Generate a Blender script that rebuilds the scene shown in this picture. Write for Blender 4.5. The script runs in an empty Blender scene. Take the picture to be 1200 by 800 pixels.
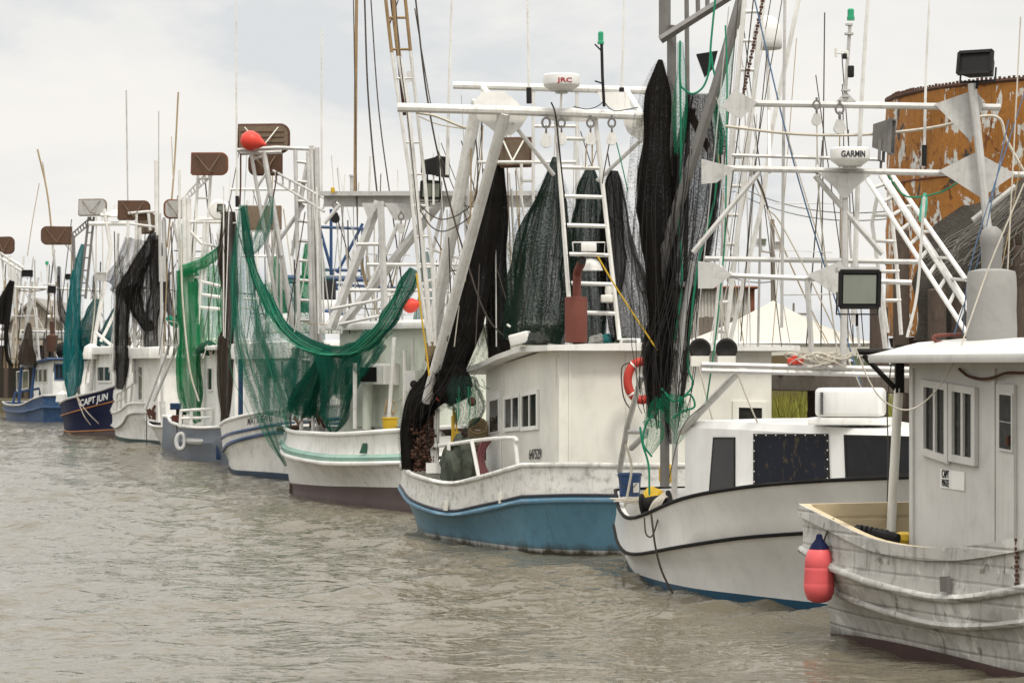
import bpy, bmesh, math, random
import numpy as np
from mathutils import Vector, Matrix, noise
random.seed(7)
sc = bpy.context.scene
COL = sc.collection
# ---------------------------------------------------------------- camera, sky, sun, exposure
H, F, HOR = 3.0, 3000.0, 430.0          # eye height above the water (m), focal length in photo pixels, horizon row
cd = bpy.data.cameras.new("camera"); cam = bpy.data.objects.new("camera", cd); COL.objects.link(cam)
cam.location = (0, 0, H); cam.rotation_euler = (math.radians(90), 0, 0)
cd.sensor_width = 36.0; cd.lens = 36.0*F/1200.0; cd.shift_y = (HOR-400.0)/1200.0
cd.clip_start = 0.5; cd.clip_end = 6000.0
cd.dof.use_dof = True; cd.dof.focus_distance = 39.0; cd.dof.aperture_fstop = 5.6
sc.camera = cam
SUN_EL, SUN_AZ = math.radians(57), math.radians(158)      # azimuth from +Y (away from the camera) towards +X
w = bpy.data.worlds.new("World"); sc.world = w; w.use_nodes = True
nt = w.node_tree; N = nt.nodes; Lk = nt.links; N.clear()
out = N.new("ShaderNodeOutputWorld"); bg = N.new("ShaderNodeBackground"); Lk.new(bg.outputs[0], out.inputs[0])
sky = N.new("ShaderNodeTexSky"); sky.sky_type = 'NISHITA'; sky.sun_disc = False
sky.sun_elevation = SUN_EL; sky.sun_rotation = SUN_AZ; sky.air_density = 1.4; sky.dust_density = 3.0
bg.inputs[1].default_value = 0.10
tc = N.new("ShaderNodeTexCoord"); sep = N.new("ShaderNodeSeparateXYZ"); Lk.new(tc.outputs["Generated"], sep.inputs[0])
def wmath(op, a, b=None, clamp=False):
    n = N.new("ShaderNodeMath"); n.operation = op; n.use_clamp = clamp
    for k, v in enumerate((a, b)):
        if v is None: continue
        if isinstance(v, (int, float)): n.inputs[k].default_value = v
        else: Lk.new(v, n.inputs[k])
    return n.outputs[0]
zc = wmath('ADD', wmath('MAXIMUM', sep.outputs[2], 0.0), 0.30)
cmb = N.new("ShaderNodeCombineXYZ")
Lk.new(wmath('DIVIDE', sep.outputs[0], zc), cmb.inputs[0]); Lk.new(wmath('DIVIDE', sep.outputs[1], zc), cmb.inputs[1])
cmb.inputs[2].default_value = 3.7
def wnoise(scale, detail, rough):
    n = N.new("ShaderNodeTexNoise"); n.inputs["Scale"].default_value = scale; n.inputs["Detail"].default_value = detail
    n.inputs["Roughness"].default_value = rough; n.inputs["Distortion"].default_value = 0.25; Lk.new(cmb.outputs[0], n.inputs["Vector"]); return n.outputs["Fac"]
n1 = wnoise(2.6, 8, 0.56); n2 = wnoise(1.5, 5, 0.55)
def wramp(v, stops):
    r = N.new("ShaderNodeValToRGB"); Lk.new(v, r.inputs[0]); e = r.color_ramp.elements
    e[0].position, e[0].color = stops[0][0], (*stops[0][1], 1); e[1].position, e[1].color = stops[1][0], (*stops[1][1], 1)
    for p, c in stops[2:]:
        q = e.new(p); q.color = (*c, 1)
    return r.outputs[0]
cloud = wramp(n1, [(0.37, (5.05, 5.2, 5.3)), (0.46, (5.95, 5.92, 5.78)), (0.60, (6.5, 6.32, 6.02))])       # veil of thin bright overcast, radiance before the 0.10 strength
cover = wmath('MULTIPLY', wmath('SUBTRACT', n2, 0.20), 4.5, True)
cover = wmath('MAXIMUM', cover, 0.72)
mx = N.new("ShaderNodeMix"); mx.data_type = 'RGBA'; Lk.new(cover, mx.inputs[0]); Lk.new(sky.outputs[0], mx.inputs[6]); Lk.new(cloud, mx.inputs[7])
zen = wmath('ADD', wmath('MULTIPLY', wmath('MAXIMUM', wmath('SUBTRACT', sep.outputs[2], 0.16), 0.0), 2.3), 1.0)   # an overcast sky is brighter overhead
vm = N.new("ShaderNodeVectorMath"); vm.operation = 'SCALE'; Lk.new(mx.outputs[2], vm.inputs[0]); Lk.new(zen, vm.inputs["Scale"])
Lk.new(vm.outputs[0], bg.inputs[0])
sd = bpy.data.lights.new("sun", 'SUN'); sd.energy = 1.5; sd.angle = math.radians(10); sd.color = (1.0, 0.94, 0.85)
sun = bpy.data.objects.new("sun", sd); COL.objects.link(sun); sun.location = (0, 0, 40)
sdir = Vector((math.sin(SUN_AZ)*math.cos(SUN_EL), math.cos(SUN_AZ)*math.cos(SUN_EL), math.sin(SUN_EL)))
sun.rotation_euler = sdir.to_track_quat('Z', 'Y').to_euler()
sc.view_settings.view_transform = 'Standard'; sc.view_settings.look = 'None'; sc.view_settings.gamma = 1; sc.view_settings.exposure = 0.53
sc.render.engine = 'CYCLES'; cy = sc.cycles
cy.max_bounces = 8; cy.transparent_max_bounces = 40; cy.diffuse_bounces = 3; cy.glossy_bounces = 3; cy.transmission_bounces = 4
cy.caustics_reflective = False; cy.caustics_refractive = False; cy.use_denoising = True; cy.sample_clamp_indirect = 4.0

# ---------------------------------------------------------------- placing helpers
def P(px, py, Y): return Vector(((px-600.0)/F*Y, Y, H-(py-HOR)/F*Y))
def W(px, py):    # a point of the waterline: where that line of sight meets the water
    Y = H*F/(py-HOR); return Vector(((px-600.0)/F*Y, Y, 0.0))
def hit(px, py, p0, n):   # where a line of sight meets a wall plane
    d = Vector(((px-600.0)/F, 1.0, -(py-HOR)/F)); o = Vector((0, 0, H))
    return o + d*((p0-o).dot(n)/d.dot(n))

# ---------------------------------------------------------------- materials
MATS = {}
def mat(name, col, rough=0.55, metal=0.0, dirt=0.25, dirtcol=(0.12, 0.09, 0.06), streak=0.0, streakcol=(0.16, 0.09, 0.045), scale=1.5, bump=0.0, bscale=25.0, spec=0.28, peel=None, planks=0.0, scum=0.0):
    if name in MATS: return MATS[name]
    m = bpy.data.materials.new(name); m.use_nodes = True; t = m.node_tree; n = t.nodes; l = t.links
    b = n["Principled BSDF"]; b.inputs["Roughness"].default_value = rough; b.inputs["Metallic"].default_value = metal
    b.inputs["Specular IOR Level"].default_value = spec
    tcn = n.new("ShaderNodeTexCoord")
    def noi(sc_, det=6, rg=0.6, vs=None, dist=0.0):
        q = n.new("ShaderNodeTexNoise"); q.inputs["Scale"].default_value = sc_; q.inputs["Detail"].default_value = det
        q.inputs["Roughness"].default_value = rg; q.inputs["Distortion"].default_value = dist
        src = tcn.outputs["Object"]
        if vs:
            mp = n.new("ShaderNodeMapping"); mp.inputs["Scale"].default_value = vs; l.new(src, mp.inputs[0]); src = mp.outputs[0]
        l.new(src, q.inputs["Vector"]); return q.outputs["Fac"]
    def ramp(v, a, c):
        r = n.new("ShaderNodeMapRange"); r.inputs[1].default_value = a; r.inputs[2].default_value = c; l.new(v, r.inputs[0]); return r.outputs[0]
    def mul(v, k):
        r = n.new("ShaderNodeMath"); r.operation = 'MULTIPLY'; l.new(v, r.inputs[0]); r.inputs[1].default_value = k; return r.outputs[0]
    def mix(f, a, c):
        x = n.new("ShaderNodeMix"); x.data_type = 'RGBA'; l.new(f, x.inputs[0])
        for k, v in ((6, a), (7, c)):
            if isinstance(v, tuple): x.inputs[k].default_value = (*v, 1)
            else: l.new(v, x.inputs[k])
        return x.outputs[2]
    dark = tuple(c*0.80 for c in col)
    c = mix(ramp(noi(scale*0.8, 4, 0.5), 0.3, 0.72), col, dark)
    if peel:
        for k, (pc, a, s) in enumerate(peel):
            c = mix(ramp(noi(s, 8, 0.62, (1, 1, 0.55), 0.6+0.3*k), a, a+0.02), c, pc)
    if dirt > 0:
        c = mix(mul(ramp(noi(scale*3.1, 9, 0.68), 0.50, 0.72), dirt), c, dirtcol)
    if streak > 0:
        c = mix(mul(ramp(noi(scale*2.0, 6, 0.6, (4, 4, 0.35)), 0.54, 0.72), streak), c, streakcol)
    if planks:
        ws = n.new("ShaderNodeTexWave"); ws.bands_direction = 'Z'; ws.inputs["Scale"].default_value = planks; ws.inputs["Distortion"].default_value = 0.25; l.new(tcn.outputs["Object"], ws.inputs["Vector"])
        sm = n.new("ShaderNodeMath"); sm.operation = 'MULTIPLY'; l.new(ramp(ws.outputs["Fac"], 0.07, 0.0), sm.inputs[0]); l.new(ramp(noi(2.3, 5, 0.6), 0.35, 0.65), sm.inputs[1]); c = mix(mul(sm.outputs[0], 0.75), c, tuple(k*0.35 for k in col))
    if scum:       # the dark slimy band a hull carries just above the water
        sp = n.new("ShaderNodeSeparateXYZ"); l.new(tcn.outputs["Object"], sp.inputs[0]); ad = n.new("ShaderNodeMath"); ad.operation = 'ADD'; l.new(sp.outputs[2], ad.inputs[0]); l.new(mul(noi(2.4, 6, 0.65, (1, 1, 0.3)), -0.42), ad.inputs[1])
        c = mix(ramp(ad.outputs[0], scum*0.3-0.14, -0.21), c, (0.045, 0.042, 0.030))
    l.new(c, b.inputs["Base Color"])
    if planks:
        pass
        wv = n.new("ShaderNodeTexWave"); wv.bands_direction = 'Z'; wv.inputs["Scale"].default_value = planks; wv.inputs["Distortion"].default_value = 0.25
        l.new(tcn.outputs["Object"], wv.inputs["Vector"])
        bp = n.new("ShaderNodeBump"); bp.inputs["Strength"].default_value = 0.5; bp.inputs["Distance"].default_value = 0.012
        l.new(ramp(wv.outputs["Fac"], 0.0, 0.12), bp.inputs["Height"]); l.new(bp.outputs[0], b.inputs["Normal"])
    elif bump > 0:
        bp = n.new("ShaderNodeBump"); bp.inputs["Strength"].default_value = bump; bp.inputs["Distance"].default_value = 0.02
        l.new(noi(bscale, 6, 0.6), bp.inputs["Height"]); l.new(bp.outputs[0], b.inputs["Normal"])
    MATS[name] = m; return m
def netmat(name, col, dens, trans=0.10, freq=26.0, grain=900.0):
    """netting: cords with holes between them, thicker where folds gather"""
    if name in MATS: return MATS[name]
    m = bpy.data.materials.new(name); m.use_nodes = True; t = m.node_tree; n = t.nodes; l = t.links; n.clear()
    o = n.new("ShaderNodeOutputMaterial"); tr = n.new("ShaderNodeBsdfTransparent"); df = n.new("ShaderNodeBsdfDiffuse"); tl = n.new("ShaderNodeBsdfTranslucent")
    uv = n.new("ShaderNodeUVMap")
    def noi(su, sv, det, rg):
        mp = n.new("ShaderNodeMapping"); mp.inputs["Scale"].default_value = (su, sv, 1); l.new(uv.outputs[0], mp.inputs[0])
        q = n.new("ShaderNodeTexNoise"); q.inputs["Scale"].default_value = 1.0; q.inputs["Detail"].default_value = det; q.inputs["Roughness"].default_value = rg
        q.inputs["Distortion"].default_value = 0.3; l.new(mp.outputs[0], q.inputs["Vector"]); return q.outputs["Fac"]
    a = noi(freq, 2.2, 6, 0.62); g = noi(grain*0.35, grain*0.35, 2, 0.7); g1 = noi(grain*0.085, grain*0.17, 3, 0.65)
    def mth(op, x, y, cl=False):
        q = n.new("ShaderNodeMath"); q.operation = op; q.use_clamp = cl
        for k, v in enumerate((x, y)):
            if isinstance(v, (int, float)): q.inputs[k].default_value = v
            else: l.new(v, q.inputs[k])
        return q.outputs[0]
    al = mth('ADD', mth('MULTIPLY', mth('SUBTRACT', a, 0.5), 1.5), dens)
    al = mth('ADD', al, mth('MULTIPLY', mth('SUBTRACT', g, 0.5), 1.6)); al = mth('ADD', al, mth('MULTIPLY', mth('SUBTRACT', g1, 0.5), 1.5), True)
    al = mth('MULTIPLY', al, 0.99)
    cm = n.new("ShaderNodeMix"); cm.data_type = 'RGBA'; l.new(noi(9, 5, 6, 0.65), cm.inputs[0])
    cm.inputs[6].default_value = (*[c*0.55 for c in col], 1); cm.inputs[7].default_value = (*[min(1, c*1.45) for c in col], 1)
    l.new(cm.outputs[2], df.inputs[0]); l.new(cm.outputs[2], tl.inputs[0])
    ms = n.new("ShaderNodeMixShader"); ms.inputs[0].default_value = trans; l.new(df.outputs[0], ms.inputs[1]); l.new(tl.outputs[0], ms.inputs[2])
    mm = n.new("ShaderNodeMixShader"); l.new(al, mm.inputs[0]); l.new(tr.outputs[0], mm.inputs[1]); l.new(ms.outputs[0], mm.inputs[2])
    l.new(mm.outputs[0], o.inputs[0]); MATS[name] = m; return m
HWHITE = mat("white hull paint", (0.72, 0.71, 0.67), 0.42, dirt=0.22, streak=0.45, streakcol=(0.24, 0.17, 0.10), scum=0.25)
WHITE = mat("white paint", (0.79, 0.78, 0.74), 0.42, dirt=0.14, streak=0.22)
WHITEC = mat("clean white gelcoat", (0.80, 0.79, 0.765), 0.3, dirt=0.06, streak=0.08)
CREAM = mat("cream paint", (0.74, 0.725, 0.655), 0.45, dirt=0.10, streak=0.12, streakcol=(0.35, 0.27, 0.17))
PALEGRN = mat("pale green white paint", (0.62, 0.65, 0.56), 0.55, dirt=0.18, streak=0.22)
OLDGREY = mat("weathered grey white planks", (0.46, 0.445, 0.415), 0.75, dirt=0.6, dirtcol=(0.17, 0.16, 0.145), streak=0.55, streakcol=(0.13, 0.11, 0.085), scale=1.7, planks=1.75, scum=0.3, peel=[((0.53, 0.52, 0.49), 0.56, 2.6), ((0.20, 0.18, 0.155), 0.63, 4.2)])
OLDWALL = mat("chalky grey white paint", (0.56, 0.548, 0.52), 0.7, dirt=0.14, streak=0.25, streakcol=(0.32, 0.29, 0.25))
MAROON = mat("maroon antifouling", (0.075, 0.045, 0.042), 0.7, dirt=0.5, dirtcol=(0.03, 0.028, 0.022), streak=0.3)
BROWNB = mat("brown bottom paint", (0.105, 0.075, 0.072), 0.6, dirt=0.4, dirtcol=(0.05, 0.04, 0.035))
BLUE = mat("sky blue hull paint", (0.11, 0.235, 0.315), 0.4, dirt=0.25, dirtcol=(0.06, 0.12, 0.17), streak=0.35, streakcol=(0.05, 0.07, 0.08), scum=0.3)
TEALB = mat("blue boot paint", (0.025, 0.085, 0.14), 0.45, dirt=0.4, dirtcol=(0.03, 0.05, 0.06))
NAVY = mat("navy hull paint", (0.008, 0.011, 0.042), 0.6, dirt=0.1, dirtcol=(0.05, 0.05, 0.06), spec=0.08)
SLATE = mat("slate blue hull paint", (0.085, 0.11, 0.145), 0.4, dirt=0.35, dirtcol=(0.25, 0.26, 0.27), streak=0.3, streakcol=(0.03, 0.04, 0.07))
BLUED = mat("worn blue hull paint", (0.025, 0.065, 0.15), 0.45, dirt=0.35, dirtcol=(0.20, 0.24, 0.28), streak=0.3, streakcol=(0.02, 0.04, 0.08))
BLUEM = mat("blue trim paint", (0.028, 0.065, 0.155), 0.4, dirt=0.2)
BLUEL = mat("light blue trim paint", (0.12, 0.25, 0.36), 0.45, dirt=0.3, dirtcol=(0.35, 0.35, 0.32), streak=0.2)
SCUFF = mat("scuffed white paint", (0.70, 0.69, 0.65), 0.5, dirt=0.75, dirtcol=(0.16, 0.15, 0.13), streak=0.35, streakcol=(0.18, 0.15, 0.11), scale=2.2)
NETCORD = mat("black cord", (0.020, 0.018, 0.017), 0.9, dirt=0)
BLACK = mat("black rubber", (0.012, 0.0115, 0.011), 0.6, dirt=0.2, dirtcol=(0.05, 0.045, 0.04), spec=0.12)
DARK = mat("dark plastic", (0.018, 0.017, 0.0165), 0.55, dirt=0.15, dirtcol=(0.06, 0.055, 0.05), spec=0.15)
ALU = mat("weathered aluminium", (0.54, 0.53, 0.51), 0.5, 0.2, dirt=0.35, dirtcol=(0.17, 0.15, 0.13), streak=0.3, streakcol=(0.2, 0.17, 0.14), scale=3)
ALUD = mat("dull dark aluminium", (0.20, 0.19, 0.18), 0.55, 0.3, dirt=0.4, dirtcol=(0.10, 0.08, 0.06), scale=3)
WPIPE = mat("white painted pipe", (0.72, 0.71, 0.68), 0.45, dirt=0.35, dirtcol=(0.32, 0.24, 0.16), streak=0.25, scale=3)
RUST = mat("rusty steel", (0.17, 0.065, 0.035), 0.85, dirt=0.5, dirtcol=(0.07, 0.03, 0.02), scale=4, bump=0.3)
RUSTD = mat("dark rusty steel", (0.085, 0.042, 0.028), 0.9, dirt=0.5, dirtcol=(0.03, 0.02, 0.015), scale=5, bump=0.3)
REDOX = mat("red oxide paint", (0.17, 0.055, 0.04), 0.75, dirt=0.3, dirtcol=(0.08, 0.035, 0.03), scale=3)
TANP = mat("tan varnish", (0.30, 0.20, 0.10), 0.6, dirt=0.5, dirtcol=(0.12, 0.06, 0.03), scale=4)
ROPE = mat("pale rope", (0.55, 0.51, 0.43), 0.9, dirt=0.3)
CABLE = mat("dark wire rope", (0.07, 0.058, 0.048), 0.6, dirt=0.3)
TANROPE = mat("tan rope", (0.38, 0.29, 0.17), 0.9, dirt=0.3)
YELLOW = mat("yellow", (0.62, 0.40, 0.03), 0.6, dirt=0.2)
BLUEROPE = mat("blue rope", (0.10, 0.17, 0.28), 0.9, dirt=0.2)
GREENROPE = mat("green rope", (0.02, 0.22, 0.12), 0.9, dirt=0.2)
REDP = mat("red buoy plastic", (0.62, 0.055, 0.035), 0.45, dirt=0.15)
CORAL = mat("faded coral vinyl", (0.63, 0.10, 0.105), 0.5, dirt=0.25, dirtcol=(0.40, 0.06, 0.07), scale=3)
ORANGE = mat("orange ring foam", (0.42, 0.038, 0.025), 0.55, dirt=0.15)
WOOD = mat("weathered timber", (0.20, 0.17, 0.14), 0.85, dirt=0.6, dirtcol=(0.07, 0.055, 0.045), streak=0.6, streakcol=(0.05, 0.04, 0.03), scale=3, bump=0.4)
WOODD = mat("dark wet timber", (0.085, 0.062, 0.048), 0.85, dirt=0.6, dirtcol=(0.03, 0.024, 0.02), streak=0.5, streakcol=(0.16, 0.13, 0.10), scale=3, bump=0.5)
DOORW = mat("brown door timber", (0.105, 0.058, 0.036), 0.8, dirt=0.5, dirtcol=(0.05, 0.03, 0.02), streak=0.4, streakcol=(0.05, 0.03, 0.02), scale=3)
DOORT = mat("grey brown door timber", (0.17, 0.125, 0.085), 0.8, dirt=0.5, dirtcol=(0.06, 0.04, 0.03), scale=3)
SILVER = mat("galvanised sheet", (0.50, 0.49, 0.47), 0.42, 0.5, dirt=0.3, dirtcol=(0.25, 0.23, 0.2))
PINE = mat("pale pine boards", (0.55, 0.45, 0.29), 0.7, dirt=0.2, planks=1.4)
GLASS = mat("dark window glass", (0.018, 0.0185, 0.017), 0.1, dirt=0.35, dirtcol=(0.085, 0.08, 0.06), spec=0.2, scale=2.5)
GLASSG = mat("green tinted glass", (0.015, 0.05, 0.043), 0.1, dirt=0.1, spec=0.6)
SCREEN = mat("black mesh window cover", (0.010, 0.012, 0.020), 0.7, dirt=0.0, peel=[((0.05, 0.038, 0.022), 0.59, 11.0)], scale=2, spec=0.2)
GREYGL = mat("grey smoked glass", (0.014, 0.015, 0.018), 0.2, dirt=0.1, spec=0.18)
CANVAS = mat("grey canvas wrap", (0.30, 0.295, 0.28), 0.9, dirt=0.35, dirtcol=(0.22, 0.20, 0.18), scale=3, bump=0.5, bscale=7)
def cloth(name, col, tr):
    m = bpy.data.materials.new(name); m.use_nodes = True; t = m.node_tree; n = t.nodes; l = t.links; n.clear(); o = n.new("ShaderNodeOutputMaterial"); a = n.new("ShaderNodeBsdfDiffuse"); b = n.new("ShaderNodeBsdfTranslucent"); ms = n.new("ShaderNodeMixShader")
    tx = n.new("ShaderNodeTexCoord"); q = n.new("ShaderNodeTexNoise"); q.inputs["Scale"].default_value = 0.7; q.inputs["Detail"].default_value = 5; l.new(tx.outputs["Object"], q.inputs["Vector"]); mx_ = n.new("ShaderNodeMix"); mx_.data_type = 'RGBA'; l.new(q.outputs["Fac"], mx_.inputs[0]); mx_.inputs[6].default_value = (*col, 1); mx_.inputs[7].default_value = (*[c*.85 for c in col], 1)
    l.new(mx_.outputs[2], a.inputs[0]); l.new(mx_.outputs[2], b.inputs[0]); ms.inputs[0].default_value = tr; l.new(a.outputs[0], ms.inputs[1]); l.new(b.outputs[0], ms.inputs[2]); l.new(ms.outputs[0], o.inputs[0]); return m
TENT = cloth("white tent vinyl", (0.82, 0.79, 0.72), 0.38)
TANKM = mat("orange rust peeling tank paint", (0.31, 0.13, 0.026), 0.8, dirt=0.55, dirtcol=(0.12, 0.042, 0.016), streak=0.6, streakcol=(0.10, 0.04, 0.02), scale=1.9, bump=0.9, bscale=5, peel=[((0.50, 0.50, 0.47), 0.552, 2.6), ((0.14, 0.05, 0.015), 0.60, 3.7), ((0.045, 0.04, 0.038), 0.635, 1.0)])
GREENP = mat("sea green paint", (0.22, 0.36, 0.30), 0.6, dirt=0.4, dirtcol=(0.45, 0.5, 0.45))
GREYD = mat("grey deck paint", (0.33, 0.32, 0.30), 0.75, dirt=0.5, dirtcol=(0.14, 0.12, 0.1))
SIDING = mat("taupe siding", (0.33, 0.29, 0.24), 0.8, dirt=0.15)
REDTXT = mat("red lettering", (0.40, 0.02, 0.03), 0.5, dirt=0)
DKTXT = mat("black lettering", (0.03, 0.03, 0.035), 0.6, dirt=0)
WHTXT = mat("white lettering", (0.72, 0.72, 0.70), 0.5, dirt=0.1)
BLTXT = mat("blue lettering", (0.04, 0.05, 0.22), 0.5, dirt=0)
GRNLENS = mat("green lens", (0.01, 0.30, 0.14), 0.15, dirt=0, spec=0.6)
LENS = mat("floodlight lens", (0.19, 0.21, 0.17), 0.12, dirt=0.2, spec=0.6)
BLKNET = netmat("black netting", (0.014, 0.0125, 0.0115), 1.0)
BLKNETT = netmat("thin black netting", (0.016, 0.0145, 0.0135), 0.55)
BLKNETF = netmat("fibrous black netting", (0.014, 0.0125, 0.0115), 0.70, freq=46)
BLKNETV = netmat("sparse black netting", (0.022, 0.020, 0.018), 0.28)
BRNNET = netmat("brown black netting", (0.05, 0.039, 0.031), 0.76)
DGRNNET = netmat("dark green netting", (0.014, 0.027, 0.020), 0.74)
GRNNET = netmat("sea green netting", (0.012, 0.10, 0.067), 0.66, 0.25, freq=40)
GRNNETT = netmat("thin sea green netting", (0.03, 0.18, 0.125), 0.27, 0.4)
GRNNETM = netmat("medium sea green netting", (0.020, 0.14, 0.10), 0.42, 0.35)
BGRNNET = netmat("bright green netting", (0.014, 0.20, 0.075), 0.58, 0.35)
BGRNNETT = netmat("thin bright green netting", (0.02, 0.26, 0.09), 0.36, 0.4)
TEALNET = netmat("teal netting", (0.012, 0.15, 0.16), 0.72, 0.3)
DTEALNET = netmat("dark teal netting", (0.012, 0.075, 0.075), 0.7, 0.3)

# ---------------------------------------------------------------- mesh builder
class MB:
    def __init__(s): s.v = []; s.f = []; s.m = []; s.uv = None; s.mats = None
    def add(s, verts, faces, mi=0):
        o = len(s.v); s.v += [Vector(v) for v in verts]
        for f in faces: s.f.append([i+o for i in f]); s.m.append(mi)
    def tube(s, pts, r, sides=7, r2=None, caps=True):
        pts = [Vector(p) for p in pts]; n = len(pts)
        if n < 2: return s
        T = []
        for i in range(n):
            a = pts[max(i-1, 0)]; b = pts[min(i+1, n-1)]; t = (b-a)
            T.append(t.normalized() if t.length > 1e-9 else Vector((0, 0, 1)))
        ref = Vector((0, 0, 1)) if abs(T[0].z) < 0.9 else Vector((1, 0, 0))
        u = T[0].cross(ref).normalized(); vs = []
        for i in range(n):
            u = (u-T[i]*u.dot(T[i])).normalized(); w_ = T[i].cross(u)
            rr = r if r2 is None else r+(r2-r)*i/(n-1)
            for k in range(sides):
                a = 2*math.pi*k/sides; vs.append(pts[i]+(u*math.cos(a)+w_*math.sin(a))*rr)
        fs = []
        for i in range(n-1):
            for k in range(sides):
                k2 = (k+1) % sides; fs.append([i*sides+k, i*sides+k2, (i+1)*sides+k2, (i+1)*sides+k])
        if caps: fs.append(list(range(sides))[::-1]); fs.append([(n-1)*sides+k for k in range(sides)])
        s.add(vs, fs); return s
    def box(s, c, sx, sy, sz, ax=(1, 0, 0), ay=None, bev=0.0):
        """box about c, its width sx along ax, depth sy along ay (level), height sz up"""
        c = Vector(c); ax = Vector(ax).normalized(); ay = Vector(ay).normalized() if ay else Vector((0, 0, 1)).cross(ax).normalized(); az = ax.cross(ay).normalized()
        if bev <= 0:
            vs = [c+ax*sx*i/2+ay*sy*j/2+az*sz*k/2 for k in (-1, 1) for j in (-1, 1) for i in (-1, 1)]
            s.add(vs, [[0, 2, 3, 1], [4, 5, 7, 6], [0, 1, 5, 4], [2, 6, 7, 3], [0, 4, 6, 2], [1, 3, 7, 5]])
        else:
            bm = bmesh.new(); bmesh.ops.create_cube(bm, size=1.0)
            for v in bm.verts: v.co = Vector((v.co.x*sx, v.co.y*sy, v.co.z*sz))
            bmesh.ops.bevel(bm, geom=bm.edges[:], offset=bev, segments=3, affect='EDGES', profile=0.5)
            M = Matrix((ax, ay, az)).transposed(); vs = [c+M @ v.co for v in bm.verts]; bm.verts.index_update()
            s.add(vs, [[v.index for v in f.verts] for f in bm.faces]); bm.free()
        return s
    def bar(s, a, b, wd, th, nrm):
        a, b = Vector(a), Vector(b); d = (b-a).normalized(); n = Vector(nrm); n = (n-d*n.dot(d)).normalized(); q = d.cross(n)
        vs = [p+q*wd*i/2+n*th*j/2 for p in (a, b) for i, j in ((-1, -1), (1, -1), (1, 1), (-1, 1))]
        s.add(vs, [[0, 1, 2, 3], [7, 6, 5, 4], [0, 4, 5, 1], [1, 5, 6, 2], [2, 6, 7, 3], [3, 7, 4, 0]]); return s
    def lathe(s, c, prof, seg=20, axis=(0, 0, 1), sx=1.0):
        """turned shape: prof is (radius, height) pairs along axis from c"""
        c = Vector(c); az = Vector(axis).normalized(); ref = Vector((1, 0, 0)) if abs(az.x) < 0.9 else Vector((0, 1, 0))
        ax = (ref-az*ref.dot(az)).normalized(); ay = az.cross(ax); vs = []
        for r, h in prof:
            for k in range(seg):
                a = 2*math.pi*k/seg; vs.append(c+ax*math.cos(a)*r*sx+ay*math.sin(a)*r+az*h)
        fs = []; n = len(prof)
        for i in range(n-1):
            for k in range(seg): fs.append([i*seg+k, i*seg+(k+1) % seg, (i+1)*seg+(k+1) % seg, (i+1)*seg+k])
        fs.append([k for k in range(seg)][::-1]); fs.append([(n-1)*seg+k for k in range(seg)]); s.add(vs, fs); return s
    def prism(s, poly, thick):
        """flat polygon (3-D points) given thickness along its normal"""
        poly = [Vector(p) for p in poly]; n = Vector((0, 0, 0))
        for i in range(len(poly)): n += poly[i].cross(poly[(i+1) % len(poly)])
        n.normalize(); k = len(poly); vs = [p-n*thick/2 for p in poly]+[p+n*thick/2 for p in poly]
        s.add(vs, [list(range(k))[::-1], list(range(k, 2*k))]+[[i, (i+1) % k, (i+1) % k+k, i+k] for i in range(k)]); return s
    def build(s, name, m, parent=None, smooth=True, angle=35):
        me = bpy.data.meshes.new(name); o = bpy.data.objects.new(name, me); COL.objects.link(o)
        off = Vector((0, 0, 0))
        if parent is not None:
            o.parent = parent; r = parent
            off = root_of(parent)
        else:
            xs = s.v; off = Vector((sum(v.x for v in xs)/len(xs), sum(v.y for v in xs)/len(xs), min(v.z for v in xs))); o.location = off
        me.from_pydata([tuple(v-off) for v in s.v], [], s.f)
        for q in (m if isinstance(m, (list, tuple)) else [m]): me.materials.append(q)
        if isinstance(m, (list, tuple)): me.polygons.foreach_set("material_index", s.m)
        if s.uv:
            ul = me.uv_layers.new(name="UVMap"); me.uv_layers.active = ul
            d = [c for li in me.loops for c in s.uv[li.vertex_index]] if not callable(s.uv) else None
            ul.data.foreach_set("uv", d)
        me.validate(clean_customdata=False)
        bm = bmesh.new(); bm.from_mesh(me); bmesh.ops.recalc_face_normals(bm, faces=bm.faces[:]); bm.to_mesh(me); bm.free()
        if smooth:
            me.shade_smooth(); me.set_sharp_from_angle(angle=math.radians(angle))
        return o
ROOTS = {}
def root_of(o):
    while o.parent: o = o.parent
    return o.location.copy()
def thing(name, label, cat, loc, group=None):
    o = bpy.data.objects.new(name, None); COL.objects.link(o); o.location = loc; o.empty_display_size = 0.2
    o["label"] = label; o["category"] = cat
    if group: o["group"] = group
    return o
def tag(o, label, cat, group=None):
    o["label"] = label; o["category"] = cat
    if group: o["group"] = group
    return o
def kind(o, k): o["kind"] = k; return o
def pw(px, Y): return px/F*Y            # photo pixels to metres at a distance
def lines(mb, segs, Y, wpx, sides=6):
    """pipes through photo points at distance Y (a point may carry its own distance as a third number)"""
    for s_ in segs:
        pts = [P(q[0], q[1], q[2] if len(q) > 2 else Y) for q in s_]
        mb.tube(pts, pw(wpx, Y)/2, sides)
    return mb
def sag(a, b, drop, n=10):
    return [a.lerp(b, i/n)-Vector((0, 0, drop*4*(i/n)*(1-i/n))) for i in range(n+1)]
def ladder(mb, a0, a1, b0, b1, n, r, rr=None, first=0.04, last=0.96):
    mb.tube([a0, a1], r); mb.tube([b0, b1], r)
    for i in range(n):
        t = first+(last-first)*i/max(1, n-1); mb.tube([a0.lerp(a1, t), b0.lerp(b1, t)], rr or r*0.8, 5)
    return mb
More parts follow.
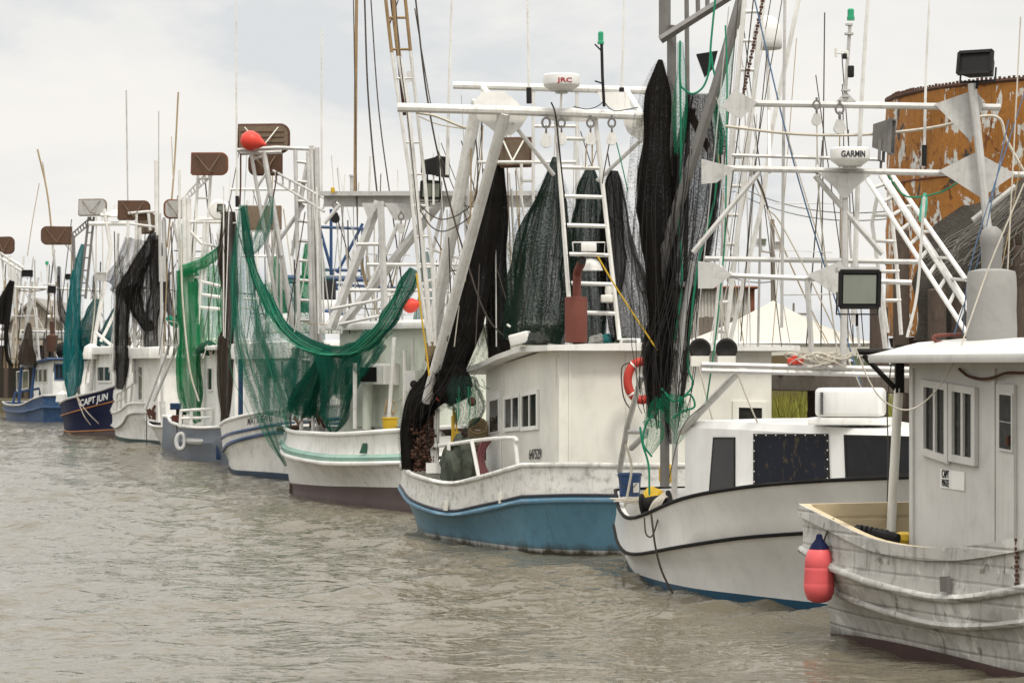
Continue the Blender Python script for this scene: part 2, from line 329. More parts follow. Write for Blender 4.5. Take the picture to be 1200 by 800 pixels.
def crom(pts, n):
    """smooth curve through points, n steps per span"""
    pts = [np.array(p, float) for p in pts]; o = []
    for i in range(len(pts)-1):
        p0 = pts[i-1] if i else 2*pts[0]-pts[1]; p1, p2 = pts[i], pts[i+1]; p3 = pts[i+2] if i+2 < len(pts) else 2*pts[-1]-pts[-2]
        for k in range(n):
            t = k/n; o.append(0.5*((2*p1)+(-p0+p2)*t+(2*p0-5*p1+4*p2-p3)*t*t+(-p0+3*p1-3*p2+p3)*t**3))
    o.append(pts[-1]); return o
def curve3(pts, n=6): return [Vector(q) for q in crom([tuple(p) for p in pts], n)]
# ---------------------------------------------------------------- setting: water and land
def nobj(name, v, f, m):
    me = bpy.data.meshes.new(name); me.vertices.add(len(v)); me.vertices.foreach_set("co", v.astype(np.float32).ravel())
    me.loops.add(f.size); me.loops.foreach_set("vertex_index", f.astype(np.int32).ravel())
    me.polygons.add(len(f)); me.polygons.foreach_set("loop_start", np.arange(0, f.size, f.shape[1], dtype=np.int32))
    me.materials.append(m); me.update(calc_edges=True); me.validate(); me.shade_smooth()
    o = bpy.data.objects.new(name, me); COL.objects.link(o); return o
def water():
    m = bpy.data.materials.new("muddy bayou water"); m.use_nodes = True; t = m.node_tree; n = t.nodes; l = t.links; b = n["Principled BSDF"]
    b.inputs["Base Color"].default_value = (0.121, 0.106, 0.076, 1); b.inputs["Roughness"].default_value = 0.06; b.inputs["IOR"].default_value = 1.33
    b.inputs["Specular IOR Level"].default_value = 0.5
    tcn = n.new("ShaderNodeTexCoord")
    def noi(s, det, vs):
        mp = n.new("ShaderNodeMapping"); mp.inputs["Scale"].default_value = vs; l.new(tcn.outputs["Object"], mp.inputs[0])
        q = n.new("ShaderNodeTexNoise"); q.inputs["Scale"].default_value = s; q.inputs["Detail"].default_value = det; q.inputs["Roughness"].default_value = 0.55
        q.inputs["Distortion"].default_value = 0.4; l.new(mp.outputs[0], q.inputs["Vector"]); return q.outputs["Fac"]
    b1 = n.new("ShaderNodeBump"); b1.inputs["Strength"].default_value = 1.0; b1.inputs["Distance"].default_value = 0.042; l.new(noi(5.5, 1.2, (0.75, 1.1, 1)), b1.inputs["Height"])
    b2 = n.new("ShaderNodeBump"); b2.inputs["Strength"].default_value = 1.0; b2.inputs["Distance"].default_value = 0.008; l.new(noi(17.0, 1, (0.8, 1.0, 1)), b2.inputs["Height"])
    l.new(b1.outputs[0], b2.inputs["Normal"]); l.new(b2.outputs[0], b.inputs["Normal"])
    rng = np.random.default_rng(6)
    ys = [-30.0, 5.0, 14.0]
    while ys[-1] < 185: ys.append(ys[-1]*(1.0031 if ys[-1] < 62 else 1.0058))
    ys += [260.0, 420.0]
    xs = np.concatenate([-np.geomspace(600, 50, 22), np.arange(-46, 16, 0.095), np.geomspace(17, 300, 16)])
    X, Y = np.meshgrid(xs, np.array(ys)); Z = np.zeros_like(X)
    for k in range(64):
        lam = 0.30*(2.4/0.30)**(rng.random()**1.2); th = math.radians(78)+rng.normal()*0.62
        kx, ky = math.cos(th)*2*math.pi/lam, math.sin(th)*2*math.pi/lam
        amp = 0.0053*lam**0.9; ph = rng.random()*6.28
        q = np.sin(kx*X+ky*Y+ph+0.8*np.sin(0.21*X+0.13*Y+k)); Z += amp*(q+0.6*q*q*q*q-0.2)
    mod = 0.9+0.5*np.sin(0.16*X+0.31*Y)*np.sin(0.23*X-0.11*Y+1.3)
    Z *= mod; Z[np.abs(X-(-15)) > 36] = 0; Z[Y < 10] = 0; Z[Y > 186] = 0
    v = np.stack([X, Y, Z], -1).reshape(-1, 3); R, C_ = X.shape
    i = np.arange(R*C_).reshape(R, C_); f = np.stack([i[:-1, :-1], i[:-1, 1:], i[1:, 1:], i[1:, :-1]], -1).reshape(-1, 4)
    kind(nobj("water", v, f, m), "structure")
water()
EDGE = lambda y: 8.4-0.258*(y-28.8)      # the bank runs past the moored boats
def land():
    m = mat("marsh ground", (0.12, 0.105, 0.06), 0.95, dirt=0.5, dirtcol=(0.06, 0.07, 0.025), scale=0.6)
    mb = MB(); pts = [(EDGE(y), y) for y in (-30, 0, 30, 60, 90, 120, 150, 166)]+[(-120, 172), (-900, 240)]
    far = [(900, -30), (900, 0), (900, 30), (900, 60), (900, 90), (900, 120), (900, 400), (900, 2500), (0, 3500), (-2500, 3500)]
    n = len(pts); v = [Vector((x, y, 0.9)) for x, y in pts]+[Vector((x, y, 0.9)) for x, y in far]+[Vector((x, y, -1.2)) for x, y in pts]
    mb.add(v, [[i, i+1, n+i+1, n+i] for i in range(n-1)]+[[2*n+i, 2*n+i+1, i+1, i] for i in range(n-1)])
    kind(mb.build("ground", m, smooth=False), "structure")
land()

# ---------------------------------------------------------------- boats: hulls
def hull(root, levels, bands, P0, d, start='tip', end='transom', sharp=(), dY=None, deck_z=0.7, inner=0.10, n=5, ext=(0.5, 0.8), rise=(0.0, 0.0), cap=None, capr=0.045, rubs=(), deckmat=None, insidemat=None):
    rubs0 = rubs
    """levels run from the waterline up; each is a row of photo points along the side one sees, put at the distance the waterline gives.
    The far side is the mirror image across the boat's own centre line (through P0 along d)."""
    d = Vector((d[0], d[1], 0)).normalized(); nn = Vector((0, 0, 1)).cross(d)*1.0
    if nn.x < 0: nn = -nn
    P0 = Vector((P0[0], P0[1], 0)); L = []
    Ys = [H*F/(q[1]-HOR) for q in levels[0]]; zr = None
    for li, lv in enumerate(levels):
        pts = [P(q[0], q[1], Ys[i]-(dY[li] if dY else 0.06*li)) for i, q in enumerate(lv)]
        segs = []; cur = [pts[0]]
        for i in range(1, len(pts)):
            cur.append(pts[i])
            if i in sharp: segs.append(cur); cur = [pts[i]]
        segs.append(cur); o = []
        for s_ in segs:
            c = [Vector(q) for q in crom([tuple(p) for p in s_], n)] if len(s_) > 1 else []
            o += c if not o else c[1:]
        for p in o:
            s_ = (p-P0).dot(nn)
            if s_ > -0.03: p -= nn*(s_+0.03)
        if start == 'tip':
            p = o[0]; s_ = (p-P0).dot(nn); e = ext[0]
            o = [p-nn*s_-d*e+Vector((0, 0, rise[0]*li/len(levels)))]+([p-nn*s_*0.5-d*e*0.75+Vector((0, 0, rise[0]*0.6*li/len(levels)))] if abs(s_) > 0.3 else [])+o
        if end == 'tip':
            p = o[-1]; s_ = (p-P0).dot(nn); e = ext[1]
            o = o+([p-nn*s_*0.5+d*e*0.75+Vector((0, 0, rise[1]*0.6*li/len(levels)))] if abs(s_) > 0.3 else [])+[p-nn*s_+d*e+Vector((0, 0, rise[1]*li/len(levels)))]
        L.append(o)
    low = [p+nn*0.18*(1 if (p-P0).dot(nn) < -0.3 else 0)-Vector((0, 0, 0.55+p.z)) for p in L[0]]
    LV = list(L); L = [low]+L; S = len(L[0])
    mir = lambda p: p-nn*2*(p-P0).dot(nn)
    mb = MB(); v = []; f = []
    for l_ in L: v += l_
    for l_ in L: v += [mir(p) for p in l_]
    bands = list(bands); k = 1
    while k < len(L)-1:          # tall bands are rounded with extra rows
        hgt = max(L[k+1][i].z-L[k][i].z for i in range(S))
        if hgt > 0.45:
            rows = [[L[k][i].lerp(L[k+1][i], t) + nn*0.10*hgt*4*t*(1-t)*(0.5 if abs((L[k][i]-P0).dot(nn)) > 0.3 else 0) for i in range(S)] for t in (0.33, 0.67)]
            L[k+1:k+1] = rows; bands[k-1:k] = [bands[k-1]]*3; k += 3
        else: k += 1
    mb = MB(); v = []; f = []
    for l_ in L: v += l_
    for l_ in L: v += [mir(p) for p in l_]
    nl = len(L); idx = lambda li, i, side: side*nl*S+li*S+i
    mats = []; bi = []
    for li in range(nl-1):
        b_ = bands[max(0, li-1)]
        if b_ not in mats: mats.append(b_)
        for i in range(S-1):
            for side in (0, 1):
                f.append([idx(li, i, side), idx(li, i+1, side), idx(li+1, i+1, side), idx(li+1, i, side)]); bi.append(mats.index(b_))
        for i in (0, S-1):
            f.append([idx(li, i, 0), idx(li, i, 1), idx(li+1, i, 1), idx(li+1, i, 0)]); bi.append(mats.index(b_))
    mb.add(v, f); mb.m = bi
    ho = mb.build("hull", mats, root, angle=30)
    rail = L[-1]; ri = []
    for p in rail:
        s_ = (p-P0).dot(nn); q = p+nn*min(inner, max(0.0, -s_-0.015)); ri.append(q)
    if start == 'transom' or start == 'tip': ri[0] = ri[0]+d*inner
    ri[-1] = ri[-1]-d*inner
    dk = MB(); dz = []
    for i in range(S):
        zt = min(deck_z, ri[i].z-0.12); p = L[1][i]
        for k in range(1, len(L)-1):
            a_, b_ = L[k][i], L[k+1][i]
            if a_.z <= zt <= b_.z: p = a_.lerp(b_, (zt-a_.z)/max(1e-6, b_.z-a_.z)); break
        s_ = (p-P0).dot(nn); q = p+nn*min(inner, max(0.0, -s_-0.012)); q = Vector((q.x, q.y, zt))
        if i == 0: q += d*inner
        if i == S-1: q -= d*inner
        dz.append(q)
    rows = [rail, ri, dz, [mir(q) for q in dz], [mir(q) for q in ri], [mir(p) for p in rail]]
    vv = [q for r in rows for q in r]; ff = []; mm = []
    for k in range(5):
        for i in range(S-1): ff.append([k*S+i, k*S+i+1, (k+1)*S+i+1, (k+1)*S+i]); mm.append(0 if k == 2 else 1)
    for e in (0, S-1): ff.append([1*S+e, 2*S+e, 3*S+e, 4*S+e]); mm.append(1); ff.append([e, S+e, 4*S+e, 5*S+e]); mm.append(1)
    dk.add(vv, ff); dk.m = mm; dk.build("deck", [deckmat or GREYD, insidemat or bands[-1]], root, smooth=False)
    if cap:
        c = MB(); loop = [p.copy() for p in rail]+[mir(p) for p in rail][::-1]
        loop = [p for i, p in enumerate(loop) if i == 0 or (p-loop[i-1]).length > 0.02]
        c.tube([p+Vector((0, 0, 0.012)) for p in loop]+[loop[0]+Vector((0, 0, 0.012))], capr, 6); c.build("cap_rail", cap, root, angle=60)
    for li, m_, r_ in rubs:
        c = MB(); lv = LV[li]
        c.tube([p-nn*0.01 for p in lv], r_, 6); c.tube([mir(p-nn*0.01) for p in lv], r_, 6)
        if start == 'transom': c.tube([lv[0], mir(lv[0])], r_, 6)
        c.build("rub_rail", m_, root, angle=60)
    return dict(L=[low]+LV, mir=mir, d=d, n=nn, P0=P0, rail=rail)

# ---------------------------------------------------------------- cabins, windows, doors
def gp(px, Y): return Vector(((px-600.0)/F*Y, Y, 0))
def prismwall(root, poly, z0, z1, m, name="cabin"):
    """walls on a ground outline; z1 may be one height or one per corner"""
    k = len(poly); zs = z1 if isinstance(z1, (list, tuple)) else [z1]*k; mb = MB()
    v = [Vector((p[0], p[1], z0)) for p in poly]+[Vector((p[0], p[1], zs[i])) for i, p in enumerate(poly)]
    mb.add(v, [list(range(k))[::-1], list(range(k, 2*k))]+[[i, (i+1) % k, (i+1) % k+k, i+k] for i in range(k)])
    return mb.build(name, m, root, smooth=False)
def roofslab(root, poly, zs, th, m, name="roof", camber=0.0, split=1):
    """slab over an outline (corner heights zs), edges rounded a little, arched across by camber"""
    k = len(poly); top = [Vector((p[0], p[1], zs[i])) for i, p in enumerate(poly)]; c = sum(top, Vector())/k+Vector((0, 0, camber))
    mb = MB(); v = []; rings = [(1.0, -th), (1.012, -th*0.5), (1.0, 0.0), (0.96, 0.012)]
    cc = sum(top, Vector())/k
    for s_, dz in rings: v += [cc+(p-cc)*s_+Vector((0, 0, dz)) for p in top]
    for s_, q in ((0.6, 0.72), (0.25, 0.95)): v += [cc+(p-cc)*s_+Vector((0, 0, camber*q+0.012)) for p in top]
    v.append(c+Vector((0, 0, 0.012))); R = len(rings)+2; f = [list(range(k))[::-1]]
    for r in range(R-1):
        for i in range(k): f.append([r*k+i, r*k+(i+1) % k, (r+1)*k+(i+1) % k, (r+1)*k+i])
    for i in range(k): f.append([(R-1)*k+i, (R-1)*k+(i+1) % k, R*k])
    mb.add(v, f); return mb.build(name, m, root, angle=50)
def wallplane(a, b):
    a = Vector((a[0], a[1], 0)); b = Vector((b[0], b[1], 0)); n = (b-a).cross(Vector((0, 0, 1))).normalized()
    if n.dot(Vector((0, 0, 0))-a) < 0: n = -n
    return a, n
def window(root, plane, q, fm, gm=None, fw=0.05, th=0.035, bars=0, name="window", hbars=0):
    """frame and pane fixed on a wall; q holds the four outer corners in the photo (tl, tr, br, bl)"""
    p0, n = plane; C = [hit(x, y, p0, n) for x, y in q]; mb = MB(); e = n*th/2
    cen = sum(C, Vector())/4
    I = []
    for k in range(4):
        p = C[k]; a = (C[(k+1) % 4]-p).normalized(); b = (C[(k-1) % 4]-p).normalized(); I.append(p+(a+b)*fw)
    off = [n*0.003, n*th]
    v = [p+off[0] for p in C]+[p+off[1] for p in C]+[p+off[1] for p in I]+[p+off[0] for p in I]
    f = []
    for k in range(4):
        j = (k+1) % 4; f += [[k, j, 4+j, 4+k], [4+k, 4+j, 8+j, 8+k], [8+k, 8+j, 12+j, 12+k]]
    mb.add(v, f)
    for k in range(bars):
        t = (k+1)/(bars+1); mb.bar(I[0].lerp(I[1], t)+e, I[3].lerp(I[2], t)+e, fw*0.55, th*0.8, n)
    for k in range(hbars):
        t = (k+1)/(hbars+1); mb.bar(I[0].lerp(I[3], t)+e, I[1].lerp(I[2], t)+e, fw*0.5, th*0.7, n)
    fo = mb.build(name, fm, root, smooth=False)
    if gm:
        g = MB(); g.prism([p+n*0.011 for p in I], 0.012); g.build("pane", gm, fo, smooth=False)
    return fo
def panel(root, plane, q, m, th=0.03, name="door", parent=None):
    p0, n = plane; C = [hit(x, y, p0, n)+n*(th/2+0.003) for x, y in q]
    mb = MB(); mb.prism(C, th); return mb.build(name, m, parent or root, smooth=False)
def lettering(parent, s, bl, br, up, nrm, m, fit=1.0, bold=True, h=None, name="lettering"):
    """words lying on a surface, from bl to br, letters rising along up"""
    cu = bpy.data.curves.new(name, 'FONT'); cu.body = s; cu.size = 1.0; cu.extrude = 0.003; cu.offset = 0.018 if bold else 0.0
    o = bpy.data.objects.new(name, cu); COL.objects.link(o); bpy.context.view_layer.update()
    wd = max(o.dimensions.x, 1e-3); hh = max(o.dimensions.y, 1e-3)
    u = (br-bl); L_ = u.length; u = u.normalized(); n = (nrm-u*nrm.dot(u)).normalized(); upv = (up-n*up.dot(n)); H_ = h or upv.length
    upv = upv.normalized()
    M = Matrix(((u.x, upv.x, n.x, 0), (u.y, upv.y, n.y, 0), (u.z, upv.z, n.z, 0), (0, 0, 0, 1)))
    M = M @ Matrix.Diagonal((L_*fit/wd, H_/hh, 1, 1)); r = root_of(parent); M.translation = bl-r
    me = bpy.data.meshes.new_from_object(o.evaluated_get(bpy.context.evaluated_depsgraph_get())); bpy.data.objects.remove(o)
    me.transform(M); me.materials.clear(); me.materials.append(m)
    q = bpy.data.objects.new(name, me); COL.objects.link(q); q.parent = parent; return q

# ---------------------------------------------------------------- nets
def netpiece(mb, path, depth=0.55, seg=40, pleats=9, amp=0.13, n=7, seed=1, flare=0.0, uvs=1.0):
    """gathered netting hung along a path of photo points (x, y, distance, width): a pleated, uneven sleeve"""
    rnd = random.Random(seed); ph = [rnd.random()*6.28 for _ in range(6)]
    ctr = crom([(*P(q[0], q[1], q[2]), pw(q[3], q[2])/2) for q in path], n); pts = [Vector(q[:3]) for q in ctr]; rad = [max(0.012, q[3]) for q in ctr]
    K = len(pts); base = len(mb.v); ln = 0.0; Yd = Vector((0, 1, 0)); vs = []; uv = []
    for i in range(K):
        t = (pts[min(i+1, K-1)]-pts[max(i-1, 0)]).normalized()
        if i: ln += (pts[i]-pts[i-1]).length
        lat = Yd.cross(t); lat = lat.normalized() if lat.length > 0.15 else Vector((1, 0, 0)); dp = t.cross(lat).normalized()
        s_ = i/(K-1)
        for k in range(seg+1):
            a = 2*math.pi*k/seg
            lo = 0.16*noise.noise(Vector((math.cos(a)*0.9+seed*3.1, math.sin(a)*0.9, ln*1.1)))+0.07*noise.noise(Vector((math.cos(a)*3+seed, math.sin(a)*3, ln*4)))
            w_ = 1+lo+amp*math.sin(pleats*a+ph[0]+1.5*math.sin(3*s_+ph[1]))+amp*0.6*math.sin((pleats*2+3)*a+ph[2]+4*s_)+0.07*math.sin(2*a+ph[3]+9*s_)+0.05*math.sin(23*s_+3*a+ph[4])
            vs.append(pts[i]+(lat*math.cos(a)+dp*math.sin(a)*depth)*rad[i]*w_)
            uv.append((k/seg*uvs+seed*0.37, ln*0.25))
    fs = [[i*(seg+1)+k, i*(seg+1)+k+1, (i+1)*(seg+1)+k+1, (i+1)*(seg+1)+k] for i in range(K-1) for k in range(seg)]
    mb.add(vs, fs); mb.uv = (mb.uv or [])+uv
def strands(mb, path, count, r, seed=3, spread=1.0, sway=0.10, loose=0.25, sides=4):
    """loose cords and hem lines that follow the same path"""
    rnd = random.Random(seed); ctr = crom([(*P(q[0], q[1], q[2]), pw(q[3], q[2])/2) for q in path], 5)
    for c in range(count):
        o = rnd.uniform(-1, 1)*spread; dpt = rnd.uniform(-0.5, 0.5); a, b = sorted((rnd.uniform(0, loose), 1-rnd.uniform(0, loose)))
        pts = []
        for i, q in enumerate(ctr):
            s_ = i/(len(ctr)-1)
            if s_ < a or s_ > b: continue
            wv = o+sway*math.sin(7*s_+c)+sway*0.6*math.sin(17*s_+2*c)
            pts.append(Vector((q[0]+wv*q[3], q[1]+dpt*q[3]-0.02, q[2])))
        if len(pts) > 2:
            k = len(mb.v); mb.tube(pts, r, sides)
            if mb.uv is not None: mb.uv += [(0, 0)]*(len(mb.v)-k)
def net(name, label, m, pieces, group=None, cords=None, cordmat=None, cat="fishing net", fuzz=1.18, **kw):
    mb = MB()
    for i, pc in enumerate(pieces):
        path, opt = (pc if isinstance(pc, tuple) else (pc, {})); o = dict(kw); o.update(opt); o.setdefault('seed', i+1); netpiece(mb, path, **o)
    ob = mb.build(name, m, None, angle=180); tag(ob, label, cat, group)
    if m in FUZZ and fuzz:
        fz = MB()
        for i, pc in enumerate(pieces):
            path, opt = (pc if isinstance(pc, tuple) else (pc, {})); netpiece(fz, [(q[0], q[1]+1.5, q[2], q[3]*fuzz+2) for q in path], amp=0.20, seed=i+31, pleats=7)
        fz.build("loose_mesh", FUZZ[m], ob, angle=180)
    if cords:
        c = MB()
        for pth, cnt, r, sd in cords: strands(c, pth, max(3, cnt//2), r*0.6, sd)
        root = ob; off = ob.location.copy()
        q = c.build("net_cord", cordmat or NETCORD, ob)
    return ob
FUZZ = {BLKNETF: netmat("loose black fringe", (0.02, 0.018, 0.016), 0.10), BLKNET: netmat("loose black mesh", (0.02, 0.018, 0.016), 0.02), BLKNETT: MATS["loose black mesh"], BRNNET: netmat("loose brown mesh", (0.05, 0.04, 0.03), 0.02), DGRNNET: netmat("loose dark green mesh", (0.02, 0.04, 0.03), 0.0), GRNNET: netmat("loose green mesh", (0.016, 0.15, 0.10), -0.05, 0.3), BGRNNET: netmat("loose bright green mesh", (0.02, 0.25, 0.09), -0.05, 0.3), TEALNET: netmat("loose teal mesh", (0.012, 0.16, 0.17), -0.1, 0.3)}
NETS = "fishing nets hung up to dry from the rigging"
DOORS = "trawl doors carried high on the outriggers"

# ---------------------------------------------------------------- fittings
def trawldoor(label, q, Y, m, rim=None, brace=None, rounded='right', th=0.09, slats=0, yaw=0.0, bm=None):
    """board with one rounded end, edge rim and bridle brace; q = left, top, right, bottom in the photo"""
    x0, y0, x1, y1 = q; a = P(x0, y1, Y); b = P(x1, y0, Y); wd, hg = b.x-a.x, b.z-a.z; r = min(wd, hg)*0.30
    out = []; seg = 6
    def corner(cx, cz, a0): return [(cx+r*math.cos(math.radians(a0+90*k/seg)), cz+r*math.sin(math.radians(a0+90*k/seg))) for k in range(seg+1)]
    if rounded == 'right': out = [(0, 0)]+corner(wd-r, r, -90)+corner(wd-r, hg-r, 0)+[(0, hg)]
    elif rounded == 'left': out = corner(r, r, 180)+[(wd, 0), (wd, hg)]+corner(r, hg-r, 90); out = out[:seg+1]+[(wd, 0), (wd, hg)]+corner(r, hg-r, 90)
    else: out = [(0, 0), (wd, 0), (wd, hg), (0, hg)]
    loc = Vector((a.x+wd/2, Y, a.z)); t = thing("trawl_door", label, "trawl door", loc, DOORS); t.rotation_euler.z = yaw
    base = Vector((a.x, Y, a.z))
    mb = MB(); mb.prism([base+Vector((u, 0, v)) for u, v in out], th)
    for k in range(slats):
        z = hg*(k+1)/(slats+1); mb.box(base+Vector((wd*0.48, -th/2-0.012, z)), wd*0.88, 0.024, hg*0.45/(slats+1))
    mb.build("board", m, t, smooth=False)
    rm = MB(); lp = [base+Vector((u, 0, v)) for u, v in out]; rm.tube(lp+[lp[0]], th*0.55, 6); rm.build("edge_rim", rim or RUSTD, t)
    br = MB(); c = base+Vector((wd*0.5, -0.30, hg*0.12))
    for u, v in ((wd*0.12, hg*0.92), (wd*0.80, hg*0.92), (wd*0.62, hg*0.10)): br.tube([base+Vector((u, -th/2, v)), c], 0.016, 6)
    br.build("bridle_brace", brace or DOORT, t)
    return t
def floodlight(root, px, py, Y, wpx, hpx, yaw=0.0, tilt=0.15, m=None, lens=True, face=1, dpx=None):
    """lamp housing with hood, lens and bracket; face 1 shows its lens to the open water, -1 its back"""
    c = P(px, py, Y); w_, h_ = pw(wpx, Y), pw(hpx, Y); d_ = pw(dpx, Y) if dpx else w_*0.6
    ax = Vector((math.cos(yaw), math.sin(yaw), 0)); fw = Vector((math.sin(yaw), -math.cos(yaw), 0))*face
    fw = (fw*math.cos(tilt)-Vector((0, 0, math.sin(tilt)))).normalized(); up = ax.cross(fw)*-1
    if up.z < 0: up = -up
    mb = MB()
    fr = [c+fw*d_/2+ax*w_/2*i+up*h_/2*j for i, j in ((-1, -1), (1, -1), (1, 1), (-1, 1))]; bk = [c-fw*d_/2+ax*w_/2*i*0.72+up*h_/2*j*0.68 for i, j in ((-1, -1), (1, -1), (1, 1), (-1, 1))]
    mb.add(fr+bk, [[0, 1, 2, 3], [7, 6, 5, 4], [0, 4, 5, 1], [1, 5, 6, 2], [2, 6, 7, 3], [3, 7, 4, 0]])
    for k in range(4): mb.bar(fr[k]+fw*0.012, fr[(k+1) % 4]+fw*0.012, w_*0.09, 0.045, fw)
    mb.bar(c-ax*w_*0.53-up*h_*0.1, c-ax*w_*0.53-up*h_*0.72, 0.04, 0.012, ax); mb.bar(c+ax*w_*0.53-up*h_*0.1, c+ax*w_*0.53-up*h_*0.72, 0.04, 0.012, ax)
    mb.bar(c-ax*w_*0.54-up*h_*0.72, c+ax*w_*0.54-up*h_*0.72, 0.05, 0.014, up); mb.tube([c-up*h_*0.7, c-up*h_*1.05], 0.018)
    o = mb.build("floodlight", m or DARK, root, smooth=False)
    if lens:
        g = MB(); g.prism([c+fw*(d_/2+0.014)+ax*w_*0.42*i+up*h_*0.40*j for i, j in ((-1, -1), (1, -1), (1, 1), (-1, 1))], 0.006); g.build("lens", LENS, o, smooth=False)
    return o
def radar(root, px, py, Y, wpx, hpx, text, tm, fit=0.55, off=0.0):
    c = P(px, py+hpx/2, Y); r = pw(wpx, Y)/2; h = pw(hpx, Y); mb = MB()
    mb.lathe(c, [(r*0.60, 0), (r*0.95, h*0.28), (r*0.99, h*0.36), (r, h*0.42), (r, h*0.90), (r*0.985, h*0.96), (r*0.94, h*1.0), (r*0.4, h*1.02), (0.01, h*1.02)], 40)
    o = mb.build("radar_dome", WHITEC, root, angle=50)
    b = MB(); b.lathe(c+Vector((0, 0, -h*0.16)), [(r*0.34, 0), (r*0.34, h*0.1), (r*0.62, h*0.14), (r*0.62, h*0.2)], 20); b.build("base", ALU, o)
    if text:
        f_ = fit; lo = lettering(o, text, c+Vector((-f_*r+off*r, -r, h*0.43)), c+Vector((f_*r+off*r, -r, h*0.43)), Vector((0, 0, h*0.36)), Vector((0, -1, 0)), tm, h=h*0.36)
        rc = root_of(o); cx, cy_ = c.x-rc.x, c.y-rc.y
        for v in lo.data.vertices:        # wrap the flat word round the drum
            a_ = (v.co.x-cx)/r; dp = (cy_-r)-v.co.y; v.co.x = cx+math.sin(a_)*(r+0.004+dp); v.co.y = cy_-math.cos(a_)*(r+0.004+dp)
    return o
def antenna(root, pts, Y, wpx, m=None, fitting=True):
    mb = MB(); q = [P(x, y, Y) for x, y in pts]; r = pw(wpx, Y)/2; mb.tube(q, r, 6, r2=r*0.55)
    o = mb.build("antenna", m or WPIPE, root)
    if fitting:
        f_ = MB(); d = (q[1]-q[0]).normalized(); f_.tube([q[0]-d*0.05, q[0]+d*0.22], r*1.5, 8); f_.build("mount", DARK, o)
    return o
def block(root, px, py, Y, h=22, m=None, wire=True, name="pulley_block"):
    """shackle, cheek plates and sheave"""
    t = P(px, py, Y); s = pw(h, Y); mb = MB()
    ring = [t+Vector((math.cos(a)*s*0.13, 0, -s*0.16+math.sin(a)*s*0.16)) for a in [2*math.pi*k/12 for k in range(13)]]; mb.tube(ring, s*0.04, 5)
    mb.tube([t+Vector((0, 0, s*0.12)), t-Vector((0, 0, s*0.02))], s*0.05, 6)
    ring = [t+Vector((0, math.cos(a)*s*0.10, -s*0.40+math.sin(a)*s*0.14)) for a in [2*math.pi*k/12 for k in range(13)]]; mb.tube(ring, s*0.035, 5)
    sh = mb; mb = MB()
    for dy in (-0.07, 0.07):
        c = t+Vector((0, dy*s, -s*0.78)); mb.prism([c+Vector((math.cos(a)*s*0.20, 0, math.sin(a)*s*0.20-(0.0))) if math.sin(a) < 0.3 else c+Vector((math.cos(a)*s*0.10, 0, s*0.28)) for a in [2*math.pi*k/16 for k in range(16)]], s*0.03)
    o = mb.build(name, m or WPIPE, root, angle=40); sh.build("shackle", ALUD, o)
    g = MB(); g.lathe(t+Vector((0, -s*0.05, -s*0.82)), [(s*0.16, 0), (s*0.12, s*0.05), (s*0.16, s*0.10)], 14, axis=(0, 1, 0)); g.build("sheave", DARK, o)
    return o
def deckrail(root, ptsbase, h, m, r=0.022, posts=None):
    mb = MB(); top = [p+Vector((0, 0, h)) for p in ptsbase]; mb.tube(top, r, 7)
    for i in (posts or range(len(ptsbase))): mb.tube([ptsbase[i], top[i]], r, 6)
    return mb.build("deck_rail", m, root)
def clutter(root, x0, x1, y0, y1, Y, n, seed, heavy=0.3):
    """the stays, halyards and light spreaders that thicken a trawler's rig"""
    rnd = random.Random(seed)
    for k in range(n):
        t = rnd.random(); yd = Y+rnd.uniform(-.6, .6)
        if t < 0.66: xa = rnd.uniform(x0, x1); h_ = rnd.uniform(.35, 1)*(y1-y0); s_ = [(xa, y1-h_, yd), (xa+rnd.gauss(0, .08)*h_, y1+6, yd+rnd.uniform(-.5, .5))]
        elif t < 0.88: xa = rnd.uniform(x0, x1); L_ = rnd.uniform(.4, .8)*(y1-y0); sg = rnd.choice((-1, 1)); s_ = [(xa, y1-L_, yd), (min(max(xa+sg*L_*rnd.uniform(.3, .7), x0), x1), y1+4, yd)]
        else: ya = rnd.uniform(y0+.4*(y1-y0), y1); xa = rnd.uniform(x0, x1-.5*(x1-x0)); s_ = [(xa, ya, yd), (xa+rnd.uniform(.35, .6)*(x1-x0), ya+rnd.uniform(-2, 3), yd)]
        m_ = rnd.choice((WPIPE, WPIPE, ALU, CABLE, CABLE, TANROPE, ROPE)); w_ = rnd.uniform(2.2, 3.6) if (t < .66 and m_ in (WPIPE, ALU) and rnd.random() < heavy+.2) else rnd.uniform(1.0, 1.8)
        mb = MB(); a, b = P(*s_[0]), P(*s_[1]); mb.tube([a, b] if m_ in (WPIPE, ALU) else sag(a, b, rnd.uniform(0, .12), 8), pw(w_, Y)/2, 6); mb.build("spar" if w_ > 2.2 else "stay", m_, root)
BOATS = "fishing boats moored in a row along the bank"
def addrope(root, pts, Y, wpx, m, name="rope", n=8, smooth=True):
    q = [P(p[0], p[1], p[2] if len(p) > 2 else Y) for p in pts]
    if smooth and len(q) > 2: q = curve3(q, n)
    mb = MB(); mb.tube(q, pw(wpx*(0.72 if wpx < 3.6 else 0.9), Y)/2, 5); return mb.build(name, m, root)
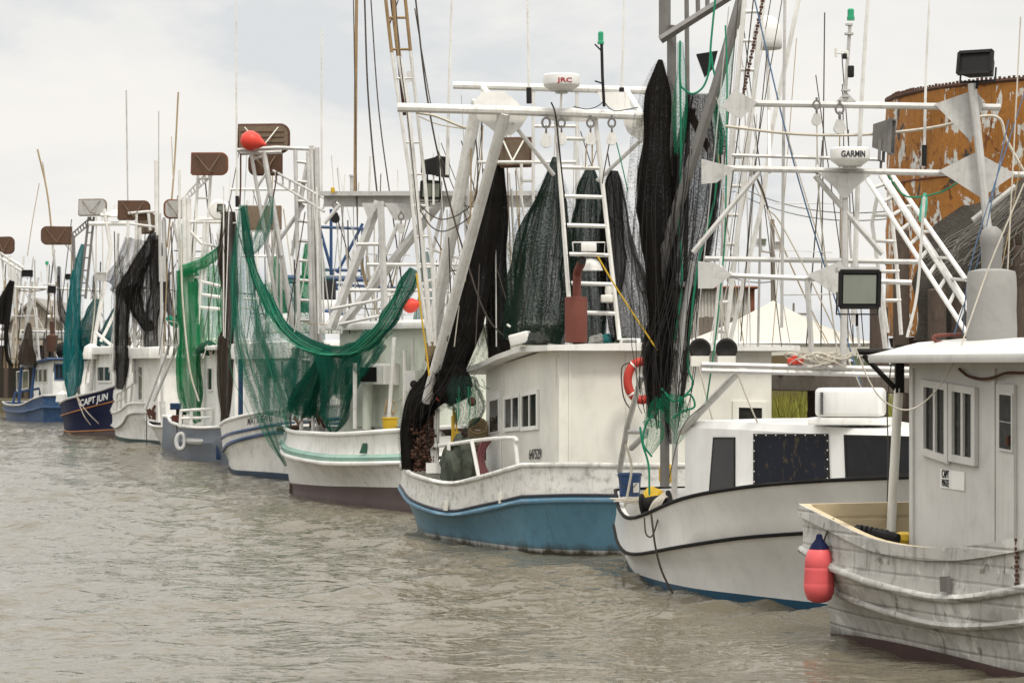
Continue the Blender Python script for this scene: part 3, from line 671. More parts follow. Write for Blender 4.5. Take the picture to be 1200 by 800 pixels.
# ======================================================= the weathered grey wooden boat, nearest
def boat_grey():
    r = thing("fishing_boat", "weathered grey white wooden boat with two rub rails and a wrapped stack on its roof", "fishing boat", W(1080, 770), BOATS)
    d = Vector((0.33, -0.94, 0)).normalized(); n = Vector((0.94, 0.33, 0)).normalized()
    lv = [[(975, 748), (1010, 758), (1060, 769), (1120, 782), (1200, 797), (1300, 812), (1420, 816)],
          [(973, 742), (1008, 745), (1058, 754), (1118, 768), (1200, 788), (1300, 803), (1420, 806)],
          [(958, 676), (990, 698), (1040, 716), (1110, 733), (1200, 729), (1300, 708), (1420, 684)],
          [(940, 643), (975, 664), (1030, 685), (1110, 701), (1200, 689), (1300, 665), (1420, 640)],
          [(937, 590), (975, 609), (1030, 633), (1110, 642), (1200, 629), (1300, 607), (1420, 580)]]
    h = hull(r, lv, [MAROON, OLDGREY, OLDGREY, OLDGREY], (5.07, 29.1), d, 'transom', 'tip', ext=(0, 1.3), deck_z=0.62, inner=0.09, rubs=((2, OLDGREY, 0.04), (3, OLDGREY, 0.045)), insidemat=PINE, dY=[0, 0.02, 0.22, 0.30, 0.30])
    # plank strake below the rail and scuppers
    mb = MB(); top = h['rail']; nn = h['n']
    for side in (0, 1):
        for i in range(len(top)-1):
            a, b = top[i]-nn*0.012, top[i+1]-nn*0.012
            if side: a, b = h['mir'](a), h['mir'](b)
            if (b-a).length > 0.02: mb.bar(a-Vector((0, 0, 0.06)), b-Vector((0, 0, 0.06)), 0.13, 0.02, nn)
    mb.build("sheer_plank", OLDGREY, r, smooth=False)
    side_p, side_n = wallplane((3.45, 28.6), (3.45+d.x*3, 28.6+d.y*3))
    L3 = h['L'][4]
    for px, py in ((1051, 676), (1102, 684)):
        best = min(range(len(L3)-1), key=lambda i: abs((600+F*L3[i].x/L3[i].y)-px)); a = L3[best]; t = (L3[best+1]-a).normalized()
        up = (h['L'][5][best]-a).normalized(); c = P(px, py, a.y-0.06); sc_ = MB(); sc_.box(c+nn*0.055, 0.11, 0.05, 0.15, t); sc_.build("scupper", mat("painted recess shade", (0.15, 0.14, 0.13), 0.9, dirt=.4), r, smooth=False)  # the recess's shade is painted on as a darker grey box
    # wheelhouse
    A = Vector((4.24, 27.2, 0)); B = A+d*1.75; C_ = A+d*4.2; wd = 1.9
    poly = [A, C_, C_+n*wd, A+n*wd]
    cab = prismwall(r, poly, 0.5, [3.0, 2.99, 2.99, 3.0], OLDWALL)
    pl = wallplane(A, C_)
    tr = MB()
    for px, x2 in ((1070, 0), (1166, 0)):
        a = hit(px, 640, *pl); b = hit(px, 425, *pl); tr.bar(a+pl[1]*0.012, b+pl[1]*0.012, 0.075, 0.03, pl[1])
    a = hit(1070, 428, *pl); b = hit(1240, 428, *pl); tr.bar(a+pl[1]*0.012, b+pl[1]*0.012, 0.06, 0.026, pl[1])
    tr.build("wall_batten", OLDWALL, r, smooth=False)
    window(r, pl, [(1083, 444), (1115, 449), (1115, 543), (1083, 532)], OLDWALL, GLASS, 0.075, 0.05, bars=1)
    window(r, pl, [(1116, 449), (1147, 454), (1147, 546), (1116, 540)], OLDWALL, GLASS, 0.075, 0.05, bars=1)
    dr = panel(r, pl, [(1171, 450), (1192, 451), (1192, 640), (1171, 640)], OLDWALL, 0.035)
    window(dr, (pl[0]+pl[1]*0.036, pl[1]), [(1171.5, 459), (1188, 461), (1188, 530), (1171.5, 527)], OLDWALL, GLASS, 0.022, 0.02, hbars=1)
    hd = MB(); a = hit(1188, 510, *pl)+pl[1]*0.07; b = hit(1188, 522, *pl)+pl[1]*0.07; hd.tube([a, b], 0.02); hd.build("handle", RUSTD, dr)
    pn = panel(r, pl, [(1103, 549), (1131, 553), (1131, 575), (1103, 571)], WHITE, 0.006, "notice_board")
    e = pl[1]*0.014
    lettering(pn, "CAPT", hit(1105, 559, *pl)+e, hit(1113, 560.5, *pl)+e, Vector((0, 0, 0.08)), pl[1], DKTXT, h=0.085, bold=False)
    lettering(pn, "MATE", hit(1105, 569, *pl)+e, hit(1113, 570.5, *pl)+e, Vector((0, 0, 0.07)), pl[1], DKTXT, h=0.075, bold=False)
    # roof with rounded after end
    o = []; Cc = A+n*wd/2
    for k in range(13):
        o.append(Cc+n*(1.30*math.cos(math.pi*k/12))-d*(0.15+0.85*math.sin(math.pi*k/12)))
    o = o[::-1]; far = [Cc+d*4.6+n*1.28, Cc+d*4.6-n*1.28]
    pts = o+far; pts = [Vector(p) for p in pts]
    roofslab(r, pts, [3.13]*len(pts), 0.085, OLDWALL, camber=0.17)
    # stack wrapped in canvas
    s0 = P(1162, 402, 26.6); mb = MB(); R0 = pw(29, 26.6)
    prof = [(R0*1.0, 0), (R0*1.02, 0.15), (R0*0.99, 0.35), (R0*1.01, 0.55), (R0*0.98, 0.70), (R0*0.94, 0.745), (R0*0.5, 0.77), (0.01, 0.77)]
    mb.lathe(s0, prof, 28); st = mb.build("exhaust_stack", CANVAS, r, angle=60)
    mb = MB(); mb.lathe(s0+Vector((0, 0, 0.75)), [(0.105, 0), (0.11, 0.22), (0.115, 0.27), (0.125, 0.34), (0.10, 0.42), (0.05, 0.46), (0.01, 0.465)], 20); mb.build("neck", mat("grey weathered metal", (0.24, 0.235, 0.225), 0.6, 0.2, dirt=0.4), st)
    mb = MB(); mb.lathe(s0+Vector((0, 0, -0.10)), [(R0*1.0, 0), (R0*1.03, 0.08), (R0*0.9, 0.11)], 24); mb.build("base_ring", RUST, st)
    addrope(r, [(1130, 403), (1112, 403), (1098, 400), (1094, 396), (1100, 393), (1126, 392)], 27.0, 5, REDOX, "roof_hose")
    addrope(r, [(1124, 432, 26.15), (1134, 440, 26.0), (1150, 444, 25.72), (1165, 442, 25.45), (1180, 437, 25.2), (1202, 437, 24.85)], 26.0, 4, RUSTD, "hose")
    # after post and its black bracket
    mb = MB(); mb.tube([P(1053, 455, 28.2), P(1044, 622, 28.2)], pw(11, 28.2)/2, 12); ps = mb.build("roof_post", CREAM, r)
    mb = MB(); mb.box(P(1054, 432, 28.2), pw(10, 28.2), 0.1, pw(56, 28.2)); mb.tube([P(1012, 416, 28.2), P(1050, 456, 28.2)], 0.03); mb.tube([P(1004, 412, 28.2), P(1072, 412, 28.2)], 0.035); mb.build("post_bracket", BLACK, r, smooth=False)
    addrope(r, [(1003, 409), (1018, 445), (1034, 468), (1058, 480), (1079, 474), (1101, 452), (1121, 418), (1135, 380), (1160, 310), (1200, 215)], 26.2, 2.6, ROPE)
    addrope(r, [(1038, 640), (1041, 540), (1040, 470), (1048, 400)], 28.4, 2.2, CABLE)
    ch = MB(); 
    for k in range(12): ch.tube([P(1191, 630+k*5.2, 24.3), P(1191.6, 634.2+k*5.2, 24.3)], 0.016 if k % 2 else 0.024, 5)
    ch.build("chain", RUSTD, r)
    for s_, w_, m_ in (([(1196, 20), (1180, 330), (1176, 398)], 2.5, ROPE), ([(1182, 140), (1150, 290), (1118, 392)], 2, BLUEROPE), ([(1200, 110), (1140, 300), (1128, 392)], 2, BLUEROPE), ([(1198, 180), (1170, 330), (1120, 520), (1092, 600)], 1.6, TANROPE)):
        addrope(r, s_, 26.8, w_, m_, "stay")
    return r
boat_grey()
def fender():
    t = thing("fender", "faded coral red fender hanging off the weathered grey boat's corner", "boat fender", P(960, 706, 27.25))
    c = P(960, 706, 27.25); R = pw(18, 27.25); mb = MB()
    mb.lathe(c, [(0.01, 0), (R*0.45, 0.008), (R*0.78, 0.04), (R*0.97, 0.12), (R*1.02, 0.2), (R*1.0, 0.206), (R*1.0, 0.212), (R*0.975, 0.30), (R*0.965, 0.34), (R*0.965, 0.375), (R*0.945, 0.38), (R*0.96, 0.386), (R*0.92, 0.46), (R*0.79, 0.54), (R*0.5, 0.60), (R*0.3, 0.62)], 32)
    mb.build("body", CORAL, t, angle=50)
    mb = MB(); mb.lathe(c+Vector((0, 0, 0.575)), [(R*0.66, 0), (R*0.5, 0.05), (R*0.25, 0.10), (R*0.18, 0.15), (0.01, 0.16)], 20); mb.build("cap", NAVY, t)
    mb = MB(); mb.tube([c+Vector((0, 0, 0.72)), P(965, 634, 27.28), P(970, 621, 27.22), P(977, 607, 27.2)], 0.012, 5); mb.build("lanyard", CABLE, t)
fender()
mb = MB(); mb.tube(curve3([P(1005, 621, 27.7), P(1020, 624, 27.5), P(1038, 628, 27.2), P(1052, 632, 27.1)]), pw(7, 27.4), 10)
for k in range(6): mb.lathe(P(1009+6*k, 622+k*1.2, 27.6-0.08*k), [(pw(7.5, 27.4), -0.012), (pw(7.9, 27.4), 0), (pw(7.5, 27.4), 0.012)], 12, axis=(0.9, -0.4, -0.1))
tag(mb.build("hose_roll", BLACK), "black ribbed hose roll lying inside the grey boat's bulwark", "hose")
mb = MB(); mb.lathe(P(1059, 634, 27.3), [(0.08, -0.02), (0.11, 0.02), (0.10, 0.08), (0.05, 0.10), (0.01, 0.10)], 14); tag(mb.build("yellow_bag", YELLOW), "yellow bag tucked against the grey boat's wheelhouse foot", "bag")

# ======================================================= white boat with black rub stripe and low cabin
def boat_white():
    r = thing("fishing_boat", "white fibreglass boat with black rub stripe, blue waterline and dark cabin windows", "fishing boat", W(850, 704), BOATS)
    d = Vector((0.36, -0.93, 0)).normalized()
    lv = [[(735, 660), (743, 673), (757, 682), (805, 697), (870, 706), (950, 713), (1040, 722), (1180, 730)],
          [(733, 653), (740, 666), (752, 674), (802, 687), (870, 696), (950, 705), (1040, 714), (1180, 722)],
          [(720, 615), (727, 640), (745, 649), (800, 640), (870, 630), (950, 624), (1040, 618), (1180, 606)],
          [(721, 575), (727, 600), (745, 607), (800, 585), (870, 572), (950, 565), (1040, 561), (1180, 556)]]
    h = hull(r, lv, [TEALB, WHITEC, WHITEC], (4.42, 33.2), d, 'tip', 'tip', ext=(0.35, 0.8), deck_z=0.62, inner=0.10, cap=BLACK, capr=0.027, rubs=((2, BLACK, 0.026),), deckmat=WHITE, dY=[0, 0.03, 0.58, 0.95])
    C = Vector((2.98, 33.6, 0)); D = Vector((2.4, 35.5, 0)); E = C+Vector((0.6, -0.8, 0))*3.0
    mir = h['mir']; poly = [D, C, E, mir(E), mir(C), mir(D)]
    zt = [2.26, 2.28, 2.22, 2.22, 2.28, 2.26]
    cen = sum((Vector(p) for p in poly), Vector())/6
    v0 = [Vector((p.x, p.y, 0.6)) for p in poly]; ins = [Vector((p.x, p.y, 0))*0.955+cen*0.045 for p in poly]
    mb = MB(); sh = [Vector((p.x, p.y, zt[i]-0.10)) for i, p in enumerate(poly)]; tp = [Vector((p.x, p.y, zt[i])) for i, p in enumerate(ins)]; cr = [p*0.45+Vector((cen.x, cen.y, zt[i]))*0.55+Vector((0, 0, 0.05)) for i, p in enumerate(tp)]
    vs = v0+sh+tp+cr; f = [list(range(18, 24))]
    for k in range(3): f += [[k*6+i, k*6+(i+1) % 6, (k+1)*6+(i+1) % 6, (k+1)*6+i] for i in range(6)]
    mb.add(vs, f); mb.build("cabin", WHITEC, r, angle=25)
    pa = wallplane(D, C); ps = wallplane(C, E)
    window(r, pa, [(837, 512), (862, 512), (862, 573), (832, 577)], DARK, GREYGL, 0.03, 0.02)
    w1 = window(r, ps, [(884, 508), (971, 508), (973, 563), (884, 571)], DARK, SCREEN, 0.045, 0.022, name="window")
    sn = MB(); n_ = ps[1]
    for k in range(8):
        for y in (509.5,): sn.box(hit(888+k*11.5, y, *ps)+n_*0.028, 0.014, 0.014, 0.014)
    for k in range(5):
        sn.box(hit(885.5, 516+k*12, *ps)+n_*0.028, 0.014, 0.014, 0.014); sn.box(hit(971.5, 516+k*11, *ps)+n_*0.028, 0.014, 0.014, 0.014)
    sn.build("snap", WHITEC, w1, smooth=False)
    window(r, ps, [(990, 509), (1077, 511), (1077, 556), (992, 561)], DARK, GREYGL, 0.035, 0.022)
    vt = MB(); pv = wallplane(D, C)
    for k in range(7): a = hit(812, 548+k*4.2, *pa)+pa[1]*0.02; b = hit(826, 548+k*4.2, *pa)+pa[1]*0.02; vt.bar(a, b, 0.022, 0.03, pa[1])
    # air conditioner on the roof
    mb = MB(); c = P(997, 472, 32.3); ax = Vector((0.6, -0.8, 0)); mb.box(c+Vector((0, 0, 0.01)), pw(74, 32.3)*1.05, 0.62, pw(34, 32.3), (1, -0.25, 0), bev=0.06)
    ac = mb.build("roof_air_conditioner", WHITEC, r, angle=60)
    mb = MB(); mb.box(c+Vector((0, 0, -pw(21, 32.3))), pw(92, 32.3), 0.7, pw(8, 32.3), (1, -0.25, 0), bev=0.01); mb.build("base", WHITE, ac)
    mb = MB()
    for k in range(11): mb.box(c+Vector((-pw(36.5, 32.3), -0.24+0.0*k, pw(12-k*2.4, 32.3))), 0.03, 0.18, 0.012, (1, -0.25, 0))
    mb.build("grille", DARK, ac, smooth=False)
    # ---- rig
    Y = 33.0
    mb = MB(); lines(mb, [[(860, 121), (1172, 126)]], Y, 8, 9); lines(mb, [[(836, 197), (1204, 205)]], Y, 7.5, 9); lines(mb, [[(858, 182), (1030, 187)]], Y+0.8, 4.5)
    lines(mb, [[(826, 303, Y+0.8), (1078, 307, Y+0.8)], [(832, 322), (1068, 331)]], Y, 7)
    lines(mb, [[(1139, 98), (1147, 170), (1160, 290)]], Y-0.2, 10, 8); lines(mb, [[(990, 206), (990, 318), (988, 430)]], Y, 8, 8)
    lines(mb, [[(946, 328), (952, 428)], [(1028, 332), (1040, 425)], [(812, 296), (890, 202)], [(955, 206), (1034, 298)], [(1140, 258), (1190, 218)]], Y, 7)
    lines(mb, [[(822, 427), (1084, 433)], [(822, 434), (1084, 440)]], Y, 7); lines(mb, [[(880, 205), (880, 188, Y+.8)], [(958, 203), (958, 186, Y+.8)], [(845, 322), (845, 303, Y+.8)]], Y, 5)
    mb.build("rig_frame", ALU, r)
    for poly_ in ([(1095, 122), (1135, 108), (1142, 100), (1152, 122), (1138, 166)], [(1100, 200), (1144, 178), (1190, 204), (1150, 232)], [(958, 202), (1022, 204), (1000, 222), (994, 232), (986, 232), (980, 222)], [(945, 322), (985, 306), (1002, 330), (990, 350), (978, 345)], [(860, 105), (888, 120), (868, 140), (845, 126)], [(822, 186), (862, 197), (840, 214), (822, 216)], [(818, 306), (838, 308), (858, 322), (836, 338), (818, 338)]):
        mb = MB(); mb.prism([P(x, y, Y-0.06) for x, y in poly_], 0.014); mb.build("gusset_plate", ALU, r, smooth=False)
    mb = MB(); lines(mb, [[(779, -60), (779, 44)]], 36.6, 14, 4); lines(mb, [[(787, 30), (788, 300), (779, 480), (779, 570)]], 36.6, 11, 4)
    lines(mb, [[(774, 47), (858, -6)]], 36.4, 10, 4); lines(mb, [[(880, -40), (840, 100), (793, 245), (770, 330)]], 36.2, 13, 4)
    lines(mb, [[(804, -60), (806, 150), (803, 330)], [(817, -60), (818, 20)], [(829, -60), (829, 10)]], 37.2, 6, 6)
    mb.build("mast", ALUD, r, smooth=False)
    mb = MB(); lines(mb, [[(812, 306), (800, 376), (792, 470), (790, 585)]], 36.3, 7, 8); lines(mb, [[(726, 552, 38.2), (735, 500, 37.6), (752, 440, 37)], [(738, 505, 37.6), (757, 505, 36.8)], [(740, 525, 37.8), (757, 508, 36.8)]], 37.5, 7, 8)
    lines(mb, [[(798, 506, 35.6), (870, 431, 33.4)]], 34.5, 9, 8); mb.build("rig_brace", ALU, r)
    # white outrigger lattice folded up behind
    mb = MB(); a = [P(876, -40, 34.6), P(862, 123, 34.6), P(856, 200, 34.6), P(838, 398, 34.6)]; b = [P(898, -40, 34.6), P(882, 123, 34.6), P(873, 200, 34.6), P(850, 398, 34.6)]
    mb.tube(a, 0.035); mb.tube(b, 0.035)
    for k in range(13):
        y = -20+k*34; f_ = lambda q: next((q[i].lerp(q[i+1], ((P(0, y, 34.6).z-q[i].z)/(q[i+1].z-q[i].z))) for i in range(3) if q[i].z >= P(0, y, 34.6).z >= q[i+1].z), None); p, q_ = f_(a), f_(b)
        if p and q_: mb.tube([p, q_], 0.028, 5)
    lines(mb, [[(936, 0, 34.8), (905, 150, 34.8), (893, 240, 34.8), (856, 398, 34.8)]], 34.8, 6); mb.build("outrigger", WPIPE, r)
    for s_, w_, m_ in (([(866, -10), (848, 200), (835, 330)], 1.8, CABLE), ([(884, -10), (869, 123), (848, 290)], 2.2, CABLE), ([(905, -10), (872, 180), (852, 330)], 1.6, CABLE), ([(918, -10), (884, 200), (868, 400)], 1.6, CABLE), ([(899, 60), (885, 200), (873, 330), (868, 400)], 1.8, CABLE)):
        addrope(r, s_, 34.4, w_, m_, "wire_rope")
    mb = MB()
    for k in range(34): x0, y0 = 894-26*k/34, 125*k/34; mb.tube([P(x0, y0, 34.2), P(x0-0.6, y0+2.9, 34.2)], 0.016 if k % 2 else 0.028, 5)
    mb.build("chain", RUSTD, r)
    sl = MB(); lines(sl, [[(920, -20), (916, 384)]], 33.5, 4); sl.build("whip_aerial", ALU, r)
    antenna(r, [(1000, 380), (1006, 190), (1013, 60), (1019, -30)], 33.3, 7, None, False)
    antenna(r, [(1083, 190), (1085, 90), (1090, -20)], 33.2, 4)
    # lamps, radar, satellite dome, signal mast
    floodlight(r, 1147, 78, Y-0.2, 40, 26, yaw=-0.5, tilt=-0.25, face=1, lens=False, dpx=26); floodlight(r, 1034, 160, Y+.3, 20, 40, yaw=1.2, tilt=0.05, m=ALUD, lens=False, dpx=20)
    floodlight(r, 1005, 338, 31.6, 46, 42, yaw=0.06, tilt=0.10, m=DARK, dpx=22)
    mb = MB(); mb.box(P(1005, 316, 31.6)+Vector((0, 0.06, 0)), pw(48, 31.6), 0.3, 0.06); mb.build("lamp_hood", ALU, r, smooth=False)
    radar(r, 996, 184, Y-0.2, 46, 21, "GARMIN", DKTXT, 0.64, 0.06)
    mb = MB(); c = P(899, 54, 35.0); R = pw(17, 35); mb.lathe(c, [(R*0.9, 0), (R*1.0, 0.05), (R*1.0, 0.10), (R*0.98, 0.18), (R*0.88, 0.28), (R*0.66, 0.36), (R*0.35, 0.405), (0.01, 0.415)], 28); dm = mb.build("satellite_dome", WHITEC, r, angle=60)
    mb = MB(); mb.lathe(c+Vector((0, 0, -0.02)), [(R*0.96, -0.02), (R*1.02, 0), (R*1.02, 0.06), (R*1.0, 0.075)], 28); mb.build("skirt", ALU, dm)
    mb = MB(); mb.tube([P(899, 56, 35.0), P(901, 130, 35), P(902, 202, 34)], pw(4, 35)/2); mb.build("pole", WPIPE, dm)
    lm = MB(); lines(lm, [[(996, 30), (994, 60), (990, 118)]], Y, 4.5)
    for y, w_ in ((29, 9), (40, 11), (106, 11), (113, 9)): lm.lathe(P(995 if y < 60 else 991, y, Y), [(pw(w_/2, Y), -0.012), (pw(w_/2, Y), 0.012)], 12)
    lm.prism([P(980, 119, Y), P(1003, 119, Y), P(993, 109, Y), P(989, 109, Y)], 0.03); sm = lm.build("signal_mast", ALU, r)
    mb = MB(); mb.lathe(P(997, 24, Y), [(0.05, 0), (0.05, 0.045), (0.043, 0.05), (0.043, 0.135), (0.03, 0.15), (0.01, 0.15)], 16); mb.build("green_light", GRNLENS, sm)
    mb = MB(); mb.box(P(997, 84, Y), 0.08, 0.08, 0.15, bev=0.015); mb.box(P(990, 66, Y), 0.055, 0.06, 0.07, bev=0.01); mb.build("housing", DARK, sm)
    mb = MB(); mb.box(P(992, 64, Y), 0.06, 0.05, 0.10, bev=0.01); mb.tube([P(990, 63, Y), P(980, 62, Y)], 0.012); mb.lathe(P(979.5, 67, Y), [(0.016, 0), (0.016, 0.11)], 10); mb.build("wind_sensor", CREAM, sm)
    block(r, 957, 118, Y-0.12, 30, ALU); block(r, 984, 122, Y-0.12, 36, ALU)
    for s_, w_, m_ in (([(850, 148), (930, 157), (1010, 158), (1090, 150), (1164, 136), (1180, 165), (1202, 205)], 4, ROPE), ([(957, 130), (959, 220), (968, 311), (982, 420)], 2.6, ROPE), ([(882, 200), (893, 222), (900, 245)], 3.4, CABLE), ([(900, 245), (916, 264), (954, 336), (998, 430), (1060, 562)], 2.6, ROPE),
                       ([(882, -10), (930, 190), (985, 372), (1016, 480), (1022, 530)], 2.6, BLUEROPE), ([(842, 350), (862, 430), (890, 500), (912, 540), (936, 566)], 2.8, ROPE), ([(819, 430), (840, 510), (861, 574)], 2.8, ROPE), ([(984, 150), (984, 200), (986, 300)], 2.2, TANROPE),
                       ([(700, 300), (724, 340), (770, 410)], 2.8, YELLOW), ([(1083, 230), (1075, 340), (1063, 395)], 4.0, WPIPE), ([(1040, 205), (1062, 230), (1100, 226), (1125, 212)], 3, GREENROPE), ([(850, 30), (852, 100), (850, 260), (845, 330), (838, 400), (828, 470)], 2.8, GREENROPE)):
        addrope(r, s_, 33.4 if s_[0][0] > 830 else 36.0, w_, m_, "line")
    addrope(r, [(784, 560), (800, 500), (830, 470), (866, 433)], 34.6, 1.8, CABLE, "electric_cable")
    clutter(r, 836, 1000, 0, 400, 34.8, 30, 5, .15)
    # round deck lamps and red light on the rack
    for px in (820, 851):
        mb = MB(); c = P(px, 409, 33.1); R = pw(13, 33); mb.lathe(c+Vector((0, 0.1, 0)), [(R*0.4, 0), (R*0.85, -0.06), (R*1.0, -0.15), (R*0.8, -0.16), (0.02, -0.12)], 20, axis=(0, 1, 0)); o = mb.build("deck_lamp", DARK, r)
        mb = MB(); mb.box(P(px, 423, 33.1), R*1.6, 0.2, pw(12, 33)); mb.build("foot", CREAM, o, smooth=False)
    mb = MB(); mb.box(P(932, 423, 33), pw(18, 33), 0.12, pw(7, 33), bev=0.015); mb.lathe(P(932, 420, 33), [(0.04, 0), (0.04, 0.03), (0.01, 0.04)], 12); mb.build("red_lamp", REDP, r)
    return r
boat_white()
def deck_items():
    c = P(738, 581, 37.6); R = pw(14, 37.6); t = thing("bucket", "blue bucket with a paper label on the white boat's after deck", "bucket", c); mb = MB()
    mb.lathe(c, [(R*0.84, 0), (R*0.9, 0.16), (R*0.95, 0.30), (R*1.03, 0.31), (R*1.03, 0.335), (R*0.95, 0.34), (R*0.90, 0.31), (R*0.82, 0.06), (0.01, 0.05)], 24); mb.build("body", BLUEM, t)
    mb = MB(); mb.box(c+Vector((R*0.5, -R*0.76, 0.13)), 0.10, 0.006, 0.14, (0.86, 0.5, 0)); mb.build("paper_label", CREAM, t, smooth=False)
    mb = MB(); mb.tube(curve3([c+Vector((-R, 0, 0.31)), c+Vector((-R*0.7, -R*0.8, 0.17)), c+Vector((R*0.2, -R*1.05, 0.13)), c+Vector((R, -0.02, 0.31))]), 0.006, 5); mb.build("handle", CABLE, t)
    mb = MB(); rnd = random.Random(4); pts = []
    for k in range(60):
        a = k*0.55; rr = 0.10+0.08*math.sin(k*0.9)+0.0016*k; pts.append(P(738, 592, 36.7)+Vector((math.cos(a)*rr*1.1, math.sin(a)*rr*0.9, 0.02+0.0012*k+rnd.random()*0.03)))
    mb.tube(curve3(pts, 3), 0.012, 5); tag(mb.build("rope_coil", ROPE), "pale rope coil heaped beside the blue bucket", "rope")
    mb = MB(); c = P(765, 590, 36.2)
    bm = bmesh.new(); bmesh.ops.create_icosphere(bm, subdivisions=3, radius=1); bm.verts.index_update()
    vs = []
    for v in bm.verts:
        q = v.co.copy(); q *= 1+0.30*noise.noise(q*2.1+Vector((3, 1, 2))); vs.append(c+Vector((q.x*0.17, q.y*0.15, max(-0.12, q.z*0.24))))
    mb.add(vs, [[v.index for v in f.verts] for f in bm.faces]); bm.free()
    tag(mb.build("oilskin", YELLOW), "crumpled yellow oilskin lying under the hung black net", "oilskin")
    mb = MB(); mb.lathe(P(781, 566, 36.9), [(0.06, 0), (0.11, 0.03), (0.11, 0.22), (0.05, 0.28), (0.04, 0.33), (0.01, 0.33)], 14); tag(mb.build("jug", YELLOW), "yellow jug standing behind the dark mast foot", "jug")
    t = thing("winch", "black winch with a rope tied round it on the white boat", "winch", P(770, 600, 35.4)); c = P(770, 592, 35.4)
    mb = MB(); mb.lathe(c-Vector((0.22, -0.02, 0)), [(0.05, 0), (0.16, 0.01), (0.16, 0.04), (0.10, 0.05), (0.11, 0.22), (0.10, 0.38), (0.16, 0.39), (0.16, 0.42), (0.05, 0.43)], 20, axis=(1, -0.3, 0.15)); mb.box(c+Vector((0.05, 0.05, -0.12)), 0.5, 0.3, 0.10); mb.build("drum", BLACK, t)
    mb = MB(); 
    for k in range(5): mb.tube(curve3([P(758+k*2, 606, 35.1), P(766+k*3, 588-k, 35.05), P(778+k, 578+k, 35.2)]), 0.014, 5)
    mb.build("lashing", ROPE, t)
    for nm, lb, s_, Y, w_ in (("mooring_rope", "dark rope trailing down the white boat's side into the water", [(763, 601), (768, 640), (776, 670), (790, 698)], 33.7, 2.6), ("mooring_rope", "thin cord looped over the white boat's black rail", [(755, 606), (757, 625), (764, 628), (770, 612), (773, 598)], 33.9, 2.0), ("mooring_rope", "pale rope run from the white boat's stern post to the blue bucket", [(733, 520), (740, 545), (737, 570), (731, 600)], 37.0, 3.0)):
        mb = MB(); mb.tube(curve3([P(x, y, Y-0.02*i) for i, (x, y) in enumerate(s_)]), pw(w_, Y)/2, 5); tag(mb.build(nm, CABLE if Y < 36 else ROPE), lb, "rope")
deck_items()
def cord_heap():
    mb = MB(); rnd = random.Random(9)
    for k in range(26):
        c = P(rnd.uniform(938, 992), rnd.uniform(416, 427), 33.0+rnd.uniform(-.1, .2)); R = rnd.uniform(0.06, 0.16)
        mb.tube([c+Vector((math.cos(a)*R*1.4, math.sin(a)*R, math.sin(a*2+k)*0.04)) for a in [6.28*q/14 for q in range(15)]], 0.010, 4)
    tag(mb.build("rope_heap", ROPE), "tangled heap of pale cord on the white boat's aluminium rack", "rope")
cord_heap()
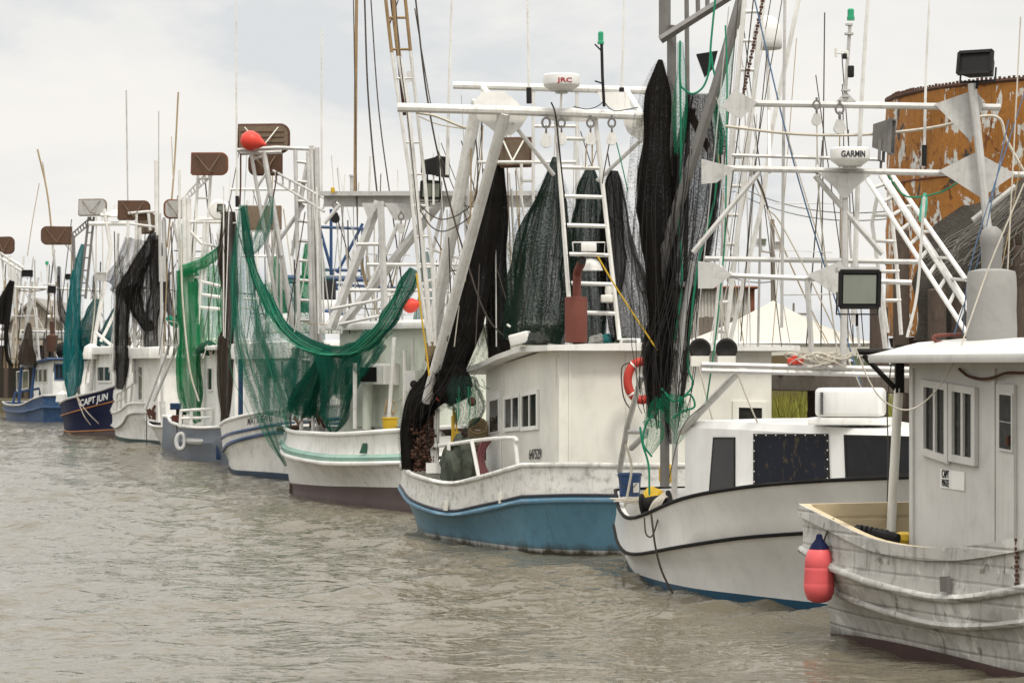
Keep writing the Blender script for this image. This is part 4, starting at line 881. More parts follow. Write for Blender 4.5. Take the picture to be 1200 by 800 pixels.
# ======================================================= blue boat with plain white house
def boat_blue():
    r = thing("fishing_boat", "blue hulled boat with white bulwarks, plain white house and projecting visor roof", "fishing boat", W(640, 648), BOATS)
    d = Vector((0.30, -0.95, 0)).normalized(); n = Vector((0.95, 0.30, 0)).normalized()
    lv = [[(490, 622), (500, 629), (540, 636), (580, 642), (621, 647.5), (680, 650), (748, 651)],
          [(489.5, 618), (499, 624), (540, 631), (580, 637), (620, 642), (680, 644.5), (748, 645.5)],
          [(469, 572), (484, 590), (525, 603), (567, 597), (613, 587), (670, 585.5), (745, 586)],
          [(469, 568), (484, 586), (525, 598), (567, 591), (612, 581), (670, 579.5), (745, 580)],
          [(470, 546), (484, 557), (525, 567), (562, 560), (612, 545.5), (670, 545), (745, 546)]]
    h = hull(r, lv, [HWHITE, BLUE, MATS["sky blue hull paint"], SCUFF], (2.3, 41.4), d, 'tip', 'tip', sharp=(4,), ext=(1.2, 0.1), deck_z=0.75, inner=0.10, cap=SCUFF, capr=0.042, rubs=((2, BLUEL, 0.045), (3, mat("dark stripe", (0.05, 0.05, 0.06), 0.5, dirt=0.2), 0.022)), dY=[0, 0.02, 0.22, 0.24, 0.22])
    # freeing ports
    nn = h['n']
    for px, py in ((494, 585), (522, 592), (586, 583)):
        L3 = h['L'][4]; bi = min(range(len(L3)), key=lambda i: abs(600+F*L3[i].x/L3[i].y-px) if (L3[i]-h['P0']).dot(nn) < 0 else 1e9); a = L3[bi]
        mb = MB(); mb.box(P(px, py, a.y-0.04), 0.11, 0.05, 0.17, d); mb.build("freeing_port", CREAM, r, smooth=False)
    K = gp(655, 42.0); Lp = K+Vector((0.95, 0.2, 0))*3.75; J = K-d*4.1; M_ = Lp-d*4.1
    cab = prismwall(r, [J, K, Lp, M_], 0.7, [2.96, 3.34, 3.34, 2.96], CREAM)
    ps = wallplane(J, K); pe = wallplane(K, Lp)
    # battens and broad shallow panels
    mb = MB()
    for px in (668, 735): a = hit(px, 545, *pe); b = hit(px, 408, *pe); mb.bar(a+pe[1]*0.01, b+pe[1]*0.01, 0.05, 0.02, pe[1])
    for px in (652, 590): a = hit(px, 548, *ps); b = hit(px, 418, *ps); mb.bar(a+ps[1]*0.01, b+ps[1]*0.01, 0.05, 0.02, ps[1])
    mb.build("wall_batten", CREAM, r, smooth=False)
    window(r, ps, [(592, 464), (611, 460), (611, 504), (592, 506)], WHITE, GLASS, 0.07, 0.04, bars=1); window(r, ps, [(612, 460), (632, 456), (632, 503), (612, 505)], WHITE, GLASS, 0.07, 0.04, bars=1)
    dr = panel(r, ps, [(573, 460), (588, 457), (588, 553), (573, 556)], WHITE, 0.03); window(dr, (ps[0]+ps[1]*0.034, ps[1]), [(574.5, 469), (585, 466), (585, 506), (574.5, 508)], WHITE, GLASS, 0.02, 0.02)
    hb = MB(); a = hit(586, 494, *ps)+ps[1]*0.07; hb.tube([a, a+Vector((0, 0, 0.1))], 0.015); hb.build("handle", DARK, dr)
    window(r, pe, [(858, 470), (899, 471), (899, 500), (858, 500)], CREAM, GLASS, 0.10, 0.05)
    lettering(r, "647529", hit(621, 538, *ps)+ps[1]*0.02, hit(635, 537, *ps)+ps[1]*0.02, Vector((0, 0, 0.17)), ps[1], DKTXT, h=0.17, name="number", bold=False)
    # roof: level over the house, swept down into a visor
    rows = [(0.0, 3.36), (1.6, 3.34), (2.8, 3.22), (3.9, 3.07), (5.0, 2.965), (6.4, 2.95)]; mb = MB(); v = []; f = []; sd = n
    for t, z in rows:
        p = K-d*(t-0.25)-n*0.28; q = p+Vector((0.95, 0.2, 0)).normalized()*4.3
        for w_, dz in ((0, -0.09), (0, 0.0), (0.5, 0.06), (1, 0.0), (1, -0.09)): v.append(p.lerp(q, w_)+Vector((0, 0, z+dz)))
    for i in range(len(rows)-1):
        for k in range(5): f.append([i*5+k, i*5+(k+1) % 5, (i+1)*5+(k+1) % 5, (i+1)*5+k])
    f += [[0, 1, 2, 3, 4], [(len(rows)-1)*5+k for k in range(5)]]; mb.add(v, f); mb.build("roof", WHITE, r, angle=25)
    # rail on the after deck
    Y = 45.2; mb = MB()
    b0, b1, b2, b3 = P(503, 556, 45.6), P(526, 563, 44.8), P(561, 558, 43.9), P(607, 545, 42.6)
    t0, t1, t3 = P(508, 524, 45.6), P(530, 520, 44.8), P(602, 513, 42.7)
    mb.tube(curve3([b0, t0+Vector((-.02, 0, -.15)), t0, t1, P(565, 515, 43.9), t3, P(604, 520, 42.65), b3], 4), 0.035, 8); mb.tube([b1, P(526, 520, 44.8)], 0.035, 8); mb.tube([b2, P(553, 517, 44.1)], 0.035, 8); mb.build("deck_rail", WHITE, r)
    # steadying post by the chains
    mb = MB(); lines(mb, [[(512, 478), (511, 556)]], 45.6, 7, 10); mb.box(P(508, 548, 45.5), 0.26, 0.2, 0.18); mb.build("post", WHITE, r)
    # ---- rig: pipe frames, legs, cheek plates
    Yf = 42.4; mb = MB()
    lines(mb, [[(531, 100, 44.5), (780, 107, 44.5)]], 44.5, 9, 10); lines(mb, [[(466, 126, 42.4), (605, 130, 42.4), (790, 137, 42.4)]], 42.4, 11, 10)
    lines(mb, [[(566, 103, 44.5), (588, 131, 42.5)], [(734, 107, 44.5), (752, 136, 42.5)]], 43.5, 8, 8)
    lines(mb, [[(592, 132, 42.4), (500, 470, 45.4)]], 44, 13, 10); lines(mb, [[(560, 118, 44.4), (515, 345, 45.6), (506, 430, 45.8)]], 44.6, 15, 8); lines(mb, [[(600, 143, 42.6), (649, 205, 43)], [(756, 160, 42.6), (700, 212, 43)]], 42.6, 5, 7)
    lines(mb, [[(625, 105, 44.5), (625, 230, 44.5), (624, 300, 44.5)], [(676, 107, 44.5), (676, 230, 44.5), (674, 300, 44.5)], [(625, 148, 44.5), (676, 148, 44.5)], [(612, 190, 44.5), (675, 190, 44.5)], [(560, 190, 44.6), (612, 190, 44.5)]], 44.5, 4, 7)
    lines(mb, [[(611, 190, 44.7), (611, 232, 44.7)], [(611, 212, 44.7), (627, 212, 44.7)]], 44.7, 4); mb.build("rig_frame", WPIPE, r)
    for ply in ([(540+x, y) for x, y in ((15, 180-60), (25, 108), (50, 107), (64, 118), (75, 128), (80, 134), (70, 150), (60, 158), (46, 160), (34, 150), (20, 140))], [(638, 133), (660, 133), (705, 134), (700, 143), (650, 142), (641, 140)], [(730, 134), (770, 135), (766, 152), (752, 166), (736, 156), (731, 145)], [(700, 108), (735, 108), (740, 128), (725, 130), (706, 122)]):
        mb = MB(); mb.prism([P(x, y, 42.6) for x, y in ply], 0.02); mb.build("cheek_plate", WHITE, r, smooth=False)
    mb = MB(); mb.prism([P(x, y, 45.55) for x, y in ((499, 402), (511, 400), (512, 425), (505, 427), (498, 422))], 0.24); mb.build("boom_heel", mat("bare plywood", (0.33, 0.25, 0.15), 0.8, dirt=0.4), r, smooth=False)
    # outrigger boom raised at the after end
    Yb = 45.0; up, lo = MB(), MB()
    A_ = [(446, -40), (452, 0), (459, 62)]; A2 = [(459, 62), (468, 124), (480, 205), (492, 330), (504, 405)]; B_ = [(472, -40), (475, 0), (481, 60)]; B2 = [(481, 60), (490, 140), (498, 215), (508, 330), (510, 405)]
    for mb_, ps_ in ((up, (A_, B_)), (lo, (A2, B2))):
        for q in ps_: mb_.tube([P(x, y, Yb) for x, y in q], pw(4.2, Yb)/2, 7)
    up.tube([P(458, -40, Yb), P(464, 40, Yb), P(468, 66, Yb)], pw(5, Yb)/2)
    def cross(mb_, ys):
        for y in ys:
            fx = lambda Q: next(a[0]+(b[0]-a[0])*(y-a[1])/(b[1]-a[1]) for a, b in zip(Q, Q[1:]) if a[1] <= y <= b[1]); mb_.tube([P(fx(A_+A2[1:]), y, Yb), P(fx(B_+B2[1:]), y, Yb)], pw(3.2, Yb)/2, 6)
    cross(up, (-20, 21, 58)); cross(lo, (92, 130, 167, 204, 241, 277, 313, 350, 385)); lo.tube([P(467, 66, Yb), P(478, 124, Yb), P(489, 240, Yb), P(499, 330, Yb), P(506, 400, Yb)], pw(6, Yb)/2, 8)
    lo.prism([P(x, y, Yb) for x, y in ((476, 84), (484, 83), (486, 95), (477, 96))], 0.03)
    bo = up.build("outrigger_tip", TANP, r); lo.build("outrigger", WPIPE, r); mb = MB(); mb.tube([P(456, -40, Yb+.12), P(461, 10, Yb+.12), P(469, 80, Yb+.12), P(475, 135, Yb+.12)], pw(6, Yb)/2); mb.build("boom_core", RUSTD, r)
    # ladder to the top frame
    mb = MB(); ladder(mb, P(651, 132, 42.5), P(670, 396, 42.3), P(697, 133, 42.5), P(726, 398, 42.3), 7, pw(5.5, 42.4)/2, pw(5, 42.4)/2, 0.115, 0.885); mb.build("ladder", WHITE, r)
    addrope(r, [(646, 120), (651, 135), (656, 180), (662, 240), (669, 335)], 42.25, 2.6, DARK, "electric_cable"); addrope(r, [(672, 125), (690, 128), (706, 120), (708, 104)], 42.2, 1.6, DARK, "electric_cable"); addrope(r, [(708, 120), (720, 130), (748, 126)], 42.2, 1.6, DARK, "electric_cable")
    # exhaust
    mb = MB(); c = P(675, 402, 41.95); R = pw(13.2, 41.95); mb.lathe(c, [(R*0.3, -0.06), (R*0.3, 0.0), (R*0.98, 0.01), (R, 0.03), (R, pw(52, 41.95)), (R*0.97, pw(54, 41.95)), (R*0.3, pw(54.5, 41.95))], 24); ex = mb.build("exhaust_silencer", REDOX, r, angle=50)
    mb = MB(); mb.tube(curve3([P(676, 350, 41.95), P(676, 328, 41.95), P(677, 318, 41.9), P(681, 309, 41.6), P(682, 305, 41.4)], 4), pw(5, 41.95), 14, caps=False); mb.build("pipe", REDOX, ex); mb = MB(); mb.tube([P(681.3, 307.5, 41.5), P(681.9, 305.7, 41.42)], pw(4.4, 41.95), 14); mb.build("mouth_plug", BLACK, ex)  # black plug set just inside the pipe's open end
    # lamps on the ladder
    mb = MB(); mb.box(P(690, 290, 42.1), pw(18, 42), 0.12, pw(10, 42), bev=0.015); o = mb.build("work_lamp", WHITE, r, angle=50); mb = MB(); c = P(690, 292, 42.1); q = [P(671, 284, 42.1), P(672, 298, 42.1), P(708, 298, 42.1), P(709, 284, 42.1)]; mb.tube(q+[q[0]], 0.012); mb.build("guard", WPIPE, o)
    mb = MB(); mb.lathe(P(692, 317, 42.5), [(pw(15, 42), 0), (pw(14, 42), 0.04), (pw(11, 42), 0.14), (pw(7, 42), 0.19), (0.02, 0.2)], 20); mb.build("lamp_shade", WHITE, r, angle=60)
    mb = MB(); mb.box(P(711, 350, 42.1), pw(14, 42), 0.14, pw(9, 42), bev=0.02); mb.lathe(P(713, 341, 42.1), [(0.05, -0.08), (0.06, 0), (0.05, 0.08)], 14); mb.build("horn", CREAM, r)
    # radar, signal light, aerials
    radar(r, 658, 97, 42.3, 43, 19, "JRC", REDTXT, 0.42, 0.2); mb = MB(); lines(mb, [[(658, 107), (657, 128)]], 42.3, 3); mb.build("radar_post", CREAM, r)
    mb = MB(); lines(mb, [[(705, 52), (706, 90), (708, 125)]], 42.3, 4); lines(mb, [[(697, 52), (704, 59)], [(697, 95), (706, 98)]], 42.3, 2); sm = mb.build("signal_mast", DARK, r); mb = MB(); c = P(704, 52, 42.3); mb.lathe(c, [(0.055, 0), (0.055, 0.04), (0.045, 0.05), (0.045, 0.19), (0.03, 0.21), (0.01, 0.21)], 16); mb.build("green_light", GRNLENS, sm)
    antenna(r, [(620, 118), (619, 60), (618, -20)], 43.5, 4.2); antenna(r, [(728, 118), (730, 60), (732, -20)], 43.5, 4); antenna(r, [(524, 205), (526, 110), (530, -20)], 44.8, 5, None, False)
    for px, py in ((640, 138), (658, 139), (692, 139), (717, 139)): block(r, px, py, 42.3, 32 if px != 640 else 36)
    block(r, 552, 140, 44.9, 20, ALU)
    for s_, w_, m_ in (([(486, -10), (500, 110), (520, 210), (545, 300), (570, 370), (600, 402)], 3, CABLE), ([(690, 155), (687, 175), (686, 196)], 2.4, TANROPE), ([(694, 155), (694, 195)], 2.4, TANROPE), ([(716, 158), (708, 200), (706, 215)], 2, CABLE), ([(720, 158), (728, 190), (736, 225)], 2, GREENROPE), ([(552, 145), (552, 200), (551, 260), (545, 330)], 2.6, TANROPE),
                       ([(556, 147), (560, 200), (555, 260), (540, 320), (524, 400)], 2.4, CABLE), ([(566, 147), (562, 200), (548, 262)], 2.2, TANROPE), ([(492, 240), (505, 252), (520, 257), (540, 250), (555, 235), (562, 200)], 2.2, CABLE), ([(492, 246), (505, 265), (520, 271), (540, 262), (556, 250)], 2.2, CABLE),
                       ([(488, 132), (510, 136), (535, 146), (552, 152)], 4, ROPE), ([(490, 136), (515, 146), (552, 152)], 2.4, ROPE), ([(488, 320), (494, 370), (500, 415), (503, 440)], 3, YELLOW), ([(486, 10), (500, 95), (506, 130)], 1.8, CABLE), ([(463, -10), (468, 60), (478, 140), (488, 240), (496, 330)], 1.8, CABLE)):
        addrope(r, s_, 44.6 if s_[0][0] < 600 else 42.3, w_, m_, "line")
    mb = MB(); mb.tube([P(594, 380, 42.7)]+[P(598, 383, 42.7)], 0.02); mb.box(P(610, 397, 42.9), pw(24, 42.9), 0.3, pw(14, 42.9), (0.95, -0.2, 0.25), bev=0.03); mb.build("roof_winch", WHITE, r)
    mb = MB(); mb.box(P(738, 401, 42.5), pw(24, 42.5), 0.4, pw(9, 42.5), bev=0.02); v_ = mb.build("roof_vent", WHITE, r); mb = MB()
    for k in range(4): mb.box(P(738, 398.5+k*1.8, 42.27), pw(17, 42.3), 0.02, 0.012)
    mb.build("slat", DARK, v_, smooth=False)
    clutter(r, 500, 610, 100, 400, 45.6, 24, 8, .2); clutter(r, 600, 735, 110, 300, 44.8, 10, 3)
    return r, ps, pe
BLUEB, BLUE_SIDE, BLUE_END = boat_blue()
def blue_items():
    c = P(752, 446, 41.6); R = pw(20, 41.6); mb = MB(); mb.tube([c+Vector((math.cos(a)*R*0.83, 0.05*math.sin(a), math.sin(a)*R*1.35*0.83)) for a in [6.2832*k/36 for k in range(37)]], R*0.26, 12, caps=False)
    t = thing("life_ring", "orange red life ring hung on the blue boat's white house", "life ring", c); mb.build("ring", ORANGE, t)
    for a in (0.6, 2.2, 3.9, 5.5): mb = MB(); mb.tube([c+Vector((math.cos(a+k*0.05)*R*0.83, 0.05*math.sin(a), math.sin(a+k*0.05)*R*1.12)) for k in (-1, 1)], R*0.29, 12); mb.build("band", WHITE, t)
    mb = MB(); mb.tube(curve3([c+Vector((-R*0.7, -0.2, 0.3)), c+Vector((-R*1.2, -0.2, 0.2)), c+Vector((-R*1.1, -0.2, -0.25)), c+Vector((-R*0.6, -0.2, -0.5))]), 0.012, 5); mb.build("grab_line", CABLE, t)
    rnd = random.Random(3); mb = MB()
    for k in range(13):
        x = 481+k*2.3; y = 474+rnd.random()*4
        while y < 548+rnd.random()*8: mb.lathe(P(x+rnd.uniform(-.8, .8), y, 45.7+rnd.uniform(-.2, .2)), [(0.012, -0.03), (0.036, -0.012), (0.036, 0.012), (0.012, 0.03)], 6); y += 3.6
    tag(mb.build("tickler_chain", RUSTD), "bundle of rusty chain hanging under black net at the blue boat's end", "chain")
    for px, py, a in ((516, 464, 0.3), (553, 471, -0.2)):
        mb = MB(); mb.lathe(P(px-3, py, 45.2), [(0.02, -0.02), (0.075, 0), (0.085, 0.05), (0.075, 0.1), (0.02, 0.12)], 12, axis=(1, -.3, -a)); tag(mb.build("net_float", mat("faded red float", (0.36, 0.07, 0.055), 0.7)), "small faded red net float, %s" % ("left one on the black net" if px < 530 else "right one beside the open door"), "float")
    mb = MB(); rnd = random.Random(8)
    for k in range(9):
        x = rnd.uniform(529, 538); mb.tube(curve3([P(x, 478+rnd.random()*10, 45.3), P(x+rnd.uniform(-2, 2), 515, 45.2), P(x+rnd.uniform(-3, 3), 545, 45.1), P(x+2, 552+rnd.random()*3, 45.1), P(x+5, 535, 45.1), P(x+3, 505, 45.2)]), 0.012, 5)
    tag(mb.build("yellow_line", YELLOW), "hank of yellow line hanging by the blue boat's white rail", "rope")
    mb = MB(); c = P(540, 548, 45.0); bm = bmesh.new(); bmesh.ops.create_icosphere(bm, subdivisions=4, radius=1); bm.verts.index_update(); vs = []
    for v in bm.verts:
        q = v.co*(1+0.25*noise.noise(v.co*2.0)+0.10*noise.noise(v.co*7)); vs.append(c+Vector((q.x*0.34, q.y*0.45, q.z*0.55)))
    mb.add(vs, [[v.index for v in f.verts] for f in bm.faces]); bm.free(); mb.v = mb.v; tag(mb.build("net_pile", mat("grey green piled net", (0.075, 0.085, 0.065), 0.95, dirt=0.6, dirtcol=(0.02, 0.025, 0.02), scale=4, bump=0.9, bscale=40)), "pile of dull green net on the blue boat's after deck", "net pile")
    rnd = random.Random(12); mb = MB()
    for k in range(10): a = k*0.7; mb.tube([P(560, 500+4*k % 22, 45.6)+Vector((math.cos(q)*0.16, math.sin(q)*0.05+.02*k, math.sin(q)*0.12+0.01*k)) for q in [6.28*j/14 for j in range(15)]], 0.018, 5)
    tag(mb.build("rope_coil", TANROPE), "brown rope coils heaped behind the blue boat's green net", "rope")
    for k in range(3):
        mb = MB(); mb.tube(curve3([P(572-k*3, 556, 44.6), P(566-k*3, 542-k*2, 44.8), P(568-k*2, 525-k*2, 45), P(577-k, 512, 45)]), 0.035, 8); tag(mb.build("red_hose", mat("maroon hose", (0.16, 0.045, 0.05), 0.5)), "maroon hose curving up beside the blue boat's open door", "hose", "maroon hoses at the door")
    for x0, x1, y, mt, lb in ((615, 642, 398, DGRNNET, "dark"), (690, 712, 400, mat("grey tarpaulin", (0.30, 0.30, 0.28), 0.9, bump=0.5, bscale=8), "grey"), (700, 722, 400, mat("teal tarpaulin", (0.02, 0.18, 0.18), 0.8, bump=0.5, bscale=8), "teal"), (718, 738, 401, mat("pale green mesh heap", (0.25, 0.31, 0.23), 0.95, bump=0.9, bscale=40), "pale green")):
        c = P((x0+x1)/2, y+4, 42.9); bm = bmesh.new(); bmesh.ops.create_icosphere(bm, subdivisions=4, radius=1); bm.verts.index_update(); mb = MB(); vs = []
        for v in bm.verts: q = v.co*(1+0.30*noise.noise(v.co*2.3+Vector((x0, 0, 0)))); vs.append(c+Vector((q.x*pw(x1-x0, 42.9)*0.55, q.y*0.3, max(-0.03, q.z*0.17))))
        mb.add(vs, [[v.index for v in f.verts] for f in bm.faces]); bm.free()
        if lb == "dark": mt = mat("dark heaped net", (0.03, 0.035, 0.03), 0.95, bump=0.9, bscale=40)
        tag(mb.build("roof_bundle", mt), "%s bundle of net or cloth lying on the blue boat's roof" % lb, "bundle")
blue_items()
# nets hung on the blue boat
net("fishing_net", "long black net hauled up along the blue boat's slanting white leg", BLKNET, [[(585, 178, 45, 4), (579, 230, 45, 20), (566, 300, 45, 26), (547, 372, 45.2, 40), (531, 420, 45.3, 38), (514, 450, 45.4, 36), (494, 474, 45.5, 30), (479, 505, 45.6, 18), (477, 550, 45.6, 11)],
     ([(588, 182, 45.3, 3), (584, 255, 45.3, 18), (582, 330, 45.4, 22), (585, 410, 45.5, 24), (585, 426, 45.5, 18)], {}), ([(526, 430, 45.1, 36), (533, 455, 45.1, 40), (540, 470, 45.1, 26)], {})], NETS,
     [([(540, 390, 44.8, 40), (514, 448, 44.8, 40), (494, 478, 44.9, 40), (492, 556, 44.9, 44)], 18, 0.008, 5), ([(535, 440, 44.8, 50), (560, 460, 44.8, 40)], 6, 0.01, 2)])
net("fishing_net", "dark green net spread wide below the second pulley, left of the ladder", DGRNNET, [[(650, 184, 43.5, 4), (648, 215, 43.5, 22), (643, 250, 43.5, 46), (638, 300, 43.5, 62), (632, 350, 43.5, 68), (626, 400, 43.5, 66)]], NETS, [([(650, 184, 43.2, 6), (645, 250, 43.2, 50), (632, 350, 43.2, 72), (622, 402, 43.2, 60)], 12, 0.009, 3)])
net("fishing_net", "narrow dark green net hanging behind the white ladder", DGRNNET, [[(692, 194, 43.2, 5), (690, 225, 43.2, 28), (689, 270, 43.2, 36), (689, 330, 43.2, 36), (694, 402, 43.2, 30)]], NETS, [([(692, 194, 43, 6), (690, 260, 43, 36), (692, 400, 43, 30)], 7, 0.009, 3)])
net("fishing_net", "black hooded net just right of the white ladder", BLKNETT, [[(720, 200, 42.7, 6), (719, 215, 42.7, 18), (722, 270, 42.7, 34), (730, 320, 42.7, 44), (740, 370, 42.7, 50), (744, 402, 42.7, 48)], ([(720, 200, 42.6, 7), (718, 220, 42.6, 18), (718, 270, 42.6, 24), (722, 310, 42.6, 20), (722, 345, 42.6, 10)], {})], NETS)
net("fishing_net", "ragged scrap of green mesh dangling beside the open door of the blue boat", netmat("grey green mesh", (0.035, 0.075, 0.06), 0.35), [[(545, 440, 45, 22), (543, 460, 45, 40), (548, 480, 45, 34), (540, 500, 45, 16)]], NETS, [([(545, 440, 44.8, 30), (545, 505, 44.8, 34)], 14, 0.008, 3)], MATS["green rope"])
# nets hung on the white boat
net("fishing_net", "tall thick black net hanging from the dark mast of the white boat", BLKNET, [[(774, 70, 36.3, 4), (772, 92, 36.3, 17), (771, 120, 36.3, 29), (770, 165, 36.3, 31), (768, 215, 36.3, 37), (769, 262, 36.3, 38), (774, 310, 36.3, 29), (778, 350, 36.3, 22), (778, 400, 36.3, 20), (780, 450, 36.3, 14)], ([(757, 250, 36.1, 8), (764, 300, 36.1, 16), (768, 350, 36.1, 16), (772, 400, 36.1, 14), (770, 450, 36.1, 10)], {})], NETS, [([(770, 120, 36, 40), (766, 300, 36, 60), (775, 460, 36, 56), (782, 500, 36, 40)], 26, 0.008, 4)], seg=64, pleats=13, fuzz=1.5)
net("fishing_net", "black net spread thin around the slanting spar of the white boat", BLKNETT, [[(822, 110, 36.5, 26), (820, 180, 36.5, 54), (815, 240, 36.5, 54), (808, 300, 36.5, 42), (800, 350, 36.5, 26), (794, 400, 36.5, 24), (790, 450, 36.5, 26), (788, 490, 36.5, 16), (788, 520, 36.5, 6)], ([(774, 360, 36.2, 10), (766, 400, 36.1, 22), (767, 440, 36.1, 22), (770, 480, 36.1, 12)], {'amp': .2}), ([(786, 360, 36.2, 14), (774, 410, 36.2, 22), (768, 450, 36.2, 16), (764, 490, 36.2, 8)], {'amp': .25})], NETS, [([(820, 130, 36.1, 50), (815, 240, 36.1, 60), (800, 340, 36.1, 46), (784, 430, 36.1, 66), (782, 520, 36.1, 44)], 60, 0.009, 4)], seg=64, pleats=11)
GRHEM = netmat("bright green mesh hem", (0.01, 0.20, 0.10), 0.2)
net("net_hem", "ragged green mesh strip hanging between the dark mast and the slanting spar", GRHEM, [[(797, 50, 36.2, 6), (798, 80, 36.2, 10), (797, 130, 36.2, 16), (796, 180, 36.2, 10)]], NETS)
net("net_hem", "ragged green mesh strip hanging on the far side of the slanting spar", GRHEM, [[(858, 50, 36.2, 4), (850, 90, 36.2, 14), (846, 130, 36.2, 16), (842, 180, 36.2, 8)]], NETS)
net("net_hem", "ragged green mesh dangling above the blue bucket, under the black net", GRHEM, [([(758, 490, 36, 12), (768, 505, 36, 20), (760, 530, 36, 10)], {}), ([(764, 500, 36, 16), (768, 480, 36, 16), (776, 470, 36, 16)], {}), ([(772, 468, 36, 16), (790, 478, 36, 30), (797, 500, 36, 20), (792, 520, 36, 6)], {})], NETS)
mb = MB()
for s_, Y in (([(797, 48), (797, 95), (802, 105), (812, 110), (824, 102), (831, 82), (833, 52), (838, 0)], 36.2), ([(833, 60), (836, 82), (842, 96), (850, 70), (858, 46)], 36.2), ([(797, 95), (798, 180), (796, 260), (799, 330), (790, 400)], 36.2), ([(750, 500), (753, 520), (760, 545), (761, 580)], 36.0), ([(775, 455), (790, 470), (808, 462), (814, 476), (800, 482), (788, 490)], 36.0), ([(842, 180), (836, 240), (818, 310), (806, 420), (812, 450), (796, 470)], 36.0), ([(764, 486), (756, 500), (754, 520), (764, 535)], 36)):
    mb.tube(curve3([P(x, y, Y) for x, y in s_]), pw(2.6, Y)/2, 5)
tag(mb.build("head_rope", GREENROPE), "bright green head rope looped along the white boat's black net", "rope")
